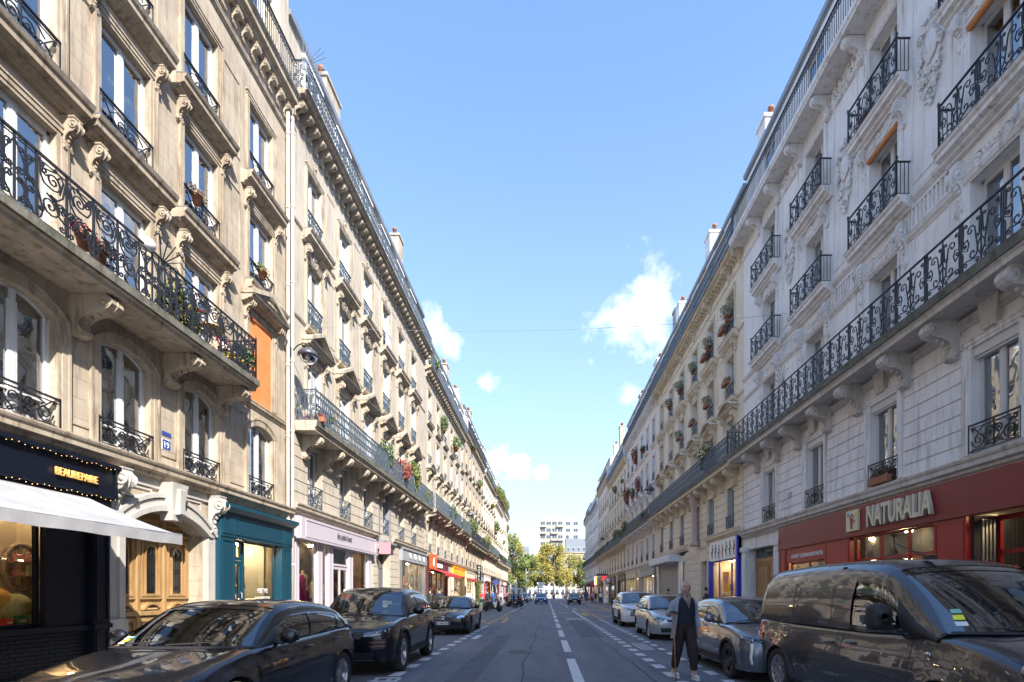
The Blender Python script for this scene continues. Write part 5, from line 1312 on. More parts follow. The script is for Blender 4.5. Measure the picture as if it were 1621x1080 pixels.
fpatch(c, 'grille', rng(-.40, .50, .40, .50), rng(-.42, .68, .42, .68), TRIMB, both=False, rows=5); grille_bars(c, -.40, .40, .58, .62, 1, CHROME)
m = MB()
for i in range(-8, 9):
    for k in range(5):
        x = i*.045+(k % 2)*.022; z = .52+k*.036; q = c['front'](x, z, .01)
        if math.hypot(x, z-.6) > .1: m.ball(q, .009, CHROME, 4, 3)
P('grille_studs', m, c['car'])
m = MB(); q = c['front'](0, .6, .03)
m.tube([(q.x+.085*cos(a), q.y, q.z+.085*sin(a)) for a in [2*pi*i/20 for i in range(20)]], .008, CHROME, 5, closed=True)
for a in (90, 210, 330): m.tube([(q.x, q.y, q.z), (q.x+.08*cos(radians(a)), q.y, q.z+.08*sin(radians(a)))], [.012, .004], CHROME, 5)
P('star_emblem', m, c['car'])
fpatch(c, 'bumper_intake', rng(-.7, .25, .7, .25), rng(-.72, .38, .72, .38), TRIMB, both=False); nplate(c, .44, 'ET-643-NV')
# 4. dark grey van
p = dict(L=4.96, W=1.92, H=1.93, fo=.88, wb=3.275, wr=.335, paint=PGREY, rim=RIM, spokes=12, tw=.21, sill=.24, rf=.45, nf=.84, nr=.94, rr=.25, bulge=.09, swx=.4, crease=.8,
         nose=[(0, .15), (.3, .03), (.5, 0), (.8, .02), (1.0, .12), (1.2, .22)],
         tail=[(0, .06), (.4, 0), (1.2, .0), (2, .06)],
         deck=[(0, .92), (.15, 1.0), (.4, 1.08), (.7, 1.14), (1.0, 1.18), (1.5, 1.2), (4.96, 1.2)],
         shoulder=[(0, .86), (.2, .94), (.5, 1.02), (.9, 1.08), (1.4, 1.1), (2.0, 1.08), (4.96, 1.08)],
         roofc=[(.66, 1.13), (.9, 1.29), (1.2, 1.49), (1.5, 1.68), (1.75, 1.81), (2.0, 1.88), (2.5, 1.92), (3.5, 1.93), (4.5, 1.90), (4.82, 1.86), (4.93, 1.72), (4.95, 1.12)],
         yrf=1.72, yrr=4.86, dlo=((1.2, 1.5), (2.4, 2.4)), quarter=TRIMB, pillars=[], pillm=PGREY, tum=.16, xb=.93, corner=.16, wrap=.3, mirror=(1.55, 1.2), mirs=1.35, mirm=TRIMB,
         vanside=(2.32, 4.93), vanpanels=[(2.72, 3.62, .05, .40), (3.72, 4.72, .05, .40)],
         seams=[[(1.28, 1.05), (1.30, .6), (1.36, .34), (2.42, .34), (2.46, .5), (2.46, 1.06)], [(2.56, 1.06), (2.56, .34), (3.6, .34), (3.7, .5), (3.72, 1.06)], [(2.5, .96), (3.0, .96), (4.9, .95)], [(4.86, .4), (4.86, 1.06)], [(1.4, .62), (2.0, .66), (3.6, .63), (4.0, .6)]],
         handles=[(2.28, .93), (2.72, .90)], tl=(.80, .92, .75, 1.06))
c = build_car('parked_van', 'dark grey panel van with dusty sides at the right front', 'van', p, (4.50, 3.86, 0), radians(.6))
headlight(c, [(.60, .78), (.70, .77), (.80, .80), (.88, .86)], [(.60, .88), (.70, .93), (.80, .98), (.88, 1.01)], 2)
fpatch(c, 'grille', rng(-.5, .5, .5, .5), rng(-.55, .85, .55, .85), TRIMB, both=False, rows=6); nplate(c, .42, '')
stickers(c, [(1.0, .69, .03, ST_G), (.91, .69, .035, ST_Y), (.82, .69, .03, ST_W)], -1)
m = MB(); q = c['side'](1.05, .93, .008)
m.ball((-q.x, 1.05, .93), .03, LAMPIN, 10, 5, (.4, 1.5, 1)); P('side_repeater', m, c['car'])
m = MB(); qq = c['can'](1.75, .9, .01); m.tube([(-.25, 1.9, 1.90), (-.25, 2.02, 1.93), (-.28, 2.5, 2.12)], [.016, .012, .006], TRIMB, 6); m.cbox(-.28, -.22, 1.84, 1.98, 1.88, 1.92, TRIMB, .01); P('roof_aerial', m, c['car'])
# 5. grey hatchback
p = dict(L=4.05, W=1.745, H=1.44, fo=.83, wb=2.54, wr=.32, paint=PG2, rim=RIM_D, spokes=5, clad=True,
         deck=[(0, .74), (.12, .80), (.35, .86), (.8, .93), (1.1, .97), (1.5, 1.0), (3.6, 1.03), (4.05, .96)],
         shoulder=[(0, .68), (.2, .77), (.5, .84), (.9, .90), (1.4, .93), (2.4, .95), (3.3, 1.0), (3.8, 1.02), (4.05, .96)],
         roofc=[(1.0, .95), (1.3, 1.12), (1.6, 1.27), (1.85, 1.37), (2.15, 1.425), (2.5, 1.44), (3.0, 1.42), (3.4, 1.37), (3.65, 1.27), (3.85, 1.08)],
         yrf=1.82, yrr=3.4, xb=.89, dlo=((1.4, 1.62), (3.55, 3.25)), pillars=[(2.42, .09, .08), (3.1, .07, .1)], belt=CHROME, mirror=(1.58, 1.0), seams=seams4(1.32, 2.42, 3.08, .21, .96, 3.12), handles=[(2.25, .86), (2.98, .9)])
c = build_car('parked_car', 'metallic grey hatchback with fang-shaped lights, parked behind the van', 'car', p, (4.08, 8.53, 0), radians(-.3))
headlight(c, [(.50, .66), (.62, .65), (.74, .68), (.82, .73)], [(.50, .73), (.62, .76), (.74, .79), (.82, .82)], 3)
m = MB(); c['band'](c['front'], [(.70, .34), (.72, .45), (.70, .58), (.68, .68)], [(.725, .34), (.75, .45), (.735, .58), (.72, .68)], WHITE, m, 2, .012); PS('running_light', m, c['car'])
fpatch(c, 'grille', rng(-.48, .42, .48, .42), rng(-.5, .64, .5, .64), TRIMB, both=False, rows=6); grille_bars(c, -.46, .46, .44, .62, 5, CHROME); nplate(c, .36, '')
# 6. silver hatchback
p = dict(L=4.2, W=1.76, H=1.48, fo=.87, wb=2.58, wr=.315, paint=PSIL, rim=RIM, spokes=9,
         deck=[(0, .72), (.12, .78), (.4, .86), (.9, .95), (1.3, 1.0), (3.8, 1.03), (4.2, .96)],
         shoulder=[(0, .66), (.2, .74), (.5, .82), (1, .9), (1.5, .94), (2.6, .96), (3.8, .99), (4.2, .95)],
         roofc=[(1.08, .98), (1.4, 1.16), (1.7, 1.32), (1.95, 1.42), (2.25, 1.47), (2.7, 1.48), (3.2, 1.45), (3.6, 1.39), (3.85, 1.25), (4.05, 1.0)],
         yrf=1.92, yrr=3.62, xb=.9, dlo=((1.5, 1.72), (3.72, 3.5)), pillars=[(2.55, .09, .06), (3.3, .07, .08)], belt=TRIMB, mirror=(1.66, 1.02), seams=seams4(1.4, 2.55, 3.3, .21, .96, 3.3), handles=[(2.38, .86), (3.15, .88)])
c = build_car('parked_car', 'silver hatchback parked between the grey hatchback and the white SUV', 'car', p, (4.24, 16.6, 0), radians(-1.))
headlight(c, [(.46, .60), (.58, .59), (.70, .61), (.80, .66)], [(.46, .72), (.58, .75), (.70, .77), (.80, .78)], 2, dark=False); fpatch(c, 'grille', rng(-.4, .60, .4, .60), rng(-.44, .68, .44, .68), TRIMB, both=False); fpatch(c, 'bumper_intake', rng(-.6, .27, .6, .27), rng(-.62, .40, .62, .40), TRIMB, both=False); nplate(c, .50, '')
# 7. white SUV
p = dict(L=4.45, W=1.84, H=1.62, fo=.92, wb=2.675, wr=.355, gap=.06, paint=PWH, rim=RIM_D, spokes=5, sill=.25, clad=True, nf=.8,
         deck=[(0, .88), (.12, .94), (.35, .98), (.8, 1.03), (1.2, 1.08), (4.1, 1.12), (4.45, 1.05)],
         shoulder=[(0, .82), (.2, .9), (.5, .94), (1.0, .99), (1.6, 1.02), (2.6, 1.05), (3.6, 1.1), (4.3, 1.1), (4.45, 1.05)],
         roofc=[(1.1, 1.05), (1.4, 1.23), (1.7, 1.41), (1.95, 1.54), (2.2, 1.59), (2.7, 1.615), (3.2, 1.6), (3.7, 1.54), (4.0, 1.44), (4.2, 1.14)],
         yrf=1.95, yrr=3.85, xb=.9, dlo=((1.55, 1.75), (3.95, 3.7)), pillars=[(2.65, .10, .06), (3.45, .08, .10)], mirror=(1.7, 1.1), mirs=1.1, belt=CHROME, seams=seams4(1.45, 2.65, 3.4, .25, 1.03, 3.46), handles=[(2.45, .95), (3.25, .98)])
c = build_car('parked_car', 'white SUV with dark grille, farthest of the right-hand parked row near the camera', 'car', p, (4.28, 23.4, 0), radians(-1.))
headlight(c, [(.48, .76), (.6, .76), (.72, .79), (.83, .83)], [(.48, .82), (.6, .85), (.72, .88), (.83, .89)], 3)
fpatch(c, 'grille', rng(-.55, .50, .55, .50), rng(-.48, .80, .48, .80), TRIMB, both=False, rows=6); grille_bars(c, -.5, .5, .52, .78, 7, CHROME); nplate(c, .62, '')
m = MB(); c['band'](c['front'], [(.74, .38), (.76, .5), (.74, .62), (.70, .74)], [(.765, .38), (.79, .5), (.775, .62), (.74, .74)], WHITE, m, 2, .012); PS('running_light', m, c['car'])
# far cars: same hatch shape in other colours
def far_car(label, paint, x, y, rot=0, base=None):
    q = dict(base or p); q['paint'] = paint; cc = build_car('car', label, 'car', q, (x, y, 0), rot)
    headlight(cc, [(.46, .70), (.58, .69), (.70, .71), (.80, .76)], [(.46, .78), (.58, .81), (.70, .83), (.80, .84)], 1, dark=False); fpatch(cc, 'grille', rng(-.4, .55, .4, .55), rng(-.44, .72, .44, .72), TRIMB, both=False); nplate(cc, .48, '')
    return cc
far_car('bright blue car driving towards the camera in the left lane', PBLUE, -.75, 74.5)
far_car('black car standing in the right lane near the pedestrians', PB, 3.9, 72.0)
far_car('dark car parked at left beyond the scooters', PB, -3.7, 60.5)
far_car('dark grey car parked far on the left by the trees', PGREY, -3.9, 84)
far_car('silver car parked far on the left just before the quay', PSIL, -4.0, 104)
# ------------------------------------------------------------------ ground floors
def ground_wall(b, L, gz, ops, mat, u0=0):
    P('ground_floor_wall', wall_mb(u0, L, 0, gz, ops, mat, .45), b)
    mb = MB(); mb.box(.0, .05, u0, L, .1, .55, GREY_B)
def shop_thing(name, label, side, ya, yb, xoff=0):
    X = -8.5 if side < 0 else 9.2
    if side < 0: return T(name, label, 'shopfront', (X, ya, 0)), (lambda Y: Y-ya), yb-ya
    return T(name, label, 'shopfront', (X, yb, 0), pi), (lambda Y: yb-Y), yb-ya
WARMW = M('warm_interior_wall', (.55, .45, .33), .8); PALEW = M('pale_interior_wall', (.62, .62, .58), .8); WOODF = M('wooden_floor', (.25, .16, .09), .6, col2=(.33, .22, .13), vscale=6)
def interior(s, u0, u1, z0, z1, depth, wall, floor=WOODF, lamps=3, ceil=None):
    mb = MB()
    x0 = -.42; x1 = -depth
    mb.quad((x1, u0, z0), (x1, u1, z0), (x1, u1, z1), (x1, u0, z1), wall); mb.quad((x0, u0, z0), (x1, u0, z0), (x1, u0, z1), (x0, u0, z1), wall); mb.quad((x0, u1, z0), (x1, u1, z0), (x1, u1, z1), (x0, u1, z1), wall)
    mb.quad((x0, u0, z0), (x0, u1, z0), (x1, u1, z0), (x1, u0, z0), floor); mb.quad((x0, u0, z1), (x0, u1, z1), (x1, u1, z1), (x1, u0, z1), ceil or wall)
    P('shop_interior', mb, s)
    for i in range(lamps):
        m = MB(); m.lathe([(.001, -.06), (.09, -.06), (.10, 0), (.001, 0)], (0, 0, 0), WARMLAMP, 10)
        P('ceiling_lamp', m, s, (-.9-.4*(i % 2), u0+(u1-u0)*(i+.5)/lamps, z1-.02))
def glazing(s, u0, u1, z0, z1, x, mat, name='shop_window', bars=(), hbars=(), t=.06, d=.07, gl=None):
    mb = MB(); mb.box(x-d, x, u0, u0+t, z0, z1, mat); mb.box(x-d, x, u1-t, u1, z0, z1, mat); mb.box(x-d, x, u0+t, u1-t, z0, z0+t*1.4, mat); mb.box(x-d, x, u0+t, u1-t, z1-t, z1, mat)
    for q in bars: mb.box(x-d+.004, x+.004, q-t/2, q+t/2, z0+t*1.4, z1-t, mat)
    for q in hbars: mb.box(x-d+.008, x-.008, u0+t, u1-t, q-t/2, q+t/2, mat)
    o = P(name, mb, s); g = MB(); g.quad((x-d/2, u0+t*.5, z0+t), (x-d/2, u1-t*.5, z0+t), (x-d/2, u1-t*.5, z1-t*.5), (x-d/2, u0+t*.5, z1-t*.5), gl or G_SHOP); P('pane', g, o); return o
def raised(mb, x, d, u0, u1, z0, z1, mat, t=.03, w=.04):
    """raised moulded frame on a painted panel"""
    mb.box(x, x+d, u0, u1, z0, z0+w, mat); mb.box(x, x+d, u0, u1, z1-w, z1, mat); mb.box(x, x+d, u0, u0+w, z0+w, z1-w, mat); mb.box(x, x+d, u1-w, u1, z0+w, z1-w, mat)
# ---- L1 ground floor
uf = lambda Y: Y+10.
DOORA, DOORB = 10.42, 12.95
ground_wall(b1, 27.2, 4.05, [(uf(-9.5), uf(9.6), 0, 3.6), (uf(DOORA), uf(DOORB), 0, 3.32, .42), (uf(13.7), uf(16.6), 0, 3.3)], STONE_L)
PST = M('painted_pale_stone', (.38, .36, .33), .6, col2=(.46, .44, .40), vscale=2, bump=.2, streak=.4)
m = MB(); ua, ub = uf(DOORA), uf(DOORB); sp = 2.9
for y0, y1, dd in ((ua-.42, ua-.02, .10), (ua-.16, ua-.015, .15), (ub+.02, ub+.5, .10), (ub+.015, ub+.16, .15)): m.box(0, dd, y0, y1, .12, sp, PST)
m.box(0, .2, ua-.46, ua-.008, .12, 1.0, PST); m.box(0, .2, ub+.008, ub+.52, .12, 1.0, PST)
PS('door_jamb', m, b1)
m = MB(); arch_band(m, ua, ub, sp, .42, .14, .002, .20, PST, 20); arch_band(m, ua-.13, ub+.13, sp, .42+.12, .16, .003, .13, PST, 20); arch_band(m, ua-.3, ub+.3, sp+.02, .42+.27, .1, .0, .17, PST, 20); P('door_arch', m, b1)
m = MB(); uc = (ua+ub)/2; m.add([(.0, uc-.14, 3.12), (.0, uc+.14, 3.12), (0, uc+.25, 3.94), (0, uc-.25, 3.94), (.28, uc-.14, 3.12), (.28, uc+.14, 3.12), (.36, uc+.25, 3.94), (.36, uc-.25, 3.94)], [(4,5,6,7), (0,1,5,4), (1,2,6,5), (3,0,4,7), (2,3,7,6)], PST)
m.cbox(.25, .40, uc-.1, uc+.1, 3.25, 3.82, PST, .02); P('keystone', m, b1)
for s_, yy_ in ((-1, ua-.22), (1, ub+.26)): P('door_console', console(.34, .95, .24, PST), b1, (.06, yy_, 3.92))
m = MB(); m.box(0, .05, ua-.45, ub+.5, 3.78, 3.95, PST); P('door_entablature', m, b1)
m = MB()
for s_ in (-1, 1): raised(m, .0, .03, *sorted((uc+s_*.42, uc+s_*1.2)), 3.5, 3.74, PST)
PS('spandrel_panel', m, b1)
OAK = M('varnished_oak', (.28, .16, .06), .45, col2=(.40, .25, .11), vscale=4, stretch=(1, 6, .4), bump=.3, bscale=40)
OAKD = M('worn_dark_oak', (.26, .155, .07), .5, col2=(.38, .25, .12), vscale=5, stretch=(1, 6, .5))
door = P('carriage_door', (lambda m: (m.box(-.42, -.36, ua+.02, ub-.02, .12, 3.3, OAK), m)[1])(MB()), b1)
seg = [(ua+.04, ua+.86), (ua+.88, ub-.88), (ub-.86, ub-.04)]
for k, (a, c_) in enumerate(seg):
    m = MB(); mid = (a+c_)/2; gw = .15
    raised(m, -.36, .05, a, c_, 1.38, 2.78, OAK, w=.09); raised(m, -.36, .065, a+.11, c_-.11, 1.44, 2.72, OAK, w=.04)
    m.cbox(-.36, -.27, a-.01, c_+.01, 1.02, 1.12, OAK, .01); arch_band(m, mid-.22, mid+.22, 1.14, .12, .06, -.36, -.26, OAK, 10)
    raised(m, -.36, .045, a, c_, .2, .98, OAK, w=.09); m.cbox(-.36, -.33, a+.14, c_-.14, .34, .84, OAKD, .015)
    m.box(-.36, -.29, a, c_, 2.82, 2.9, OAK); raised(m, -.36, .04, a+.02, c_-.02, 2.93, 3.18 if k == 1 else 3.08, OAK, w=.05)
    for i in range(5): m.ball((-.28, mid-.12+.06*i, 1.16), .035, OAKD, 6, 4, (.7, 1, .8))
    P('door_panel', m, door)
    g = MB(); pts = [(mid-gw, 1.52), (mid+gw, 1.52), (mid+gw, 2.42)]+[(mid+gw*cos(pi*i/10), 2.42+gw*1.0*sin(pi*i/10)) for i in range(1, 11)]
    g.extx(pts, -.345, -.325, GLOSSB)
    arch_band(g, mid-gw, mid+gw, 2.42, gw*.98, .03, -.36, -.29, OAK, 12)
    for (p0, p1) in ((mid-gw-.03, mid-gw), (mid+gw, mid+gw+.03)): g.box(-.36, -.295, p0, p1, 1.5, 2.42, OAK)
    g.box(-.36, -.29, mid-gw-.04, mid+gw+.04, 1.46, 1.5, OAK)
    for i in range(5): y = mid-gw+.03+i*(2*gw-.06)/4; g.tube([(-.31, y, 1.54), (-.31, y, 2.4)], .006, IRON, 4)
    for s_ in (-1, 1):
        for zz, r_ in ((1.63, .055), (1.98, .045), (2.05, .04), (2.3, .06)): g.tube([(-.305, q[0], q[1]) for q in [(mid+s_*(p_[0]), p_[1]) for p_ in spiral(.06, zz, r_, 0, 1.3, 9, .2)]], .006, IRON, 4)
    g.tube([(-.305, mid, 2.36), (-.305, mid, 2.52)], [.022, .004], IRON, 4)
    P('iron_grille', g, door)
for y in (ua+.87, ub-.87):
    m = MB(); m.cbox(-.36, -.28, y-.045, y+.045, .15, 3.25, OAK, .012); m.cbox(-.36, -.25, y-.06, y+.06, 2.78, 2.95, OAK, .01); P('door_post', m, door)
m = MB(); m.cbox(-.05, .03, ub+.03, ub+.16, 1.32, 1.72, M('brass', (.6, .42, .16), .3, .9), .01)
for i in range(4): m.ball((.035, ub+.095, 1.40+i*.06), .012, BLK, 6, 4)
P('intercom_panel', m, b1)
# black shop with the white awning
s, uf2, Ls = shop_thing('shopfront', 'midnight-black shopfront with gold lettering, fairy lights and a white awning', -1, -9.6, 10.06)
m = MB(); m.box(.02, .26, 0, Ls, 3.28, 3.92, SATIN); raised(m, .26, .03, .1, Ls-.02, 3.30, 3.90, SATIN, w=.045); m.box(.02, .34, 0, Ls+.02, 3.86, 3.93, SATIN); P('sign_board', m, s)
m = MB(); m.box(.0, .1, uf2(8.8), uf2(9.62), .9, 3.28, SATIN); m.box(.0, .16, 0, uf2(9.62), .84, .93, SATIN); P('painted_panel', m, s)
m = MB(); m.box(.0, .2, uf2(9.62), uf2(9.97), .12, 3.28, SATIN); raised(m, .2, .02, uf2(9.66), uf2(9.93), 1.0, 3.2, SATIN, w=.03); raised(m, .2, .02, uf2(9.66), uf2(9.93), .2, .82, SATIN, w=.03); m.box(.2, .24, uf2(9.6), uf2(9.99), .86, .94, SATIN); P('pilaster', m, s)
m = MB(); m.box(-.1, .06, 0, uf2(9.62), .12, .84, SATIN); P('plinth', m, s)
bm = cached('brick', lambda: (lambda q: (q.cbox(0, .018, .006, .214, .006, .064, SATIN, .006), q)[1])(MB()))
for r_ in range(10):
    for k in range(17): P('brick', bm, s, (.06, uf2(5.9)+(k+.5*(r_ % 2))*.22, .13+r_*.07))
GOLD = M('gold_lettering', (.75, .42, .13), .4, .2, emit=.08)
put_text('BEAUREPAIRE', .19, GOLD, s, .30, uf2(9.17), 3.50, .03, .72, .0)
for i in range(46):
    pass
m = MB(); rn = random.Random(5)
for zz in (3.27, 3.85):
    pts = [(.33+.01*rn.random(), uf2(5.5)+i*.16, zz+.018*sin(i*1.9)+(.02 if i % 2 else 0)) for i in range(29)]; m.tube(pts, .005, TRIMB, 4)
P('light_string', m, s)
fb = cached('fairy_bulb', lambda: (lambda q: (q.ball((0, 0, 0), .007, BULB, 5, 4), q)[1])(MB()))
for zz in (3.26, 3.84):
    for i in range(40): P('fairy_bulb', fb, s, (.345, uf2(6.0)+i*.1+.02*rn.random(), zz+.02*sin(i*1.3)))
glazing(s, .1, uf2(8.8), .93, 3.28, -.02, SATIN, bars=(uf2(2.0), uf2(5.4)), t=.05)
interior(s, .0, uf2(8.9), .12, 3.4, 4.0, WARMW, lamps=8)
# awning
CANV = M('white_canvas', (.34, .34, .345), .85, col2=(.27, .27, .28), vscale=2.5, bump=.2, bscale=90)
m = MB(); ya, yb = uf2(1.2), uf2(9.45); n = 20
vs = []
for i in range(n+1):
    y = ya+(yb-ya)*i/n
    for j in range(7): t = j/6; vs.append((.26+1.68*t, y, 3.22-.68*t-.05*sin(pi*t)*(1 if i % 2 else .75)))
m.add(vs, [(i*7+j, i*7+j+1, (i+1)*7+j+1, (i+1)*7+j) for i in range(n) for j in range(6)], CANV, True)
vs = []; 
for i in range(60):
    y = ya+(yb-ya)*i/59
    for j in range(4): t = j/3; vs.append((1.94+.012*sin(i*1.7)*t, y, 2.545-.17*t+.006*sin(i*.9)))
m.add(vs, [(i*4+j, i*4+j+1, (i+1)*4+j+1, (i+1)*4+j) for i in range(59) for j in range(3)], CANV, True)
a_ = P('awning', m, s)
m = MB(); m.tube([(1.92, ya, 2.55), (1.92, yb, 2.55)], .022, WHITE, 6); P('front_rail', m, a_)
for y in (yb-.35, ya+.4, (ya+yb)/2):
    m = MB(); m.tube([(.28, y, 3.0), (1.1, y-.45, 2.72), (1.9, y, 2.53)], .022, METAL, 6); P('folding_arm', m, a_)
m = MB(); m.cbox(.02, .24, ya, yb, 3.14, 3.28, SATIN, .02); P('awning_cassette', m, a_)
# goods in the black shop's window (things standing on the window shelf)
m = MB(); m.box(-.55, -.08, uf2(4.5), uf2(9.45), .93, .98, WOODF); P('display_shelf', m, s); m = MB(); m.box(-.56, -.52, uf2(8.55), uf2(9.5), .98, 3.3, WARMW); P('display_back', m, s); m = MB(); m.lathe([(.001, -.06), (.06, -.06), (.07, 0), (.001, 0)], (0, 0, 0), WARMLAMP, 10); P('ceiling_lamp', m, s, (-.3, uf2(8.7), 3.2)); P('ceiling_lamp', m.mesh('l'), s, (-.3, uf2(9.2), 3.2))
WICK = M('wicker', (.22, .15, .10), .8, col2=(.34, .25, .17), vscale=40, bump=1.)
m = MB()
for rx, w_ in ((.30, .035), (.26, .015)): m.tube([(0, rx*cos(a), rx*1.3*sin(a)) for a in [2*pi*i/30 for i in range(30)]], w_, WICK, 6, closed=True)
for i in range(22): a = 2*pi*i/22; m.tube([(-.05, .1*cos(a), .12*sin(a)), (-.01, .27*cos(a), .36*sin(a))], .005, WICK, 4)
t_ = T('wall_shelf', 'oval wicker shelf holding small pink boxes in the black shop window', 'shelf', (-8.94, 8.93, 1.95), mesh=m)
for z_ in (-.16, .08): 
    m = MB(); m.box(-.05, .08, -.25, .25, z_-.01, z_+.01, WOODF); P('shelf_board', m, t_)
PINKB = M('pink_card', (.7, .25, .22), .6); REDC = M('red_spotted_card', (.42, .02, .02), .6); GRNC = M('green_card', (.05, .2, .1), .6); CREAMC = M('cream_card', (.62, .55, .4), .6); OCHC = M('ochre_fabric', (.5, .28, .05), .9)
def gift(label, y, x, z, w, h, d, mat, tilt=0, spots=False, group=None):
    m = MB(); m.cbox(-d, 0, -w/2, w/2, 0, h, mat, .008)
    if spots:
        rn2 = random.Random(3)
        for i in range(16): m.lathe([(.001, .003), (.012, .001)], (0, 0, 0), WHITE, 8, 'x') if 0 else m.ball((0.001, -w/2+.03+(i % 4)*w/4.2, .03+(i//4)*h/4.2), .012, WHITE, 6, 3, (.3, 1, 1))
    else: m.box(0, .002, -w*.3, w*.3, h*.3, h*.6, CREAMC)
    o = T('gift_box', label, 'box', (x, y, z), tilt, group, mesh=m); return o
gift('small pink box on the left of the wicker shelf top', 8.82, -8.87, 2.04, .15, .12, .08, PINKB); gift('wide pink box on the right of the wicker shelf top', 9.04, -8.87, 2.04, .2, .11, .08, PINKB)
gift('pale framed card standing on the lower wicker shelf', 9.03, -8.87, 1.80, .13, .18, .04, CREAMC); gift('low pink tin on the lower wicker shelf', 8.84, -8.87, 1.80, .13, .09, .08, PINKB)
gift('red card with white spots at the right end of the black shop window', 9.06, -8.76, .98, .17, .22, .03, REDC, .2, True)
gift('green box beside the cream cushion in the black shop window', 8.74, -8.72, .98, .2, .16, .12, GRNC); gift('small white and red box at the left in the black shop window', 8.5, -8.7, .98, .14, .11, .1, REDC)
m = MB(); m.ball((0, 0, .14), .3, M('patterned_cushion', (.5, .42, .22), .9, col2=(.25, .28, .12), vscale=30), 14, 9, (.45, 1.1, .75)); T('cushion', 'cream patterned cushion lying in the black shop window', 'cushion', (-8.86, 8.72, 1.14), mesh=m)
m = MB(); m.ball((0, 0, .0), .26, OCHC, 14, 9, (.6, 1, .8)); T('cushion', 'ochre cushion leaning behind the cream one in the black shop window', 'cushion', (-8.9, 8.45, 1.4), mesh=m)
m = MB(); m.box(-.02, .02, -.55, .55, 0, 1.6, M('dark_shelving', (.09, .05, .03), .6))
for i in range(4): m.box(0, .28, -.55, .55, .1+i*.45, .13+i*.45, WOODF)
sh = T('shelving', 'dark wooden shelving with small goods deep in the black shop', 'shelf', (-9.6, 7.2, 1.2), mesh=m)
# teal shop
TEAL = M('teal_paint', (.006, .045, .072), .35, bump=.1)
s, u_, Ls = shop_thing('shopfront', 'teal-blue shopfront with panelled fascia and a clothes display', -1, 13.30, 17.0)
m = MB(); m.box(.0, .26, 0, Ls, 2.98, 3.62, TEAL); raised(m, .26, .02, .55, Ls-.55, 3.06, 3.52, TEAL, w=.035); raised(m, .26, .02, .06, .46, 3.06, 3.52, TEAL, w=.035); raised(m, .26, .02, Ls-.46, Ls-.06, 3.06, 3.52, TEAL, w=.035); P('fascia', m, s)
m = MB(); m.extr([(0, 3.62), (.3, 3.62), (.42, 3.72), (.44, 3.72), (.44, 3.82), (0, 3.84)], -.05, Ls+.08, TEAL); P('cornice', m, s)
for a, c_ in ((0, .62), (Ls-.62, Ls)):
    m = MB(); m.box(0, .24, a, c_, .12, 2.98, TEAL); raised(m, .24, .02, a+.06, c_-.06, .9, 2.9, TEAL, w=.03); raised(m, .24, .02, a+.06, c_-.06, .2, .8, TEAL, w=.03); P('pilaster', m, s)
m = MB(); m.box(-.1, .12, 1.35, Ls-.62, .12, .45, TEAL); P('plinth', m, s)
glazing(s, .64, 1.35, .12, 2.4, -.02, TEAL, 'shop_door', t=.09); glazing(s, .64, 1.35, 2.42, 2.96, -.01, TEAL, 'transom', t=.06); glazing(s, 1.36, Ls-.62, .45, 2.97, .02, TEAL, t=.05)
m = MB(); m.tube([(.03, 1.22, .95), (.07, 1.22, 1.0), (.07, 1.22, 1.5), (.03, 1.22, 1.55)], .014, METAL, 6); P('door_handle', m, s)
interior(s, .45, Ls-.45, .12, 3.05, 3.5, PALEW, lamps=3)
put_text('MEET ME', .2, WHITE, s, .028, 2.35, 1.52, .004, .72, .001); put_text('IN LONDON', .2, WHITE, s, .028, 2.35, 1.28, .004, .72, .001)
def mannequin(label, loc, rot, coat, inner, legs=None, long=True, h=1.72):
    rootm = MB(); SK = M('mannequin_wood', (.45, .33, .22), .5)
    o = T('mannequin', label, 'mannequin', loc, rot)
    m = MB(); m.lathe([(.17, 0), (.17, .015), (.02, .03), (.015, .9)], (0, 0, 0), METAL, 14); P('stand', m, o)
    m = MB(); m.lathe([(.001, .86*h/1.72), (.15, .88), (.165, .95), (.13, 1.12), (.155, 1.3), (.18, 1.4), (.13, 1.47), (.055, 1.5), (.05, 1.58), (.001, 1.6)], (0, 0, 0), inner, 16); m.ball((0, 0, 1.60), .05, SK, 8, 6, (1, 1, .8)); P('torso', m, o)
    m = MB(); lo = .42 if long else .85; n = 22; vs = []
    prof = [(lo, .26, .20), (.8, .235, .175), (1.08, .19, .14), (1.3, .20, .15), (1.42, .205, .13), (1.48, .10, .08)]
    for z, ry, rx in prof:
        for i in range(n+1):
            a = -pi*.88+2*pi*.88*i/n; w_ = 1+.04*sin(i*1.9)*(1.4-z if z < 1.4 else 0); vs.append((-rx*cos(a)*w_, ry*sin(a)*w_, z))
    m.add([( -v[0]*-1, v[1], v[2]) for v in vs], [(j*(n+1)+i, j*(n+1)+i+1, (j+1)*(n+1)+i+1, (j+1)*(n+1)+i) for j in range(len(prof)-1) for i in range(n)], coat, True)
    for s_ in (-1, 1): m.tube([(0, s_*.19, 1.42), (.01, s_*.25, 1.25), (.03, s_*.27, 1.08), (.08, s_*.24, .88)], [.055, .06, .055, .045], coat, 8)
    m.tube([(.155*cos(a), .195*sin(a), 1.06) for a in [2*pi*i/20 for i in range(20)]], .022, coat, 5, closed=True)
    P('coat', m, o)
    if legs:
        m = MB()
        for s_ in (-1, 1): m.tube([(0, s_*.08, .9), (0, s_*.09, .5), (0, s_*.09, .1)], [.085, .065, .05], legs, 8)
        P('trousers', m, o)
    return o
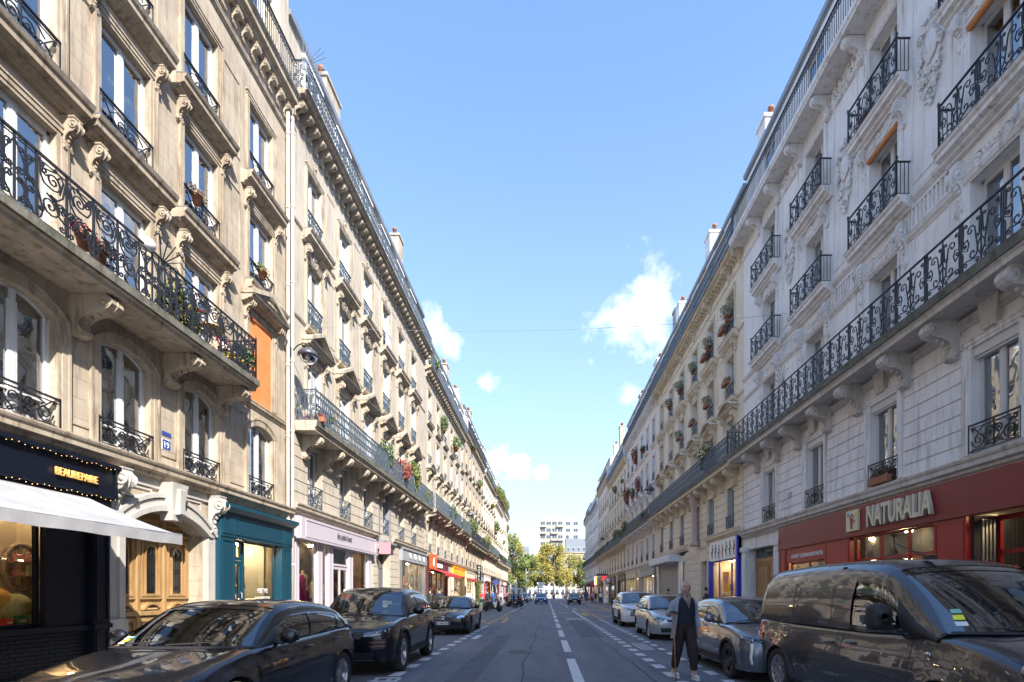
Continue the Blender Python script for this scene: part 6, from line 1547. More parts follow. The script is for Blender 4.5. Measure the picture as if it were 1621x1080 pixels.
MAG = M('magenta_cloth', (.55, .01, .27), .85, col2=(.62, .02, .32), vscale=8); PURP = M('plum_cloth', (.36, .012, .2), .85); CRM = M('cream_cloth', (.6, .52, .42), .9); CAM = M('camel_cloth', (.36, .22, .12), .9); DEN = M('blue_denim', (.03, .08, .16), .9); GRNT = M('pale_green_cloth', (.3, .42, .36), .9); NAVY = M('navy_cloth', (.02, .025, .05), .9)
mannequin('mannequin in a camel jacket in the teal shop window', (-8.85, 15.05, .85), .3, CAM, CRM, None, False); mannequin('mannequin in navy at the back of the teal shop', (-9.4, 14.5, .5), .2, NAVY, NAVY, NAVY)
# ---- L2 ground floor
uf = lambda Y: Y-17.4
ground_wall(b2, 19.2, 4.2, [(uf(17.9), uf(25.5), .12, 3.5), (uf(26.5), uf(28.3), 0, 3.6), (uf(30.4), uf(36.2), .12, 3.6)], STONE_L2)
stone_courses(b2, uf(25.6), uf(26.42), .3, 4.1, .4, STONE_L2); stone_courses(b2, uf(28.42), uf(30.1), .3, 4.1, .4, STONE_L2)
PINK = M('pale_mauve_paint', (.44, .40, .435), .5, bump=.05)
s, u_, Ls = shop_thing('shopfront', 'pale mauve-pink shopfront with thin black lettering and magenta coats', -1, 17.5, 25.5)
m = MB(); m.box(0, .24, 0, Ls, 3.4, 4.12, PINK); raised(m, .24, .02, .5, Ls-.12, 3.46, 4.06, PINK, w=.03); m.box(.24, .28, .1, .4, 3.42, 4.1, PINK); P('fascia', m, s)
m = MB(); m.box(0, .3, -.02, Ls+.02, 3.36, 3.42, PINK); P('fascia_ledge', m, s)
put_text('des petits hauts', .36, BLK, s, .266, u_(21.45), 3.68, .003, .68, 0)
for a, c_ in ((0, .34), (1.75, 2.2), (2.72, 3.2), (4.82, 5.3), (Ls-.75, Ls-.3)): m = MB(); m.box(0, .09, a, c_, .12, 3.4, PINK); raised(m, .09, .012, a+.06, c_-.06, .5, 3.3, PINK, w=.02); P('post', m, s)
glazing(s, .34, 1.75, .3, 3.38, .02, PINK, t=.05); glazing(s, 2.2, 2.72, .3, 3.38, .02, PINK, t=.05); glazing(s, 3.2, 4.82, 2.62, 3.36, .04, PINK, 'transom', t=.06, gl=None); glazing(s, 3.2, 4.82, .12, 2.58, .03, PINK, 'shop_door', bars=(4.0,), t=.1); glazing(s, 5.3, Ls-.75, .3, 3.38, .02, PINK, t=.05)
m = MB(); m.box(-.02, -.01, 3.3, 4.72, 2.68, 3.3, M('pale_blue_panel', (.35, .52, .55), .5)); P('transom_panel', m, s)
m = MB(); m.box(-.3, .14, .34, 3.2, .12, .3, PINK); P('plinth', m, s); m = MB(); m.box(-.3, .14, 5.3, Ls-.75, .12, .3, PINK); P('plinth', m, s)
interior(s, .2, Ls-.2, .12, 3.45, 3.0, M('brown_shop_wall', (.20, .13, .10), .8), lamps=6)
mannequin('mannequin in a long plum coat with red collar, left in the mauve shop window', (-8.78, 18.2, .62), .2, PURP, MAG, None); mannequin('mannequin in a magenta belted coat over jeans in the mauve shop window', (-8.76, 18.85, .72), .1, MAG, CRM, DEN)
mannequin('mannequin in cream at the right of the mauve shop window', (-8.8, 23.2, .5), .1, CRM, CRM, None, False)
mannequin('mannequin in pale green inside the mauve shop door', (-9.2, 21.9, .4), .1, GRNT, GRNT, DEN, False); mannequin('mannequin in denim in the narrow pane of the mauve shop', (-8.95, 20.2, .5), .1, CRM, NAVY, DEN, False)
m = MB(); m.cbox(.3, .85, -.04, .04, 3.45, 4.02, M('pink_sign', (.46, .22, .25), .5), .01); m.tube([(0, 0, 3.9), (.3, 0, 3.9)], .015, METAL, 6); T('projecting_sign', 'plain pink square sign projecting beside the mauve shopfront', 'sign', (-8.5, 25.75, 0), mesh=m)
DGREY = M('dark_grey_painted_door', (.12, .12, .14), .5)
m = MB(); a, c_ = uf(26.5), uf(28.3); m.box(-.42, -.34, a, c_, .05, 3.0, DGREY)
for q in (a+.08, (a+c_)/2+.04): raised(m, -.34, .03, q, q+.78, .3, 1.1, DGREY); raised(m, -.34, .03, q, q+.78, 1.25, 2.9, DGREY)
P('street_door', m, b2); m = MB(); m.box(-.4, -.36, a, c_, 3.0, 3.6, GLOSSB)
for i in range(9): m.tube([(-.33, a+.1+i*.2, 3.02), (-.33, a+.1+i*.2, 3.58)], .01, IRON, 4)
P('fanlight', m, b2)
m = MB(); m.extr([(0, 0), (.14, 0), (.3, .28), (.36, .34), (.36, .44), (0, .48)], a-.25, c_+.25, M('slate_grey_moulding', (.22, .22, .25), .6)); P('door_canopy', m, b2, (0, 0, 3.75))
m = MB(); m.box(-.2, .06, a-.1, a+.1, 4.3, 6.8, M('slate_grey_moulding', (.2, .2, .2))); m.box(-.2, .06, c_-.1, c_+.1, 4.3, 6.8, MATS['slate_grey_moulding']); PS('window_pilaster', m, b2)
GREYF = M('grey_shop_fascia', (.28, .29, .31), .45); 
def simple_shop(label, side, ya, yb, zt, zf, fm, frame, wall=WARMW, door=None, bars=2, awn=None, awm=None, goods=None, gz=.5, lamps=3, d=.2):
    s, u_, Ls = shop_thing('shopfront', label, side, ya, yb)
    m = MB(); m.box(0, d, 0, Ls, zf, zt, fm); m.box(0, d+.06, 0, Ls, zt-.05, zt+.05, fm); P('fascia', m, s)
    m = MB(); m.box(0, d-.04, 0, .25, .12, zf, frame); m.box(0, d-.04, Ls-.25, Ls, .12, zf, frame); PS('pilaster', m, s)
    m = MB(); m.box(-.1, .05, .25, Ls-.25, .12, gz, frame); P('plinth', m, s)
    glazing(s, .25, Ls-.25, gz, zf, .0, frame, bars=[.25+(Ls-.5)*i/(bars+1) for i in range(1, bars+1)], t=.06)
    interior(s, .0, Ls, .12, zf+.1, 3., wall, lamps=lamps)
    rn = random.Random(ya)
    for i in range(goods or 0):
        m = MB(); y = .5+(Ls-1)*rn.random(); mt = rn.choice([PINKB, REDC, GRNC, CREAMC, OCHC, NAVY, CRM]); m.cbox(-.9, -.6, -.2, .2, 0, rn.uniform(.3, 1.2), mt, .02); P('window_goods', m, s, (0, y, gz+.02))
    if awn:
        dp, z1, zo = awn; m = MB(); m.add([(d, 0, z1), (d, Ls, z1), (dp, Ls, zo), (dp, 0, zo), (dp, 0, zo-.2), (dp, Ls, zo-.2)], [(0,1,2,3), (3,2,5,4)], awm); P('awning', m, s)
    return s, u_, Ls
s, u_, Ls = simple_shop('grey shopfront with pale round letters and a glazed front, beyond the stone pier', -1, 30.3, 36.4, 4.15, 3.45, GREYF, METAL, PALEW, bars=4, goods=8)
rl = cached('round_letter', lambda: (lambda q: (q.tube([(0, .13*cos(a), .15*sin(a)) for a in [2*pi*i/14 for i in range(14)]], .03, WHITE, 5, closed=True), q)[1])(MB()))
for i in range(4): P('round_letter', rl, s, (.24, 1.6+i*1.15, 3.8))
m = MB(); m.ball((0, 0, .3), .28, M('violet_light', (.2, .02, .9), .5, emit=1.2), 8, 6, (.4, .7, 1)); T('violet_balloon', 'small violet light sculpture low in the grey shop window', 'light', (-8.95, 31.2, .9), mesh=m)
ORG = M('orange_sign_paint', (.80, .11, .02), .5); REDA = M('red_canvas', (.42, .03, .03), .8); YEL = M('amber_sign', (.85, .38, .02), .5); BURG = M('burgundy_paint', (.09, .02, .03), .45)
for (b_, uu, LL), (lab, ya, yb, *_r) in zip(LB, L_FAR):
    ground_wall(b_, LL, 4.0, [(.3, LL*.45, 0, 3.3), (LL*.47, LL*.56, 0, 3.1), (LL*.6, LL-.3, 0, 3.3)], STONE_L2)
    m = MB(); m.box(-.4, -.33, LL*.47, LL*.56, 0, 3.1, DGREY); raised(m, -.33, .03, LL*.48, LL*.55, .3, 2.8, DGREY); P('street_door', m, b_)
s, u_, Ls = simple_shop('dark shopfront with a red awning and an orange fascia sign with a white apple shape', -1, 36.9, 44.4, 4.0, 3.2, BURG, BURG, WARMW, bars=3, awn=(1.35, 3.35, 2.95), awm=REDA, goods=6)
m = MB(); m.box(.26, .34, .05, 2.2, 3.2, 4.35, ORG); o = P('sign_board', m, s); m = MB(); m.ball((.35, 1.1, 3.68), .26, WHITE, 12, 6, (.12, 1.1, 1)); m.tube([(.35, 1.1, 3.9), (.36, 1.25, 4.1)], .04, WHITE, 5); P('apple_emblem', m, o)
m = MB()
for i in range(6): m.box(.22, .26, 2.6+i*.38, 2.85+i*.38, 3.5, 3.8, WHITE)
PS('letter_block', m, s)
s, u_, Ls = simple_shop('small shopfront with an amber fascia and red valance past the orange sign', -1, 47.0, 53.6, 3.9, 3.1, YEL, CREAMC, PALEW, bars=3, awn=(1.5, 3.2, 2.9), awm=REDA, goods=6)
s, u_, Ls = simple_shop('cream shopfront beside the green creeper on the left', -1, 54.4, 61.4, 3.8, 3.1, CREAMC, CREAMC, WARMW, bars=3, goods=8)
m = MB(); m.cbox(.5, .95, -.05, .05, 3.2, 5.0, SATIN, .01); m.tube([(0, 0, 4.7), (.5, 0, 4.7)], .02, METAL, 5); t_ = T('projecting_sign', 'tall dark vertical hotel sign projecting over the left pavement', 'sign', (-8.5, 60.6, -.2), mesh=m)
for i, ch in enumerate('HOTEL'):
    me, a, c_ = text_mb(ch, .34, .01, WHITE, 1, 0); P('letter', me, t_, (.72-(a+c_)/2, -.056, 4.62-i*.33), (0, 0, -pi/2))
s, u_, Ls = simple_shop('white shopfront with red upright panels and a red awning far left', -1, 70.9, 77.8, 3.9, 3.1, WHITE, REDA, PALEW, bars=3, awn=(1.6, 3.3, 2.9), awm=REDA, goods=6)
for i, (ya, yb, fm) in enumerate(((64.0, 70.0, GREYF), (80.1, 86.1, SATIN), (86.9, 93.0, BURG), (95.6, 101.2, GREYF), (101.9, 108, REDA), (110.6, 114.7, TEAL))):
    simple_shop(['slate-fronted shop beyond the hotel sign', 'black-fronted shop far down the left side', 'burgundy-fronted shop far down the left side', 'grey-fronted shop far down the left side near the quay', 'red-fronted shop second from the quay on the left', 'teal-fronted corner shop at the far left end'][i], -1, ya, yb, 3.8, 3.1, fm, fm, WARMW, bars=2, goods=4)
# ---- R1 ground floor
uf = lambda Y: 24.4-Y
ground_wall(b3, 36.4, 4.05, [(uf(20.2), uf(-11.5), .0, 3.9), (uf(23.9), uf(21.0), 0, 3.5)], TRIM_R)
RED = M('deep_red_paint', (.21, .014, .019), .42, col2=(.175, .012, .016), vscale=2, bump=.1); REDB = M('bright_red_joinery', (.30, .01, .014), .35)
s, u_, Ls = shop_thing('shopfront', 'deep red grocery shopfront with raised cream lettering', 1, -11.5, 20.45)
m = MB(); m.box(0, .16, 0, Ls, 3.2, 4.03, RED); m.box(0, .19, 0, Ls, 3.18, 3.24, RED); P('fascia', m, s)
Yc = lambda Y: 20.45-Y
m = MB(); m.box(0, .10, 0, Yc(17.0), 2.66, 3.18, REDB); P('lower_fascia', m, s)
put_text('OUVERT LE DIMANCHE MATIN', .19, WHITE, s, .112, Yc(18.35), 2.80, .008, .85, .004)
for a, c_ in ((Yc(20.45), Yc(19.9)), (Yc(17.1), Yc(15.7)), (Yc(12.3), Yc(11.35)), (Yc(7.0), Yc(6.4)), (Yc(2), Yc(1))): m = MB(); m.box(0, .12, a, c_, .12, 3.2, REDB); raised(m, .12, .012, a+.06, c_-.06, .8, 3.1, REDB, w=.025); P('pilaster', m, s)
for a, c_, br in ((Yc(19.9), Yc(17.1), 1), (Yc(15.7), Yc(12.3), 2), (Yc(6.4), Yc(2), 2)): glazing(s, a, c_, .6, 3.18 if a > 2 else 2.66, -.08, REDB, bars=[a+(c_-a)*(i+1)/(br+1) for i in range(br)], hbars=(2.5,) if a > 2 else (), t=.06)
glazing(s, Yc(11.3), Yc(9.6), .12, 3.18, -.5, REDB, 'shop_door', bars=(Yc(10.4),), hbars=(2.4,), t=.1); glazing(s, Yc(9.5), Yc(7.0), .12, 3.18, -.3, REDB, 'shop_window', bars=(Yc(8.3),), hbars=(2.4,), t=.08)
m = MB(); m.box(-.5, 0, Yc(11.34), Yc(11.28), .12, 3.18, TRIMB)
for i in range(4): m.box(-.2-.08*i, -.16-.08*i, Yc(11.28), Yc(11.25), .2, 3.1, METAL)
P('folded_shutter', m, s)
interior(s, .2, Ls-.2, .12, 3.3, 4.5, M('shop_grey_wall', (.3, .27, .23), .8), lamps=14)
DISPM = M('produce_crate', (.3, .2, .1), .8)
CRL = M('cream_sign_letters', (.62, .56, .42), .5); 
me, a, c_ = text_mb('NATURALIA', .78, .09, CRL, .58, .022); P('lettering', me, s, (.22, Yc(13.42)-(a+c_)/2, 3.38))
m = MB(); m.box(.16, .22, Yc(15.72), Yc(15.12), 3.34, 3.95, M('logo_cream', (.62, .58, .38), .5)); lg = P('logo_board', m, s)
m = MB(); yl = Yc(15.42); RDL = REDB
m.lathe([(.001, .226), (.045, .224)], (0, yl, 3.80), RDL, 10, 'x') if 0 else m.ball((.222, yl, 3.80), .05, RDL, 10, 6, (.15, 1, 1)); m.extx([(yl-.06, 3.4), (yl+.03, 3.4), (yl+.05, 3.58), (yl+.2, 3.62), (yl+.05, 3.66), (yl+.14, 3.80), (yl, 3.7), (yl-.14, 3.82), (yl-.08, 3.64)], .22, .228, RDL); P('logo_figure', m, lg)
m = MB(); m.ball((.222, yl-.2, 3.84), .06, M('logo_blue', (.03, .3, .6), .5), 8, 5, (.15, 1, 1)); P('logo_dot', m, lg); m = MB(); m.ball((.222, yl+.2, 3.84), .06, M('logo_yellow', (.8, .55, .03), .5), 8, 5, (.15, 1, 1)); P('logo_dot', m, lg)
m = MB(); m.box(-.4, -.34, uf(23.85), uf(21.05), 0.02, 2.9, OAK); m.box(-.4, -.3, uf(23.85), uf(21.05), 2.9, 3.05, OAK)
for q in (uf(23.8), uf(22.4)): raised(m, -.34, .03, q, q+1.25, .2, 1.0, OAK); raised(m, -.34, .03, q, q+1.25, 1.1, 2.8, OAK)
P('street_door', m, b3); m = MB(); m.box(-.4, -.36, uf(23.85), uf(21.05), 3.05, 3.5, GLOSSB); P('fanlight', m, b3)
for a in (uf(24.3), uf(20.9)): m = MB(); m.box(0, .16, a, a+.42, .12, 3.4, TRIM_R); m.cbox(.0, .24, a-.04, a+.46, 3.4, 3.62, TRIM_R, .03); raised(m, .16, .02, a+.06, a+.36, .8, 3.2, TRIM_R); P('door_pilaster', m, b3)
# ---- R2
uf = R2U
ground_wall(b4, 19.1, 4.3, [(uf(29.0), uf(24.9), .12, 4.0), (uf(31.2), uf(30.1), 0, 3.4), (uf(42.7), uf(35.0), 0, 3.7)], STONE_R2)
stone_courses(b4, uf(30.0), uf(29.25), .3, 4.2, .42, STONE_R2); stone_courses(b4, uf(34.7), uf(31.4), .3, 4.2, .42, STONE_R2)
m = MB(); m.box(-.42, -.34, uf(31.2), uf(30.1), 0, 3.4, DGREY); raised(m, -.34, .03, uf(31.1), uf(30.2), .3, 2.9, DGREY); P('street_door', m, b4)
COB = M('cobalt_blue_paint', (.01, .03, .42), .4)
s, u_, Ls = shop_thing('shopfront', 'shopfront framed by two cobalt-blue posts under a white painted fascia', 1, 24.7, 29.15)
m = MB(); m.box(0, .14, 0, Ls, 3.25, 4.28, WHITE); P('fascia', m, s)
for a in (0, Ls-.2): m = MB(); m.box(0, .22, a, a+.2, .12, 4.28 if a else 3.3, COB); P('post', m, s)
cols_ = [IRON, REDC, PBLUE, OCHC, GRNC]; rn = random.Random(2)
m = MB()
for i in range(7):
    y = .5+i*.55; z = 3.45+.1*rn.random(); mt = cols_[i % 5]
    m.tube([(.155, y, z), (.155, y+.06, z+.3), (.155, y+.02, z+.5)], .022, mt, 5); m.tube([(.155, y+.05, z+.28), (.155, y-.08, z+.15), (.155, y-.12, z+.22)], .016, mt, 5); m.tube([(.155, y+.05, z+.28), (.155, y+.17, z+.36)], .016, mt, 5); m.ball((.155, y+.03, z+.56), .045, mt, 8, 5, (.4, 1, 1)); m.tube([(.155, y, z), (.155, y+.12, z-.12)], .018, mt, 5)
PS('painted_figure', m, s)
glazing(s, .2, Ls-.2, .5, 3.25, .05, COB, bars=(1.35, 3.2), t=.05); interior(s, 0, Ls, .12, 3.3, 3, WARMW, lamps=4)
rn = random.Random(12)
for i in range(26):
    m = MB(); mt = rn.choice([PINKB, REDC, GRNC, CREAMC, OCHC, PBLUE, YEL, MAG]); w_ = rn.uniform(.08, .2); m.cbox(-.9, -.75, -w_, w_, 0, rn.uniform(.15, .5), mt, .01); P('window_goods', m, s, (rn.uniform(0, .4), rn.uniform(.5, Ls-.5), rn.choice((.55, 1.1, 1.65))))
s, u_, Ls = shop_thing('shopfront', 'closed shop with a ribbed metal roller shutter under a white box fascia', 1, 34.8, 43.0)
m = MB(); m.cbox(0, .8, .1, Ls-1.2, 3.72, 4.22, M('pale_box_fascia', (.62, .66, .68), .5), .03); P('box_fascia', m, s)
m = MB(); m.box(.0, .1, 0, .4, .12, 3.72, WHITE); m.box(0, .1, Ls-1.4, Ls-.9, .12, 3.72, WHITE); PS('post', m, s)
SHM = M('galvanised_shutter', (.34, .33, .31), .45, .4, col2=(.42, .41, .39), vscale=5)
sl = cached('shutter_slat', lambda: (lambda q: (q.extr([(0, 0), (.035, .015), (.045, .05), (.035, .09), (0, .105)], .0, 6.4, SHM), q)[1])(MB()))
for i in range(32): P('slat', sl, s, (-.05, .4, .14+i*.112))
glazing(s, Ls-.9, Ls, .3, 3.7, .0, WHITE, t=.06); interior(s, Ls-1.4, Ls+.2, .1, 3.8, 2., WARMW, lamps=1)
for (b_, uu, LL), (lab, ya, yb, *_r) in zip(RB, R_FAR):
    ground_wall(b_, LL, 4.0, [(.3, LL*.45, 0, 3.3), (LL*.47, LL*.56, 0, 3.1), (LL*.6, LL-.3, 0, 3.3)], STONE_R3)
    m = MB(); m.box(-.4, -.33, LL*.47, LL*.56, 0, 3.1, DGREY); P('street_door', m, b_)
RF = [(44.0, 50.3, 'grey painted shopfront next to the shuttered one on the right', GREYF, None), (53.0, 59.6, 'cream shopfront two past the shuttered one on the right', CREAMC, None), (60.4, 66.5, 'dark shopfront under black railings on the right', SATIN, None), (69.5, 76, 'blue-grey shopfront before the red cross sign on the right', IRON_B, None),
      (76.8, 83, 'pale shopfront directly under the red cross sign', WHITE, None), (86, 91.7, 'burgundy shopfront beyond the red cross sign', BURG, None), (92.4, 98.5, 'white shopfront with a lit yellow, red and violet sign', WHITE, None), (101, 107.6, 'red shopfront before the corner on the right', REDA, None), (108.5, 123.6, 'corner cafe with a dark red awning at the far right end', BURG, (2.2, 3.6, 2.9))]
for ya, yb, lab, fm, aw in RF:
    simple_shop(lab, 1, ya, yb, 3.8, 3.1, fm, fm, WARMW, bars=3, goods=5, awn=aw, awm=M('dark_red_canvas', (.17, .015, .03), .8))
m = MB(); rc_ = M('red_neon_cross', (.85, .02, .02), .4, emit=.4)
for r_ in (pi/4, -pi/4): 
    d_ = Vector((cos(r_), 0, sin(r_)))*.55; m.tube([(-.55-d_.x, 0, 3.9-d_.z), (-.55+d_.x, 0, 3.9+d_.z)], .12, rc_, 4)
m.tube([(0, 0, 4.1), (-.5, 0, 4.1)], .03, METAL, 5); T('projecting_sign', 'red x-shaped sign projecting over the right pavement', 'sign', (9.2, 78.5, 0), mesh=m)
m = MB(); m.box(-1.9, -.2, -.04, .04, 4.1, 4.4, IRON_B); T('projecting_sign', 'blue-grey horizontal sign board beside the red x-shaped sign', 'sign', (9.2, 76.6, 0), mesh=m)
t_ = T('shop_sign', 'lit colourful sign of yellow, red and violet stripes on the right', 'sign', (8.9, 95, 3.1))
for i, cm_ in enumerate([(.9, .5, .02), (.8, .05, .02), (.9, .6, .1), (.25, .08, .6), (.8, .05, .05)]): m = MB(); m.cbox(-.06, .06, -.2, .2, 0, 1.5, M('sign_light_%d' % i, cm_, .5, emit=.9), .02); P('stripe', m, t_, (0, i*.48, 0))

rn = random.Random(6)
for lab, sd, x, Y, z, w_, h_, mt in [('pale poster inside the teal shop door', -1, -8.56, 14.3, 1.3, .22, .32, CREAMC), ('small white notice on the mauve shop door', -1, -8.46, 22.0, 1.5, .12, .18, WHITE), ('orange poster in the dark shop under the orange sign', -1, -8.44, 39.5, 1.4, .35, .6, ORG), ('yellow poster in the window of the shop framed in cobalt blue', 1, 9.11, 26.6, 2.1, .4, .5, YEL), ('white notice low in the red grocery window', 1, 9.26, 13.4, 1.6, .3, .4, WHITE), ('green poster in the red grocery window', 1, 9.26, 14.8, 1.9, .35, .5, GRNC)]:
    m = MB(); m.box(-.004, .004, -w_, w_, -h_, h_, mt); m.box(-.0055, .0055, -w_*.7, w_*.7, -h_*.1, h_*.6, rn.choice([PINKB, REDC, NAVY, OCHC])); T('poster', lab, 'poster', (x, Y, z), mesh=m)
# ------------------------------------------------------------------ plants, balcony things, lamps, cable
def leafy(key, n, r, mats, size, seed, sc=(1, 1, 1)): return cached(('foliage', key), lambda: foliage_mb(n, r, None, size, seed, sc, mats))
POT = cached('pot', lambda: (lambda q: (q.lathe([(.001, 0), (.08, 0), (.12, .2), (.13, .2), (.13, .235), (.105, .235), (.1, .19), (.001, .19)], (0, 0, 0), TERRA, 14), q)[1])(MB()))
def _tr():
    q = MB(); q.cbox(-.11, .11, -.34, .34, 0, .17, TERRA, .015); q.box(-.095, .095, -.32, .32, .17, .175, BARK); return q
TROUGH = cached('trough', _tr)
def plant(label, loc, kind='bush', cont='pot', mats=(LEAF,), rot=0, s=1., group=None):
    t = T('potted_plant', label, 'potted plant', loc, rot, group); t.scale = (s, s, s)
    if cont == 'pot': P('pot', POT, t); z = .2
    elif cont == 'trough': P('trough', TROUGH, t); z = .16
    else: z = 0
    k = (kind, tuple(m.name for m in mats))
    if kind == 'bush': P('foliage', leafy(k, 420, .3, list(mats), .045, 1, (1, 1, .95)), t, (0, 0, z+.2))
    if kind == 'tall': P('foliage', leafy(k, 700, .38, list(mats), .05, 2, (.8, .8, 1.4)), t, (0, 0, z+.45)); 
    if kind == 'trail': P('foliage', leafy(k, 420, .36, list(mats), .04, 3, (.5, 1.1, .5)), t, (.05, 0, z+.06))
    if kind == 'low': P('foliage', leafy(k, 260, .26, list(mats), .035, 4, (.6, 1.3, .45)), t, (0, 0, z+.08))
    if kind == 'tall':
        m = MB(); m.tube([(0, 0, z-.05), (.02, .01, z+.7)], [.018, .008], BARK, 5); P('stem', m, t)
    return t
FLR = M('red_petals', (.5, .02, .03), .6); FLP = M('pink_petals', (.6, .16, .22), .6); FLY = M('yellow_petals', (.7, .45, .03), .6)
# L1 long balcony (walking level 7.1, rail at x about -7.65)
plant('red geraniums in a pot behind the near end of the scrolled balcony', (-7.85, 8.9, 7.35), 'low', 'pot', (LEAF, FLR, FLR)); plant('pale pink flowers in a pot on the scrolled balcony next to the geraniums', (-7.85, 9.2, 7.3), 'low', 'pot', (LEAF, FLP))
plant('spindly tall green plant on the scrolled balcony in front of the second window', (-8.0, 11.2, 7.1), "tall", "pot", (LEAF, LEAF_Y), s=.95); plant('feathery tall plant on the scrolled balcony between the second and third windows', (-8.05, 11.75, 7.1), "tall", "pot", (LEAF, LEAF_Y), s=.9)
plant('dark-leaved shrub near the far end of the scrolled balcony', (-7.9, 13.5, 7.1), 'bush', 'pot', (LEAF,), s=1.2); plant('yellow-flowered plant low at the far end of the scrolled balcony', (-7.8, 13.1, 7.1), 'low', 'pot', (LEAF, FLY))
m = MB(); m.ball((0, 0, 0), .15, WHITE, 14, 9, (1, 1, .85)); T('hanging_lamp', 'white round pot hanging over the scrolled balcony rail', 'hanging pot', (-7.66, 10.05, 8.2), mesh=m)
def bistro_chair(label, loc, rot, mat):
    t = T('folding_chair', label, 'chair', loc, rot)
    for i in range(5): m = MB(); m.cbox(-.19, .19, -.19+i*.08, -.13+i*.08, .44, .46, mat if i % 2 else WHITE, .004); P('seat_slat', m, t)
    for z in (.68, .78): m = MB(); m.cbox(-.19, .19, .2, .215, z, z+.06, mat if z > .7 else WHITE, .004); P('back_slat', m, t)
    for s_ in (-1, 1):
        m = MB(); m.tube([(s_*.19, -.2, 0), (s_*.19, .2, .86)], .012, mat, 5); P('leg', m, t); m = MB(); m.tube([(s_*.17, .22, 0), (s_*.17, -.18, .44)], .012, mat, 5); P('leg', m, t)
    return t
bistro_chair('red and white slatted folding chair on the balcony, left of the yellow table', (-8.05, 11.95, 7.1), -pi/2-.4, REDC); bistro_chair('red and white slatted folding chair on the balcony, right of the yellow table', (-8.0, 13.15, 7.1), pi/2-.3, REDC)
YTB = M('yellow_enamel', (.62, .34, .02), .4); t = T('bistro_table', 'round yellow bistro table on the scrolled balcony', 'table', (-8.0, 12.5, 7.1))
m = MB(); m.lathe([(.001, .70), (.29, .70), (.3, .715), (.29, .73), (.001, .73)], (0, 0, 0), YTB, 22); P('table_top', m, t)
for k in range(3): a = 2*pi*k/3; m = MB(); m.tube([(.02*cos(a), .02*sin(a), .7), (.04*cos(a), .04*sin(a), .35), (.24*cos(a), .24*sin(a), 0)], .012, YTB, 5); P('leg', m, t)
m = MB(); m.cbox(-.12, .12, -.42, .42, 0, .2, GREYF, .02); m.box(-.1, .1, -.4, .4, .2, .205, BARK); T('window_trough', 'empty grey window trough hung on the top-left window guard', 'planter', (-8.42, 10.5, 13.9), mesh=m)
plant('terracotta pot with a pale cloth hung on the window guard of the middle column', (-8.4, 12.6, 10.85), 'low', 'pot', (BARK,)); plant('yellow-green plant in a pot on the window guard above the pediment', (-8.4, 15.5, 10.8), 'low', 'pot', (LEAF_Y, LEAF))
# umbrella spokes over the balcony
m = MB()
for i in range(7): a = -.5+i*.42; m.tube([(0, 0, 0), (.25*cos(a), .55*sin(a)-.1, .42*cos(a*.7)), (.3*cos(a), .95*sin(a)-.1, .25*cos(a))], .012, IRON, 4)
m.tube([(0, 0, 0), (0, 0, -1.1)], .02, IRON, 6); T('drying_rack', 'bare black umbrella frame standing on the scrolled balcony', 'umbrella frame', (-8.0, 10.9, 8.35), mesh=m)
# L2 balcony greenery (level 7.32)
plant('red-leaved maple on the blue-grey balcony of the cream house', (-7.95, 28.6, 7.35), 'bush', 'pot', (LEAF_R,), s=2.2); plant('bright green shrub past the red maple on the blue-grey balcony', (-7.9, 31.0, 7.35), 'tall', 'pot', (LEAF_Y, LEAF), s=1.7)
plant('olive shrub before the red maple on the blue-grey balcony', (-8.0, 26.0, 7.35), 'tall', 'pot', (LEAF,), s=1.5); plant('red flowers at the near corner of the blue-grey balcony', (-7.9, 17.9, 7.35), 'low', 'trough', (LEAF, FLR), rot=pi/2); plant('climbing plant inside the near corner of the blue-grey balcony', (-7.95, 18.9, 7.4), 'bush', 'pot', (LEAF, LEAF_Y)); plant('green bush at the far end of the blue-grey balcony', (-7.95, 34.0, 7.35), 'bush', 'pot', (LEAF, LEAF_Y), s=1.5)
m = MB(); m.add([(0, -.5, 0), (0, .5, 0), (.03, .5, 1.1), (.03, -.5, 1.1)], [(0,1,2,3)], WHITE); m.add([(0.002, -.5, .55), (0.002, .5, .2), (.032, .5, 1.1), (.032, -.5, 1.1)], [(0,1,2,3)], PLATE); T('banner', 'white and blue banner hanging on a top window guard of the cream house', 'banner', (-8.38, 27.75, 14.1), mesh=m)
# R2 window plants
xr = 9.2-.16
for i, Y in enumerate(C4[:5]):
    lab = ['nearest', 'second nearest', 'third nearest', 'fourth nearest', 'fifth nearest'][i]
    plant('bush in a pot, %s of those at the buff house top windows' % lab, (xr-.05, Y-.2+.1*(i % 2), 14.95), 'bush', 'pot', (LEAF, LEAF_Y), s=1.35-.1*(i % 3)); 
for i, Y in enumerate(C4[:2]): plant('trailing plant in a trough beside the %s bush at the buff house top' % ('nearest' if i == 0 else 'second'), (xr-.1, Y+.5, 14.75), 'trail', 'trough', (LEAF,), s=1.1)
for i, Y in enumerate(C4[:4]): plant('terracotta trough, %s of four at the buff house middle windows' % ['nearest', 'second', 'third', 'farthest'][i], (xr-.12, Y-.1, 11.85), 'bush' if i % 2 else 'trail', 'trough', (LEAF, LEAF_Y), s=1.05)
plant('big leafy plant leaning over the blue-grey balcony of the buff house', (8.75, 28.6, 7.9), 'tall', 'pot', (LEAF_Y, LEAF), s=1.6); plant('low ivy box on the near first-floor window of the red grocery house', (9.14, 14.3, 4.5), 'trail', 'trough', (LEAF, LEAF_R), s=1.15)
plant('mauve flowers on a top balcony of the white-grey house', (9.1, 14.9, 14.75), 'low', 'pot', (LEAF, FLP), s=1.3)
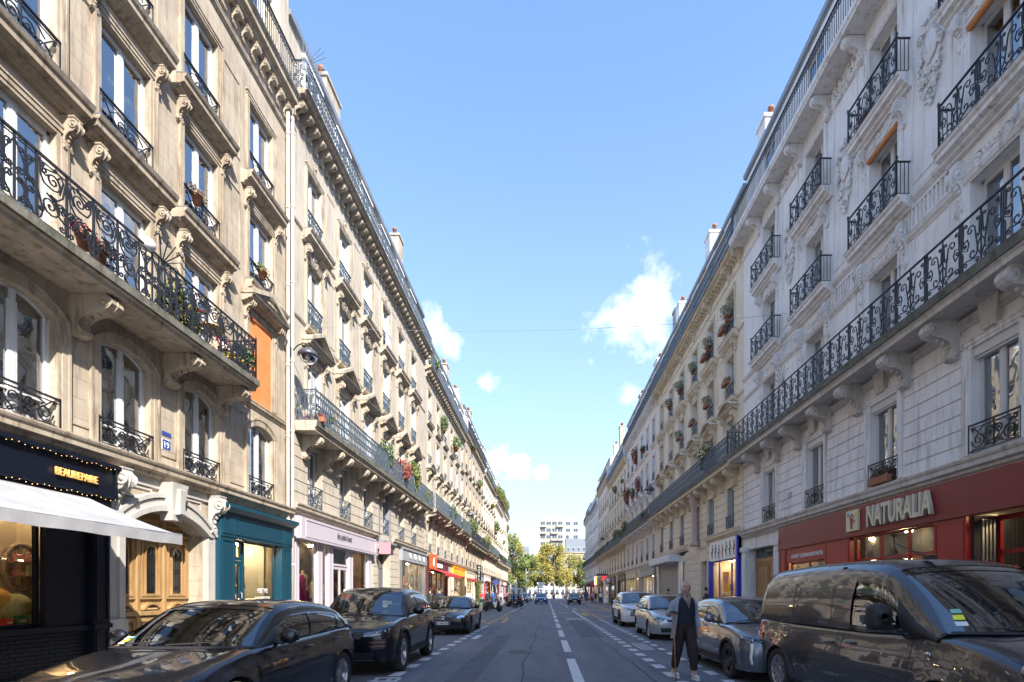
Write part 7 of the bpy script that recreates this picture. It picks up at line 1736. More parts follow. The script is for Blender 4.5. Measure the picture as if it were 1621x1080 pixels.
ORD = ['first', 'second', 'third', 'fourth', 'fifth', 'sixth', 'seventh', 'eighth', 'ninth', 'tenth', 'eleventh', 'twelfth', 'thirteenth', 'fourteenth', 'fifteenth', 'sixteenth', 'seventeenth', 'eighteenth', 'nineteenth', 'twentieth']
CNT = {}
def nth(side, z):
    st = 'balcony' if z < 9 else 'third-storey window' if z < 13 else 'top-storey window' if z < 16.5 else 'roof balcony'
    CNT[(side, st)] = CNT.get((side, st), -1)+1
    return '%s %s plant counting away on the far %s facades' % (ORD[CNT[(side, st)]], st, side)
rn = random.Random(77)
for i in range(16):
    Y = 45+i*1.9+rn.random(); z = rn.choice((14.6, 11.4, 7.75, 7.75)); 
    if Y > 74: break
    plant(nth('right', z), (8.95 if z > 8 else 8.6, Y, z), rn.choice(('bush', 'trail', 'tall')), 'pot', (LEAF, rn.choice((LEAF, FLR, LEAF_Y))), s=rn.uniform(1.2, 1.7), group='plants on the far right facades')
for i in range(26):
    Y = 38+i*2.9+rn.random()*1.5; z = rn.choice((7.4, 7.4, 11.1, 14.4, 17.6))
    plant(nth('left', z), (-8.25 if z > 8 else -7.95, Y, z), rn.choice(('bush', 'trail', 'tall')), 'pot', (LEAF, rn.choice((LEAF, LEAF_Y, LEAF_Y, LEAF))), s=rn.uniform(1.2, 2.), group='plants on the far left facades')
for i in range(9): plant('%s yellow-green roof plant counting away at the left end of the street' % ORD[i], (-8.1, 88+i*2.2, 17.6), 'tall', 'pot', (LEAF_Y, LEAF), s=rn.uniform(1.6, 2.6), group='roof plants at the far left')
m = foliage_mb(2600, 1, None, .07, 8, (.25, .8, 1.9), [LEAF, LEAF_Y]); t = T('climbing_plant', 'tall green creeper growing up the left wall beside the cream shop', 'climbing plant', (-8.1, 62.6, 2.1)); P('foliage', m, t); m = MB(); m.tube([(0, 0, -2), (.1, .2, 1.5)], [.05, .02], BARK, 6); P('stem', m, t)
# ---- street lamps on wall brackets
LG = glass('lamp_globe', (.8, .82, .84), 1.45)
def wall_lamp(label, loc, side, arm=.75, s=1.):
    t = T('wall_lamp', label, 'street lamp', loc, 0 if side < 0 else pi); t.scale = (s, s, s)
    m = MB(); m.tube([(-arm, 0, .10), (-arm*.6, 0, .32), (-arm*.25, 0, .40), (0, 0, .36), (0, 0, .2)], .02, IRON, 7); m.cbox(-arm-.03, -arm+.03, -.05, .05, -.05, .25, IRON, .01); P('arm', m, t)
    m = MB(); m.lathe([(.001, .26), (.06, .25), (.1, .2), (.24, .14), (.31, .04), (.32, -.04), (.29, -.05)], (0, 0, 0), M('lamp_grey', (.12, .12, .14), .35, .5), 22); P('hood', m, t)
    m = MB(); m.lathe([(.29, -.05), (.26, -.15), (.17, -.24), (.001, -.28)], (0, 0, 0), LG, 22); P('globe', m, t); m = MB(); m.ball((0, 0, -.06), .09, WHITE, 10, 6); P('bulb', m, t)
wall_lamp('street lamp with clear globe on an arm beside the drainpipe at left', (-7.85, 17.25, 9.35), -1, .55)
wall_lamp('street lamp on a long curved arm in front of the buff house at right', (8.25, 42.0, 9.8), 1, .95, 1.3); wall_lamp('street lamp on a curved arm far along the right facade', (8.25, 78, 9.6), 1, .95, 1.3); wall_lamp('street lamp on a curved arm far along the left facade', (-7.6, 52, 9.3), -1, .9, 1.3)
def cable(label, Y, zl, zr, sag):
    m = MB(); pts = []
    for i in range(41): t = i/40; pts.append((-8.5+17.7*t, Y, zl+(zr-zl)*t-sag*4*t*(1-t))); 
    m.tube(pts, .0055, GREYF, 5); T('overhead_cable', label, 'cable', (0, 0, 0), mesh=m)
cable('thin dark cable slung across the street between the two facades', 17.5, 10.45, 11.0, .42); cable('second thin cable slung across the street farther away', 62, 11.8, 12.2, .6)
m = MB()
for i in range(9): a = -.9+i*.35; m.tube([(0, 0, 0), (-.1, .55*sin(a), .55*cos(a)), (-.12, .8*sin(a), .7*cos(a)-.1)], .008, IRON, 4)
T('spike_fan', 'fan of black spikes on the white-grey balcony', 'spike fan', (8.4, 18.6, 8.9), mesh=m)
# ------------------------------------------------------------------ scooters
def scooter(label, loc, rot, col, group=None):
    t = T('scooter', label, 'scooter', loc, rot, group)
    for y in (-.62, .62):
        m = MB(); m.lathe([(.15, -.045), (.2, -.055), (.24, -.03), (.245, 0), (.24, .03), (.2, .055), (.15, .045)], (0, y, .245), RUB, 20, 'x', caps=False); w_ = P('wheel', m, t); m = MB(); m.lathe([(.001, -.03), (.15, -.04), (.16, 0), (.15, .04), (.001, .03)], (0, y, .245), RIM_D, 12, 'x'); P('rim', m, w_)
    m = MB(); m.extx([(.2, .28), (.75, .42), (.86, .62), (.8, .72), (.1, .70), (.0, .55), (-.1, .3), (-.35, .28), (-.42, .5), (-.5, .92), (-.56, .9), (-.58, .5), (-.5, .22), (.1, .2)], -.13, .13, col); m.ball((0, .45, .55), .3, col, 12, 8, (.62, 1.3, .6)); m.ball((0, -.52, .66), .22, col, 12, 8, (.9, .5, 1.2)); m.ball((0, -.64, .42), .17, col, 10, 7, (.5, 1.1, .5)); P('body', m, t)
    m = MB(); m.ball((0, .38, .76), .3, SEAT, 14, 8, (.5, 1.35, .25)); P('saddle', m, t)
    m = MB(); m.tube([(-.34, -.36, 1.0), (-.15, -.46, .98), (.15, -.46, .98), (.34, -.36, 1.0)], .02, TRIMB, 6); m.tube([(0, -.46, .95), (0, -.62, .3)], .03, METAL, 6); P('handlebar', m, t)
    m = MB(); m.add([(-.2, -.58, .95), (.2, -.58, .95), (.16, -.45, 1.4), (-.16, -.45, 1.4)], [(0,1,2,3)], LENS); P('windshield', m, t)
    m = MB(); m.cbox(-.17, .17, .72, 1.02, .75, 1.05, TRIMB, .03); P('top_box', m, t)
    m = MB(); m.ball((0, -.68, .78), .08, LAMPIN, 10, 6, (1, .4, .8)); P('headlight', m, t)
    return t
sc0 = scooter('grey scooter parked side-on past the black coupe', (-4.5, 43.5, 0), pi/2-.2, TRIMB)
copy_tree(sc0, label='scooter parked behind the side-on grey one, at the kerb', loc=(-4.7, 46.2, 0), rotz=pi/2+.5)
for i, (x, y, r) in enumerate([(-4.4, 66.5, 1.9), (-4.4, 68.3, 1.8), (-4.5, 70.1, 2.0), (-4.4, 71.9, 1.8), (-4.5, 74.0, 1.9)]):
    c_ = copy_tree(sc0, label='%s scooter of the row beyond the dark car at left' % ['nearest', 'second', 'middle', 'fourth', 'farthest'][i], loc=(x, y, 0), rotz=r); c_['group'] = 'scooters in the row at left'
# ------------------------------------------------------------------ people
SKINM = M('skin', (.45, .26, .18), .55); HAIRD = M('dark_hair', (.02, .015, .012), .7); HAIRW = M('white_hair', (.62, .60, .58), .8); SHOEW = M('pale_trainers', (.40, .41, .42), .7, col2=(.55, .56, .57), vscale=20)
def skin_obj(name, J, bones, root, sub=2):
    """grow one continuous surface over a skeleton; J key -> (x,y,z,r)"""
    keys = list(J); me = bpy.data.meshes.new(name); me.from_pydata([J[k][:3] for k in keys], [(keys.index(a), keys.index(b)) for a, b in bones], []); o = bpy.data.objects.new(name, me); COL.objects.link(o)
    md = o.modifiers.new('skin', 'SKIN'); md.use_smooth_shade = True; md.branch_smoothing = .6
    sv = me.skin_vertices[0].data
    for i, k in enumerate(keys): r = J[k][3]; sv[i].radius = (r, r) if not isinstance(r, tuple) else r; sv[i].use_root = (k == root)
    s2 = o.modifiers.new('sub', 'SUBSURF'); s2.levels = sub; s2.render_levels = sub
    bpy.context.view_layer.update()
    out = bpy.data.meshes.new_from_object(o.evaluated_get(bpy.context.evaluated_depsgraph_get())); bpy.data.objects.remove(o); out.name = name
    return out
def body_joints(stride=.25, armL=0, armR=0, h=1.7, heavy=1., reachR=None):
    k = h/1.7; st = stride; w = heavy
    J = {'hip': (0, 0, .93, .125*w), 'waist': (0, 0, 1.06, .118*w), 'chest': (0, .01, 1.26, .135*w), 'neckb': (0, .01, 1.41, .075), 'neck': (0, 0, 1.47, .05), 'head': (0, -.01, 1.54, .06),
         'hipL': (.085, 0, .88, .09*w), 'kneeL': (.10, -st*.55, .48, .058*w), 'ankL': (.11, -st*.6, .09, .042), 'toeL': (.12, -st*.6-.15, .035, .038),
         'hipR': (-.085, 0, .88, .09*w), 'kneeR': (-.10, st*.25, .48, .058*w), 'ankR': (-.11, st*.75, .10, .042), 'toeR': (-.12, st*.75-.14, .035, .038),
         'shL': (.165, .01, 1.37, .058), 'elL': (.22, .03+armL*.3, 1.10, .042), 'wrL': (.23, -.05-armL*.5+0, .86, .028), 'haL': (.235, -.08-armL*.5, .77, .032),
         'shR': (-.165, .01, 1.37, .058), 'elR': (-.22, .03+armR*.3, 1.10, .042), 'wrR': (-.23, -.05-armR*.5, .86, .028), 'haR': (-.235, -.08-armR*.5, .77, .032)}
    if reachR: J['elR'], J['wrR'], J['haR'] = reachR
    return {a: (v[0]*k, v[1]*k, v[2]*k, v[3]) for a, v in J.items()}
BON = [('hip', 'waist'), ('waist', 'chest'), ('chest', 'neckb'), ('neckb', 'neck'), ('neck', 'head'), ('hip', 'hipL'), ('hipL', 'kneeL'), ('kneeL', 'ankL'), ('ankL', 'toeL'), ('hip', 'hipR'), ('hipR', 'kneeR'), ('kneeR', 'ankR'), ('ankR', 'toeR'),
       ('chest', 'shL'), ('shL', 'elL'), ('elL', 'wrL'), ('wrL', 'haL'), ('chest', 'shR'), ('shR', 'elR'), ('elR', 'wrR'), ('wrR', 'haR')]
def head_mb(c, s=1., yaw=0., pitch=0., skin=SKINM, hair=None, bald=.0, n=28, mth=22):
    """a head with brow, sockets, nose, lips, chin and ears; looking towards -y"""
    mb = MB(); R = Matrix.Rotation(yaw, 3, 'Z') @ Matrix.Rotation(pitch, 3, 'X'); C = Vector(c); vs = []
    def g(a, b, ca, cb, sa, sb): return math.exp(-((a-ca)/sa)**2-((b-cb)/sb)**2)
    for i in range(mth+1):
        th = pi*i/mth; z = cos(th)
        for j in range(n):
            ph = 2*pi*j/n; x = sin(th)*sin(ph); y = -sin(th)*cos(ph)
            w = .076*(1-.16*max(0, -z)**1.5); p_ = Vector((x*w, y*.094, z*.116))
            if z < 0: p_.y *= 1-.12*(-z)
            f = max(0, -y); lx = abs(x)
            p_.y -= f*(.024*g(x, z, 0, -.10, .13, .16)+.012*g(x, z, 0, -.20, .18, .09)+.012*g(x, z, 0, -.48, .22, .09)+.008*g(lx, z, .35, .2, .3, .08)+.012*g(x, z, 0, -.78, .3, .15))
            p_.y += f*(.012*g(lx, z, .38, .06, .16, .09)+.006*g(x, z, 0, -.38, .25, .05)+.005*g(x, z, 0, -.58, .25, .06))
            vs.append(C+R @ (p_*s))
    mb.add(vs, [(i*n+j, i*n+(j+1) % n, (i+1)*n+(j+1) % n, (i+1)*n+j) for i in range(mth) for j in range(n)], skin, True)
    for sg in (-1, 1):
        q = C+R @ (Vector((sg*.078, .008, -.005))*s); mb.ball(q, .026*s, skin, 8, 6, (.35, .7, 1.2))
        q = C+R @ (Vector((sg*.030, -.079, .008))*s); mb.ball(q, .011*s, WHITE, 8, 6); q = C+R @ (Vector((sg*.030, -.089, .008))*s); mb.ball(q, .005*s, HAIRD, 6, 4)
    return mb, R
def join_mesh(a, mb):
    bm_ = bmesh.new(); bm_.from_mesh(a); n0 = len(a.materials); me = mb.mesh('x'); bm2 = len(bm_.faces)
    for m in me.materials: a.materials.append(m)
    bm_.from_mesh(me); bm_.faces.ensure_lookup_table()
    for f in bm_.faces[bm2:]: f.material_index += n0
    bm_.to_mesh(a); bm_.free(); return a
PM = {}
def pedestrian_mesh(key, top, bottom, hair=HAIRD, shoe=TRIMB, stride=.25, arm=.2, h=1.7, heavy=1.):
    if key in PM: return PM[key]
    J = body_joints(stride, arm, -arm, h, heavy); me = skin_obj('body', J, BON, 'hip', 1); me.materials.clear()
    for m in (top, bottom, SKINM, shoe): me.materials.append(m)
    k = h/1.7
    for p_ in me.polygons:
        c = p_.center/k; i = 0
        if c.z < .09: i = 3
        elif c.z < .96 and abs(c.x) < .19: i = 1
        elif c.z > 1.435 or (abs(c.x) > .19 and c.z < .86): i = 2
        p_.material_index = i; p_.use_smooth = True
    hm, R = head_mb((0, -.02, 1.60*k), 1., 0, 0, SKINM, n=16, mth=12); join_mesh(me, hm)
    hr = MB(); hr.ball((0, .012, 1.63*k), .094, hair, 12, 8, (.9, 1.08, 1.0)); PM[key] = (me, hr.mesh('hair')); return PM[key]
def pedestrian(label, loc, rot, key, group=None, s=1.):
    me, hr = PM[key]; o = T('person', label, 'person', loc, rot, group); o.scale = (s, s, s)
    P('body', me, o); P('hair', hr, o); return o
for k_, a in dict(dark=(NAVY, TRIMB), black=(TRIMB, NAVY), blue=(PBLUE if 0 else M('blue_shirt', (.03, .1, .35), .9), DEN), white=(WHITE, DEN), grey=(GREYF, TRIMB), lilac=(M('lilac_shirt', (.4, .35, .55), .9), TRIMB), red=(REDC, TRIMB), camel=(CAM, NAVY), brown=(M('brown_coat', (.12, .06, .03), .9), DEN), olive=(M('olive_coat', (.08, .08, .03), .9), TRIMB)).items():
    pedestrian_mesh(k_, a[0], a[1], stride=.28 if len(k_) % 2 else .12, arm=.25)
for lab, x, y, r, k_ in [('person in a dark jacket walking on the left pavement behind the black coupe', -5.6, 27.5, pi, 'dark'), ('person in black beside the one in a dark jacket behind the black coupe', -6.3, 28.4, pi, 'black'), ('brown-coated person behind the black coupe, nearest the shop', -6.9, 26.6, .4, 'brown'),
                         ('person in white on the left pavement by the scooters', -6.0, 40.5, 0, 'white'), ('person in camel on the left pavement past the one in white', -6.8, 47.0, .3, 'camel'), ('person in dark clothes at the kerb beyond the side-on scooter', -5.6, 50, pi, 'dark'),
                         ('person in black crossing the road at left carrying something red', -2.75, 51.5, pi/2, 'black'), ('person in dark clothes following the one crossing at left', -3.3, 53, pi/2, 'dark'),
                         ('person in a lilac shirt in the group on the right pavement', 6.3, 72.5, 0, 'lilac'), ('person in blue at the right of the group on the right pavement', 7.6, 72.0, 0, 'blue'), ('person in navy in the middle of the group on the right pavement', 6.9, 73.0, .2, 'dark'), ('person in grey behind the group on the right pavement', 7.2, 76, pi, 'grey'),
                         ('dark figure standing in front of the blue-framed shop on the right', 8.3, 27.2, pi/2, 'black'), ('dark-haired person on the right pavement beyond the shuttered shop', 7.4, 44.5, 0, 'dark')]:
    pedestrian(lab, (x, y, .12 if abs(x) > 5.1 else 0), r, k_)
m = MB(); m.ball((0, 0, 0), .22, REDC, 10, 7, (.5, 1, 1)); T('red_bag', 'red bag carried by the person crossing at left', 'bag', (-2.55, 51.3, 1.0), mesh=m)
ks = list(PM); rn = random.Random(41)
for i in range(46):
    x = rn.uniform(-9.5, 12); y = rn.uniform(112, 160)
    if abs(x) < 5.5 and y < 130: y += 25
    pedestrian('person in the distant crowd at the quay end of the street', (x, y, .12 if abs(x) > 5.2 and y < 132 else 0), rn.uniform(0, 6.28), rn.choice(ks), 'crowd at the end of the street', rn.uniform(.93, 1.06))

XP = [('left', -5.8, 33.5, pi, 'camel'), ('left', -6.6, 36.8, 0, 'grey'), ('left', -7.0, 56.5, .4, 'red'), ('left', -6.1, 60.2, pi, 'blue'), ('left', -6.9, 66.0, 0, 'olive'), ('left', -6.2, 71.5, pi, 'white'), ('left', -6.8, 79.0, 0, 'brown'), ('left', -6.4, 88.0, 0, 'dark'), ('left', -7.2, 97.0, pi, 'lilac'),
      ('right', 7.9, 34.0, pi, 'olive'), ('right', 6.6, 52.0, 0, 'camel'), ('right', 7.7, 60.5, pi, 'black'), ('right', 6.9, 66.5, 0, 'white'), ('right', 7.4, 81.0, 0, 'red'), ('right', 6.6, 86.0, pi, 'blue'), ('right', 7.3, 93.0, 0, 'brown'), ('right', 6.7, 99.0, 0, 'grey')]
CN = dict(camel='a camel coat', grey='a grey top', red='a red top', blue='a blue shirt and jeans', olive='an olive coat', white='a white top', brown='a brown coat', dark='navy', lilac='a lilac top', black='black')
cl_ = {'left': 0, 'right': 0}
for sd, x, y, r, k_ in XP:
    cl_[sd] += 1; pedestrian('%s of the scattered walkers on the %s pavement, wearing %s' % (ORD[cl_[sd]-1], sd, CN[k_]), (x, y, .12), r, k_)
def bin_(label, x, y):
    t = T('litter_bin', label, 'litter bin', (x, y, .12)); m = MB(); m.tube([(0, 0, 0), (0, 0, 1.05)], .03, GREYF, 8); P('post', m, t)
    m = MB(); m.tube([(.2*cos(a), .2*sin(a), 1.0) for a in [2*pi*i/18 for i in range(18)]], .018, GREYF, 5, closed=True); P('ring', m, t)
    m = MB(); m.lathe([(.19, .98), (.2, .7), (.17, .3), (.06, .24)], (0, 0, 0), M('translucent_green_bag', (.15, .25, .16), .4), 14, caps=False); P('bag', m, t)
bin_('green bag litter bin on the right pavement behind the white SUV', 5.9, 29.0); bin_('green bag litter bin on the left pavement near the side-on scooter', -5.6, 45.0)
for lab, x, y in (('round red-rimmed traffic sign on a post at the right kerb', 5.7, 48.5), ('round red-rimmed traffic sign on a post at the left kerb', -5.5, 69.0)):
    t = T('traffic_sign', lab, 'traffic sign', (x, y, .12)); m = MB(); m.tube([(0, 0, 0), (0, 0, 2.9)], .03, GREYF, 8); P('post', m, t)
    m = MB(); m.lathe([(.001, -.045), (.30, -.045), (.30, -.03), (.001, -.03)], (0, 0, 2.6), REDB, 20, 'y'); P('rim', m, t); m = MB(); m.lathe([(.001, -.055), (.22, -.055), (.22, -.045)], (0, 0, 2.6), WHITE, 20, 'y'); P('disc', m, t)
# the old man in the road, walking towards the camera
MX, MY = 2.46, 9.35
man = T('person', 'elderly white-haired man in open pale grey jacket and dark trousers walking in the road', 'person', (MX, MY, 0), radians(8))
SK2 = M('weathered_skin', (.48, .27, .19), .55, col2=(.40, .20, .14), vscale=18); JACK = M('pale_blue_grey_jacket', (.30, .34, .40), .85, col2=(.23, .27, .33), vscale=9, bump=.6, bscale=50); SHIRT = M('navy_pullover', (.012, .016, .03), .9, bump=.5, bscale=120); TROU = M('dark_brown_trousers', (.028, .014, .014), .85, bump=.5, bscale=30)
J = body_joints(.26, .0, .0, 1.72, 1.12, reachR=((-.27, .05, 1.10, .045), (-.31, -.16, 1.16, .028), (-.315, -.22, 1.165, .024)))
J['wrL'] = (.26*1.01, -.02, .86, .028); J['haL'] = (.265, -.04, .80, .024)
# fingers
B2 = list(BON)
def hand(side, w, d, curl):
    """five fingers, unequal, rooted in the palm"""
    W_ = Vector(J['ha'+side][:3]); d = Vector(d).normalized(); a = d.cross(Vector((0, 1, 0) if side == 'L' else (0, 0, 1))).normalized(); n_ = d.cross(a)
    for i, (off, ln) in enumerate([(-.028, .07), (-.010, .08), (.009, .075), (.027, .058)]):
        p0 = W_+a*off+d*.02; p1 = p0+d*ln*.5+n_*curl*.02; p2 = p1+d*ln*.3+n_*curl*.045
        for q, p_ in (('a', p0), ('b', p1), ('c', p2)): J['f%s%d%s' % (side, i, q)] = (*p_, .0085 if q != 'c' else .007)
        B2.extend([('ha'+side, 'f%s%da' % (side, i)), ('f%s%da' % (side, i), 'f%s%db' % (side, i)), ('f%s%db' % (side, i), 'f%s%dc' % (side, i))])
    p0 = W_-a*.03-d*.02; p1 = p0-a*.02+d*.03+n_*.012; p2 = p1+d*.025+n_*.02
    J['t%sa' % side] = (*p1, .0095); J['t%sb' % side] = (*p2, .008); B2.extend([('ha'+side, 't%sa' % side), ('t%sa' % side, 't%sb' % side)])
hand('L', 1, (0.05, -.15, -1), .6); hand('R', 1, (0, -1, -.1), 1.3)
me = skin_obj('body', J, B2, 'hip', 2); me.materials.clear(); me.materials.append(SK2)
for p_ in me.polygons: p_.use_smooth = True
hm, HR = head_mb((.005, -.045, 1.605), 1.03, radians(9), radians(-8), SK2, n=40, mth=34); join_mesh(me, hm); P('body', me, man)
def garment(name, keys, mat, grow, bones, cut=None, mats=None):
    JJ = {k: (*J[k][:3], J[k][3]+grow.get(k, grow['*'])) for k in keys}
    g = skin_obj(name, JJ, bones, 'hip' if 'hip' in keys else keys[0], 2); g.materials.clear(); g.materials.append(mat)
    for p_ in g.polygons: p_.use_smooth = True
    return P(name, g, man)
J['ankL2'] = (J['ankL'][0], J['ankL'][1], .13, .05); J['ankR2'] = (J['ankR'][0], J['ankR'][1], .14, .05)
garment('trousers', ['waist', 'hip', 'hipL', 'kneeL', 'ankL2', 'hipR', 'kneeR', 'ankR2'], TROU, {'*': .024, 'waist': .012, 'ankL2': .016, 'ankR2': .016, 'kneeL': .032, 'kneeR': .032}, [('hip', 'waist'), ('hip', 'hipL'), ('hipL', 'kneeL'), ('kneeL', 'ankL2'), ('hip', 'hipR'), ('hipR', 'kneeR'), ('kneeR', 'ankR2')])
m = MB(); n = 26; vs = []
for z, rx, ry in [(.86, .158, .125), (.93, .168, .138), (1.0, .172, .15), (1.12, .176, .152), (1.25, .185, .15), (1.34, .19, .135), (1.41, .155, .105), (1.45, .09, .085)]:
    for i in range(n): a = 2*pi*i/n; vs.append((rx*sin(a)*(1+.015*sin(i*2.1+z*9)), -ry*cos(a)+.005, z))
m.add(vs[:3*n], [(j*n+i, j*n+(i+1) % n, (j+1)*n+(i+1) % n, (j+1)*n+i) for j in range(2) for i in range(n)], TROU, True); P('waistband', m, man)
m = MB(); m.add([(v[0]*1.02, v[1]*1.02, v[2]) for v in vs[2*n:]], [(j*n+i, j*n+(i+1) % n, (j+1)*n+(i+1) % n, (j+1)*n+i) for j in range(5) for i in range(n)], SHIRT, True); P('pullover', m, man)
for s_, e in (('L', 'haL'), ('R', 'haR')):
    JJ = {'a': (*J['sh'+s_][:3], .078), 'b': (*J['el'+s_][:3], .062), 'c': (*(Vector(J['wr'+s_][:3])*.9+Vector(J['el'+s_][:3])*.1), .05)}
    g = skin_obj('sleeve', JJ, [('a', 'b'), ('b', 'c')], 'a', 2); g.materials.clear(); g.materials.append(JACK)
    for p_ in g.polygons: p_.use_smooth = True
    P('sleeve', g, man)
m = MB(); n = 30; vs = []
prof = [(.70, .235, .20, .66), (.85, .225, .185, .68), (1.0, .215, .18, .70), (1.15, .21, .18, .72), (1.30, .215, .17, .74), (1.40, .19, .13, .76), (1.46, .115, .095, .80)]
for z, rx, ry, op in prof:
    for i in range(n+1):
        a = -pi*op+2*pi*op*i/n; w_ = 1+.05*sin(i*1.3+z*2)*max(0, 1.2-z)*1.6; vs.append((rx*sin(a)*w_, ry*cos(a)*w_+.01, z+.01*sin(i*.7)))
m.add(vs, [(j*(n+1)+i, j*(n+1)+i+1, (j+1)*(n+1)+i+1, (j+1)*(n+1)+i) for j in range(len(prof)-1) for i in range(n)], JACK, True)
m.tube([(sin(a)*.10, .01+.085*cos(a), 1.47) for a in [-2.4+4.8*i/14 for i in range(15)]], .018, JACK, 6)
P('jacket', m, man)
SCF = M('patterned_scarf', (.34, .28, .22), .9, col2=(.10, .08, .07), vscale=45)
m = MB(); m.tube([(sin(a)*.085, -.005-.08*cos(a), 1.475+.012*cos(a)) for a in [2*pi*i/18 for i in range(18)]], .03, SCF, 8, closed=True); m.tube([(-.05, -.10, 1.46), (-.02, -.155, 1.38), (.0, -.165, 1.28)], [.04, .038, .014], SCF, 8); m.tube([(.05, -.10, 1.46), (.02, -.155, 1.38), (.012, -.17, 1.24)], [.038, .034, .012], SCF, 8); P('scarf', m, man)
m = MB(); C = Vector((.005, -.045, 1.605)); rn = random.Random(9)
for i in range(420):
    th = rn.uniform(.9, 1.95); ph = rn.uniform(pi*.36, pi*1.64); q = Vector((.078*sin(th)*sin(ph), -.096*sin(th)*cos(ph), .114*cos(th)+.008)); m.ball(C+HR @ (q*rn.uniform(.98, 1.1)), .010, HAIRW, 6, 4, (1, 1, 1.1))
P('hair', m, man)
m = MB()
for sg in (-1, 1): m.tube([C+HR @ Vector((sg*.031+.020*cos(a), -.099, .008+.015*sin(a))) for a in [2*pi*i/14 for i in range(14)]], .0022, IRON, 4, closed=True); m.tube([C+HR @ Vector((sg*.051, -.097, .010)), C+HR @ Vector((sg*.080, .0, .010))], .0018, IRON, 4)
P('glasses', m, man)
m = MB(); LIPM = M('lips', (.26, .10, .08), .6); m.ball(C+HR @ Vector((0, -.104, -.050)), .02, LIPM, 10, 5, (1.1, .35, .28)); P('mouth', m, man)
m = MB()
for sg in (-1, 1): m.tube([C+HR @ Vector((sg*.014, -.101, .030)), C+HR @ Vector((sg*.032, -.100, .037)), C+HR @ Vector((sg*.05, -.088, .030))], .0045, HAIRW, 5)
PS('eyebrow', m, man)

for s_ in ('L', 'R'):
    a = J['ank'+s_]; m = MB(); x, y, z = a[0], a[1], 0
    m.ball((x, y-.07, .05), .05, SHOEW, 14, 9, (1.0, 2.6, .95)); m.ball((x, y+.01, .085), .052, SHOEW, 12, 8, (.95, 1.2, .9)); m.extz([(x+.048*cos(t)*(1 if sin(t) > 0 else 1.05), y-.07+.14*sin(t)*-1) for t in [2*pi*i/16 for i in range(16)]], .0, .025, WHITE)
    for i in range(3): m.tube([(x-.03, y-.07-i*.022, .098-i*.006), (x+.03, y-.07-i*.022, .098-i*.006)], .005, TRIMB, 4)
    P('trainer', m, man)
m = MB(); m.tube([(-.28, -.31, 0), (-.325, -.30, 1.13)], [.011, .011], M('varnished_cane', (.32, .15, .05), .4), 8); m.tube([(-.30, -.40, 1.16), (-.32, -.33, 1.19), (-.335, -.20, 1.185)], .02, TRIMB, 8); m.lathe([(.014, 0), (.014, .03), (.001, .03)], (-.28, -.31, 0), RUB, 8)
T('walking_stick', 'wooden walking stick with black handle held by the elderly man', 'walking stick', (MX, MY, 0), radians(8), mesh=m)
# ------------------------------------------------------------------ trees on the quay
def tree(label, x, y, h, r, mats, seed, n=5200, rootz=0):
    rn = random.Random(seed); t = T('plane_tree', label, 'tree', (x, y, 0)); m = MB()
    m.tube([(0, 0, 0), (.1, 0, h*.2), (-.1, .1, h*.42), (.1, 0, h*.7)], [.34, .27, .2, .08], BARK, 8)
    cl = []
    for i in range(34):
        a = rn.uniform(0, 2*pi); zz = rn.uniform(.32, 1.0)*h; rr = r*sqrt(max(.05, 1-((zz/h-.62)/.46)**2))*rn.uniform(.35, 1.0); p_ = Vector((rr*cos(a), rr*sin(a), zz)); cl.append((p_, rn.uniform(.16, .33)*r*1.1, rn.choice(mats)))
        if i < 14: m.tube([(0, 0, h*rn.uniform(.25, .5)), (p_.x*.5, p_.y*.5, (p_.z+h*.4)*.5), tuple(p_)], [.11, .07, .02], BARK, 5)
    P('trunk', m, t); m = MB()
    for i in range(n):
        c, cr, mt = cl[i % len(cl)]; d = Vector((rn.gauss(0, 1), rn.gauss(0, 1), rn.gauss(0, 1))).normalized()*cr*rn.uniform(.45, 1.12)
        p_ = c+d; a = Vector((rn.gauss(0, 1), rn.gauss(0, 1), rn.gauss(0, 1))).normalized(); b_ = a.orthogonal().normalized(); s_ = rn.uniform(.16, .34)
        m.add([p_-a*s_, p_+b_*s_*.6, p_+a*s_, p_-b_*s_*.6], [(0,1,2,3)], mt if rn.random() < .75 else rn.choice(mats))
    P('crown', m, t)
TG = M('green_plane_leaves', (.06, .11, .02), .6, col2=(.12, .16, .03), vscale=.8); TY = M('yellow_plane_leaves', (.22, .19, .035), .6, col2=(.33, .26, .045), vscale=.8); TO = M('olive_plane_leaves', (.13, .14, .03), .6, col2=(.21, .20, .04), vscale=.8)
for lab, x, y, h, r, ms, sd in [('tall yellow-green plane tree at the left end of the street by the houses', -9.3, 131, 15.5, 4.6, [TG, TO, TY], 1), ('green plane tree just right of the leftmost one on the quay', -5.9, 137, 11.5, 3.8, [TG, TG, TO], 2), ('golden plane tree in the middle of the quay, fullest crown', 2.0, 146, 14.5, 5.6, [TY, TY, TO], 3),
                                ('yellow plane tree right of the fullest golden one', 5.6, 152, 12.5, 4.8, [TY, TO], 4), ('olive plane tree behind, between the green and golden ones', -2.6, 160, 13.0, 4.4, [TO, TY], 5), ('small green plane tree at the right end by the corner cafe', 12.2, 150, 10.0, 4.2, [TG, TO], 6), ('olive plane tree far right behind the corner cafe', 17, 158, 12, 5, [TO, TG], 7), ('green plane tree far left, mostly behind the last left house', -14.5, 142, 14, 5, [TG, TY], 8)]:
    tree(lab, x, y, h, r, ms, sd)
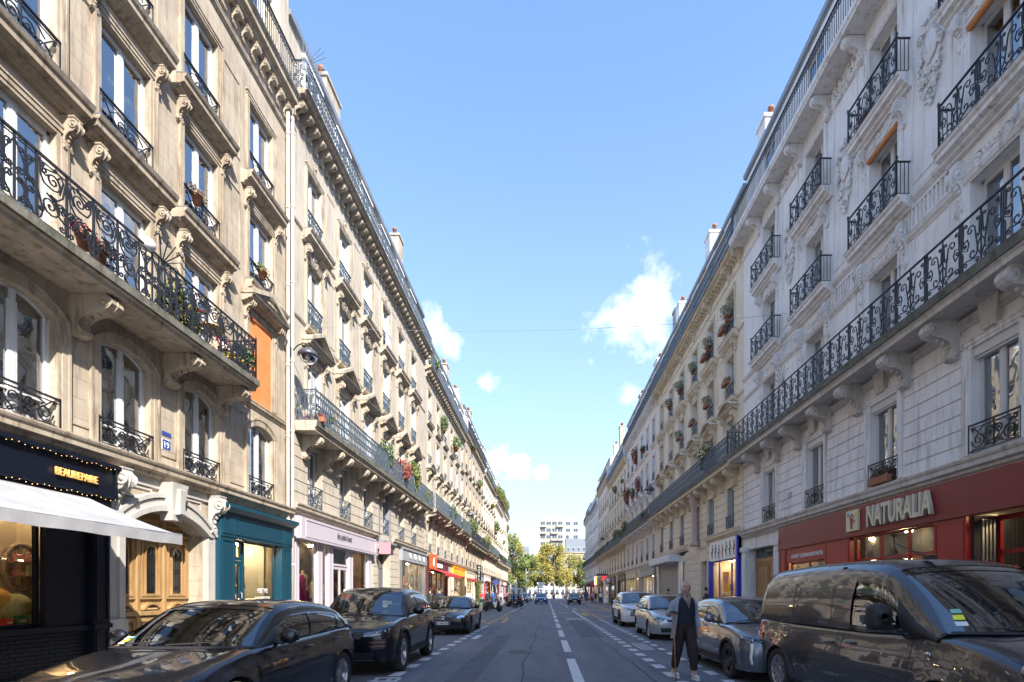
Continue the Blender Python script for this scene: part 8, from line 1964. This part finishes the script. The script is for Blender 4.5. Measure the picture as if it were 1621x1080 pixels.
# ------------------------------------------------------------------ beyond the canal
BEIGE = M('cream_concrete', (.40, .36, .30), .8, col2=(.34, .31, .26), vscale=.4); WARMC = M('white_render', (.42, .41, .39), .8); FARG = M('far_window', (.06, .09, .13), .15); SLATE = M('slate_roof', (.14, .16, .19), .6)
mb = MB(); mb.box(-60, 60, 168, 171, -.3, .5, KERB); P_q = structure('quay_wall', mb)
t = T('tower_block', 'tall cream apartment tower with stacked balcony bands behind the quay trees', 'building', (-3.0, 235, 0))
m = MB(); m.box(0, 10.6, 0, 12, 0, 34.5, BEIGE); m.box(10.6, 17, 2, 14, 0, 35.5, WARMC); m.box(2, 6, 2, 8, 34.5, 36, BEIGE); P('wall', m, t)
fw = cached('far_window', lambda: (lambda q: (q.box(-.95, .95, -.06, .0, 0, 1.5, FARG), q.box(-.04, .04, -.1, -.06, 0, 1.5, FRAME_W), q.box(-1.0, 1.0, -.1, .0, -.08, 0, FRAME_W), q)[3])(MB())); fb_ = cached('far_balcony', lambda: (lambda q: (q.box(-1.45, 1.45, -1.0, 0, 0, .95, BEIGE), q.box(-1.3, 1.3, -.9, -.1, .95, .96, GREYF), q)[2])(MB()))
for k in range(11):
    for i in range(4): P('window', fw, t, (1.4+i*2.6, -.001, 1.8+k*3.05)); 
    for i in (0, 2, 3): P('balcony', fb_, t, (1.5+i*2.55, -.0, .9+k*3.05-.1)) if (k+i) % 4 else None
    for i in range(2): P('window', fw, t, (12.8+i*3.4, 1.999, 2+k*3.05))
def far_block(label, x0, x1, y, h, roof_h, wm, n, fl, rm=SLATE):
    t = T('apartment_building', label, 'building', (x0, y, 0)); w = x1-x0; m = MB(); m.box(0, w, 0, 10, 0, h, wm); m.extx([(0, 0)]*0 or [(0, h), (.9, h+roof_h), (8, h+roof_h+.5), (10, h)], 0, w, rm); m.box(-.1, w+.1, -.35, 0, h-.3, h, wm); P('wall', m, t)
    wm_ = cached('tall_window', lambda: (lambda q: (q.box(-.5, .5, -.05, 0, 0, 1.9, FARG), q.box(-.03, .03, -.09, -.05, 0, 1.9, FRAME_W), q.box(-.65, .65, -.2, 0, -.15, 0, WARMC), q.box(-.6, .6, -.16, -.12, 0, .8, IRON), q)[4])(MB())); dm = cached('roof_dormer', lambda: (lambda q: (q.box(-.55, .55, -.1, 1.0, 0, 1.7, WARMC), q.box(-.4, .4, -.14, -.1, .15, 1.5, FARG), q)[2])(MB()))
    for k in range(fl):
        for i in range(n): P('window', wm_, t, (w*(i+.5)/n, -.002, 1.2+k*(h-1)/fl))
    for i in range(n): P('dormer', dm, t, (w*(i+.5)/n, .25, h+.25))
    for i in (1, n-1): m = MB(); m.box(w*i/n-.6, w*i/n+.6, 3, 4, h+roof_h, h+roof_h+2.4, TRIM_L2); P('chimney', m, t)
far_block('slate-roofed stone house right of the tower beyond the quay', 7.2, 19, 196, 17.0, 5.2, TRIM_L2, 6, 5); far_block('pale house with slate roof beyond the quay, straight ahead under the tower', -7, 7.0, 192, 10.5, 2.5, TRIM_R, 7, 3)
far_block('white house with grey roof beyond the quay at left', -26, -7.2, 205, 15.5, 4.5, WARMC, 8, 5); far_block('stone house beyond the quay far right', 19.5, 40, 198, 17, 5, TRIM_L2, 9, 5); far_block('stone house beyond the quay far left', -50, -26.5, 200, 16, 5, TRIM_L2, 10, 5)
t = T('direction_sign', 'stack of white direction boards on a pole at the end of the street', 'sign', (-1.6, 140, 0)); m = MB(); m.tube([(0, 0, 0), (0, 0, 4.6)], .08, METAL, 8); P('pole', m, t)
for i in range(4): m = MB(); m.cbox(-.9, .9, -.1, -.04, 2.3+i*.6, 2.75+i*.6, WHITE, .01); P('board', m, t)
def lamp_post(label, x, y, h):
    t = T('lamp_post', label, 'street lamp', (x, y, 0)); m = MB(); m.tube([(0, 0, 0), (0, 0, h*.5), (0, 0, h)], [.12, .08, .06], GREYF, 8); P('pole', m, t); m = MB(); m.ball((0, -.4, h), .3, WHITE, 8, 6, (.7, 1.4, .4)); P('lantern', m, t)
lamp_post('pale street lamp post at the left end of the street', -5.2, 134, 9.5); lamp_post('grey street lamp post at the right end of the street', 5.6, 139, 10)
for i in range(9):
    m = MB(); m.lathe([(.045, 0), (.045, .85), (.06, .87), (.06, .93), (.001, .98)], (0, 0, 0), IRON, 10)
    T('bollard', '%s slim black bollard along the right kerb, counting from the white SUV' % ORD[i], 'bollard', (5.75, 30+i*1.9, .12), group='bollards along the right kerb', mesh=m)
m = MB(); m.tube([(0, 0, 0), (0, 0, 2.9)], .035, GREYF, 8); t = T('sign_post', 'grey post with a small blue traffic plate on the left pavement', 'sign post', (-5.5, 57, .12), mesh=m); m = MB(); m.cbox(-.25, .25, -.05, -.03, 2.3, 2.9, PLATE, .01); P('plate', m, t)
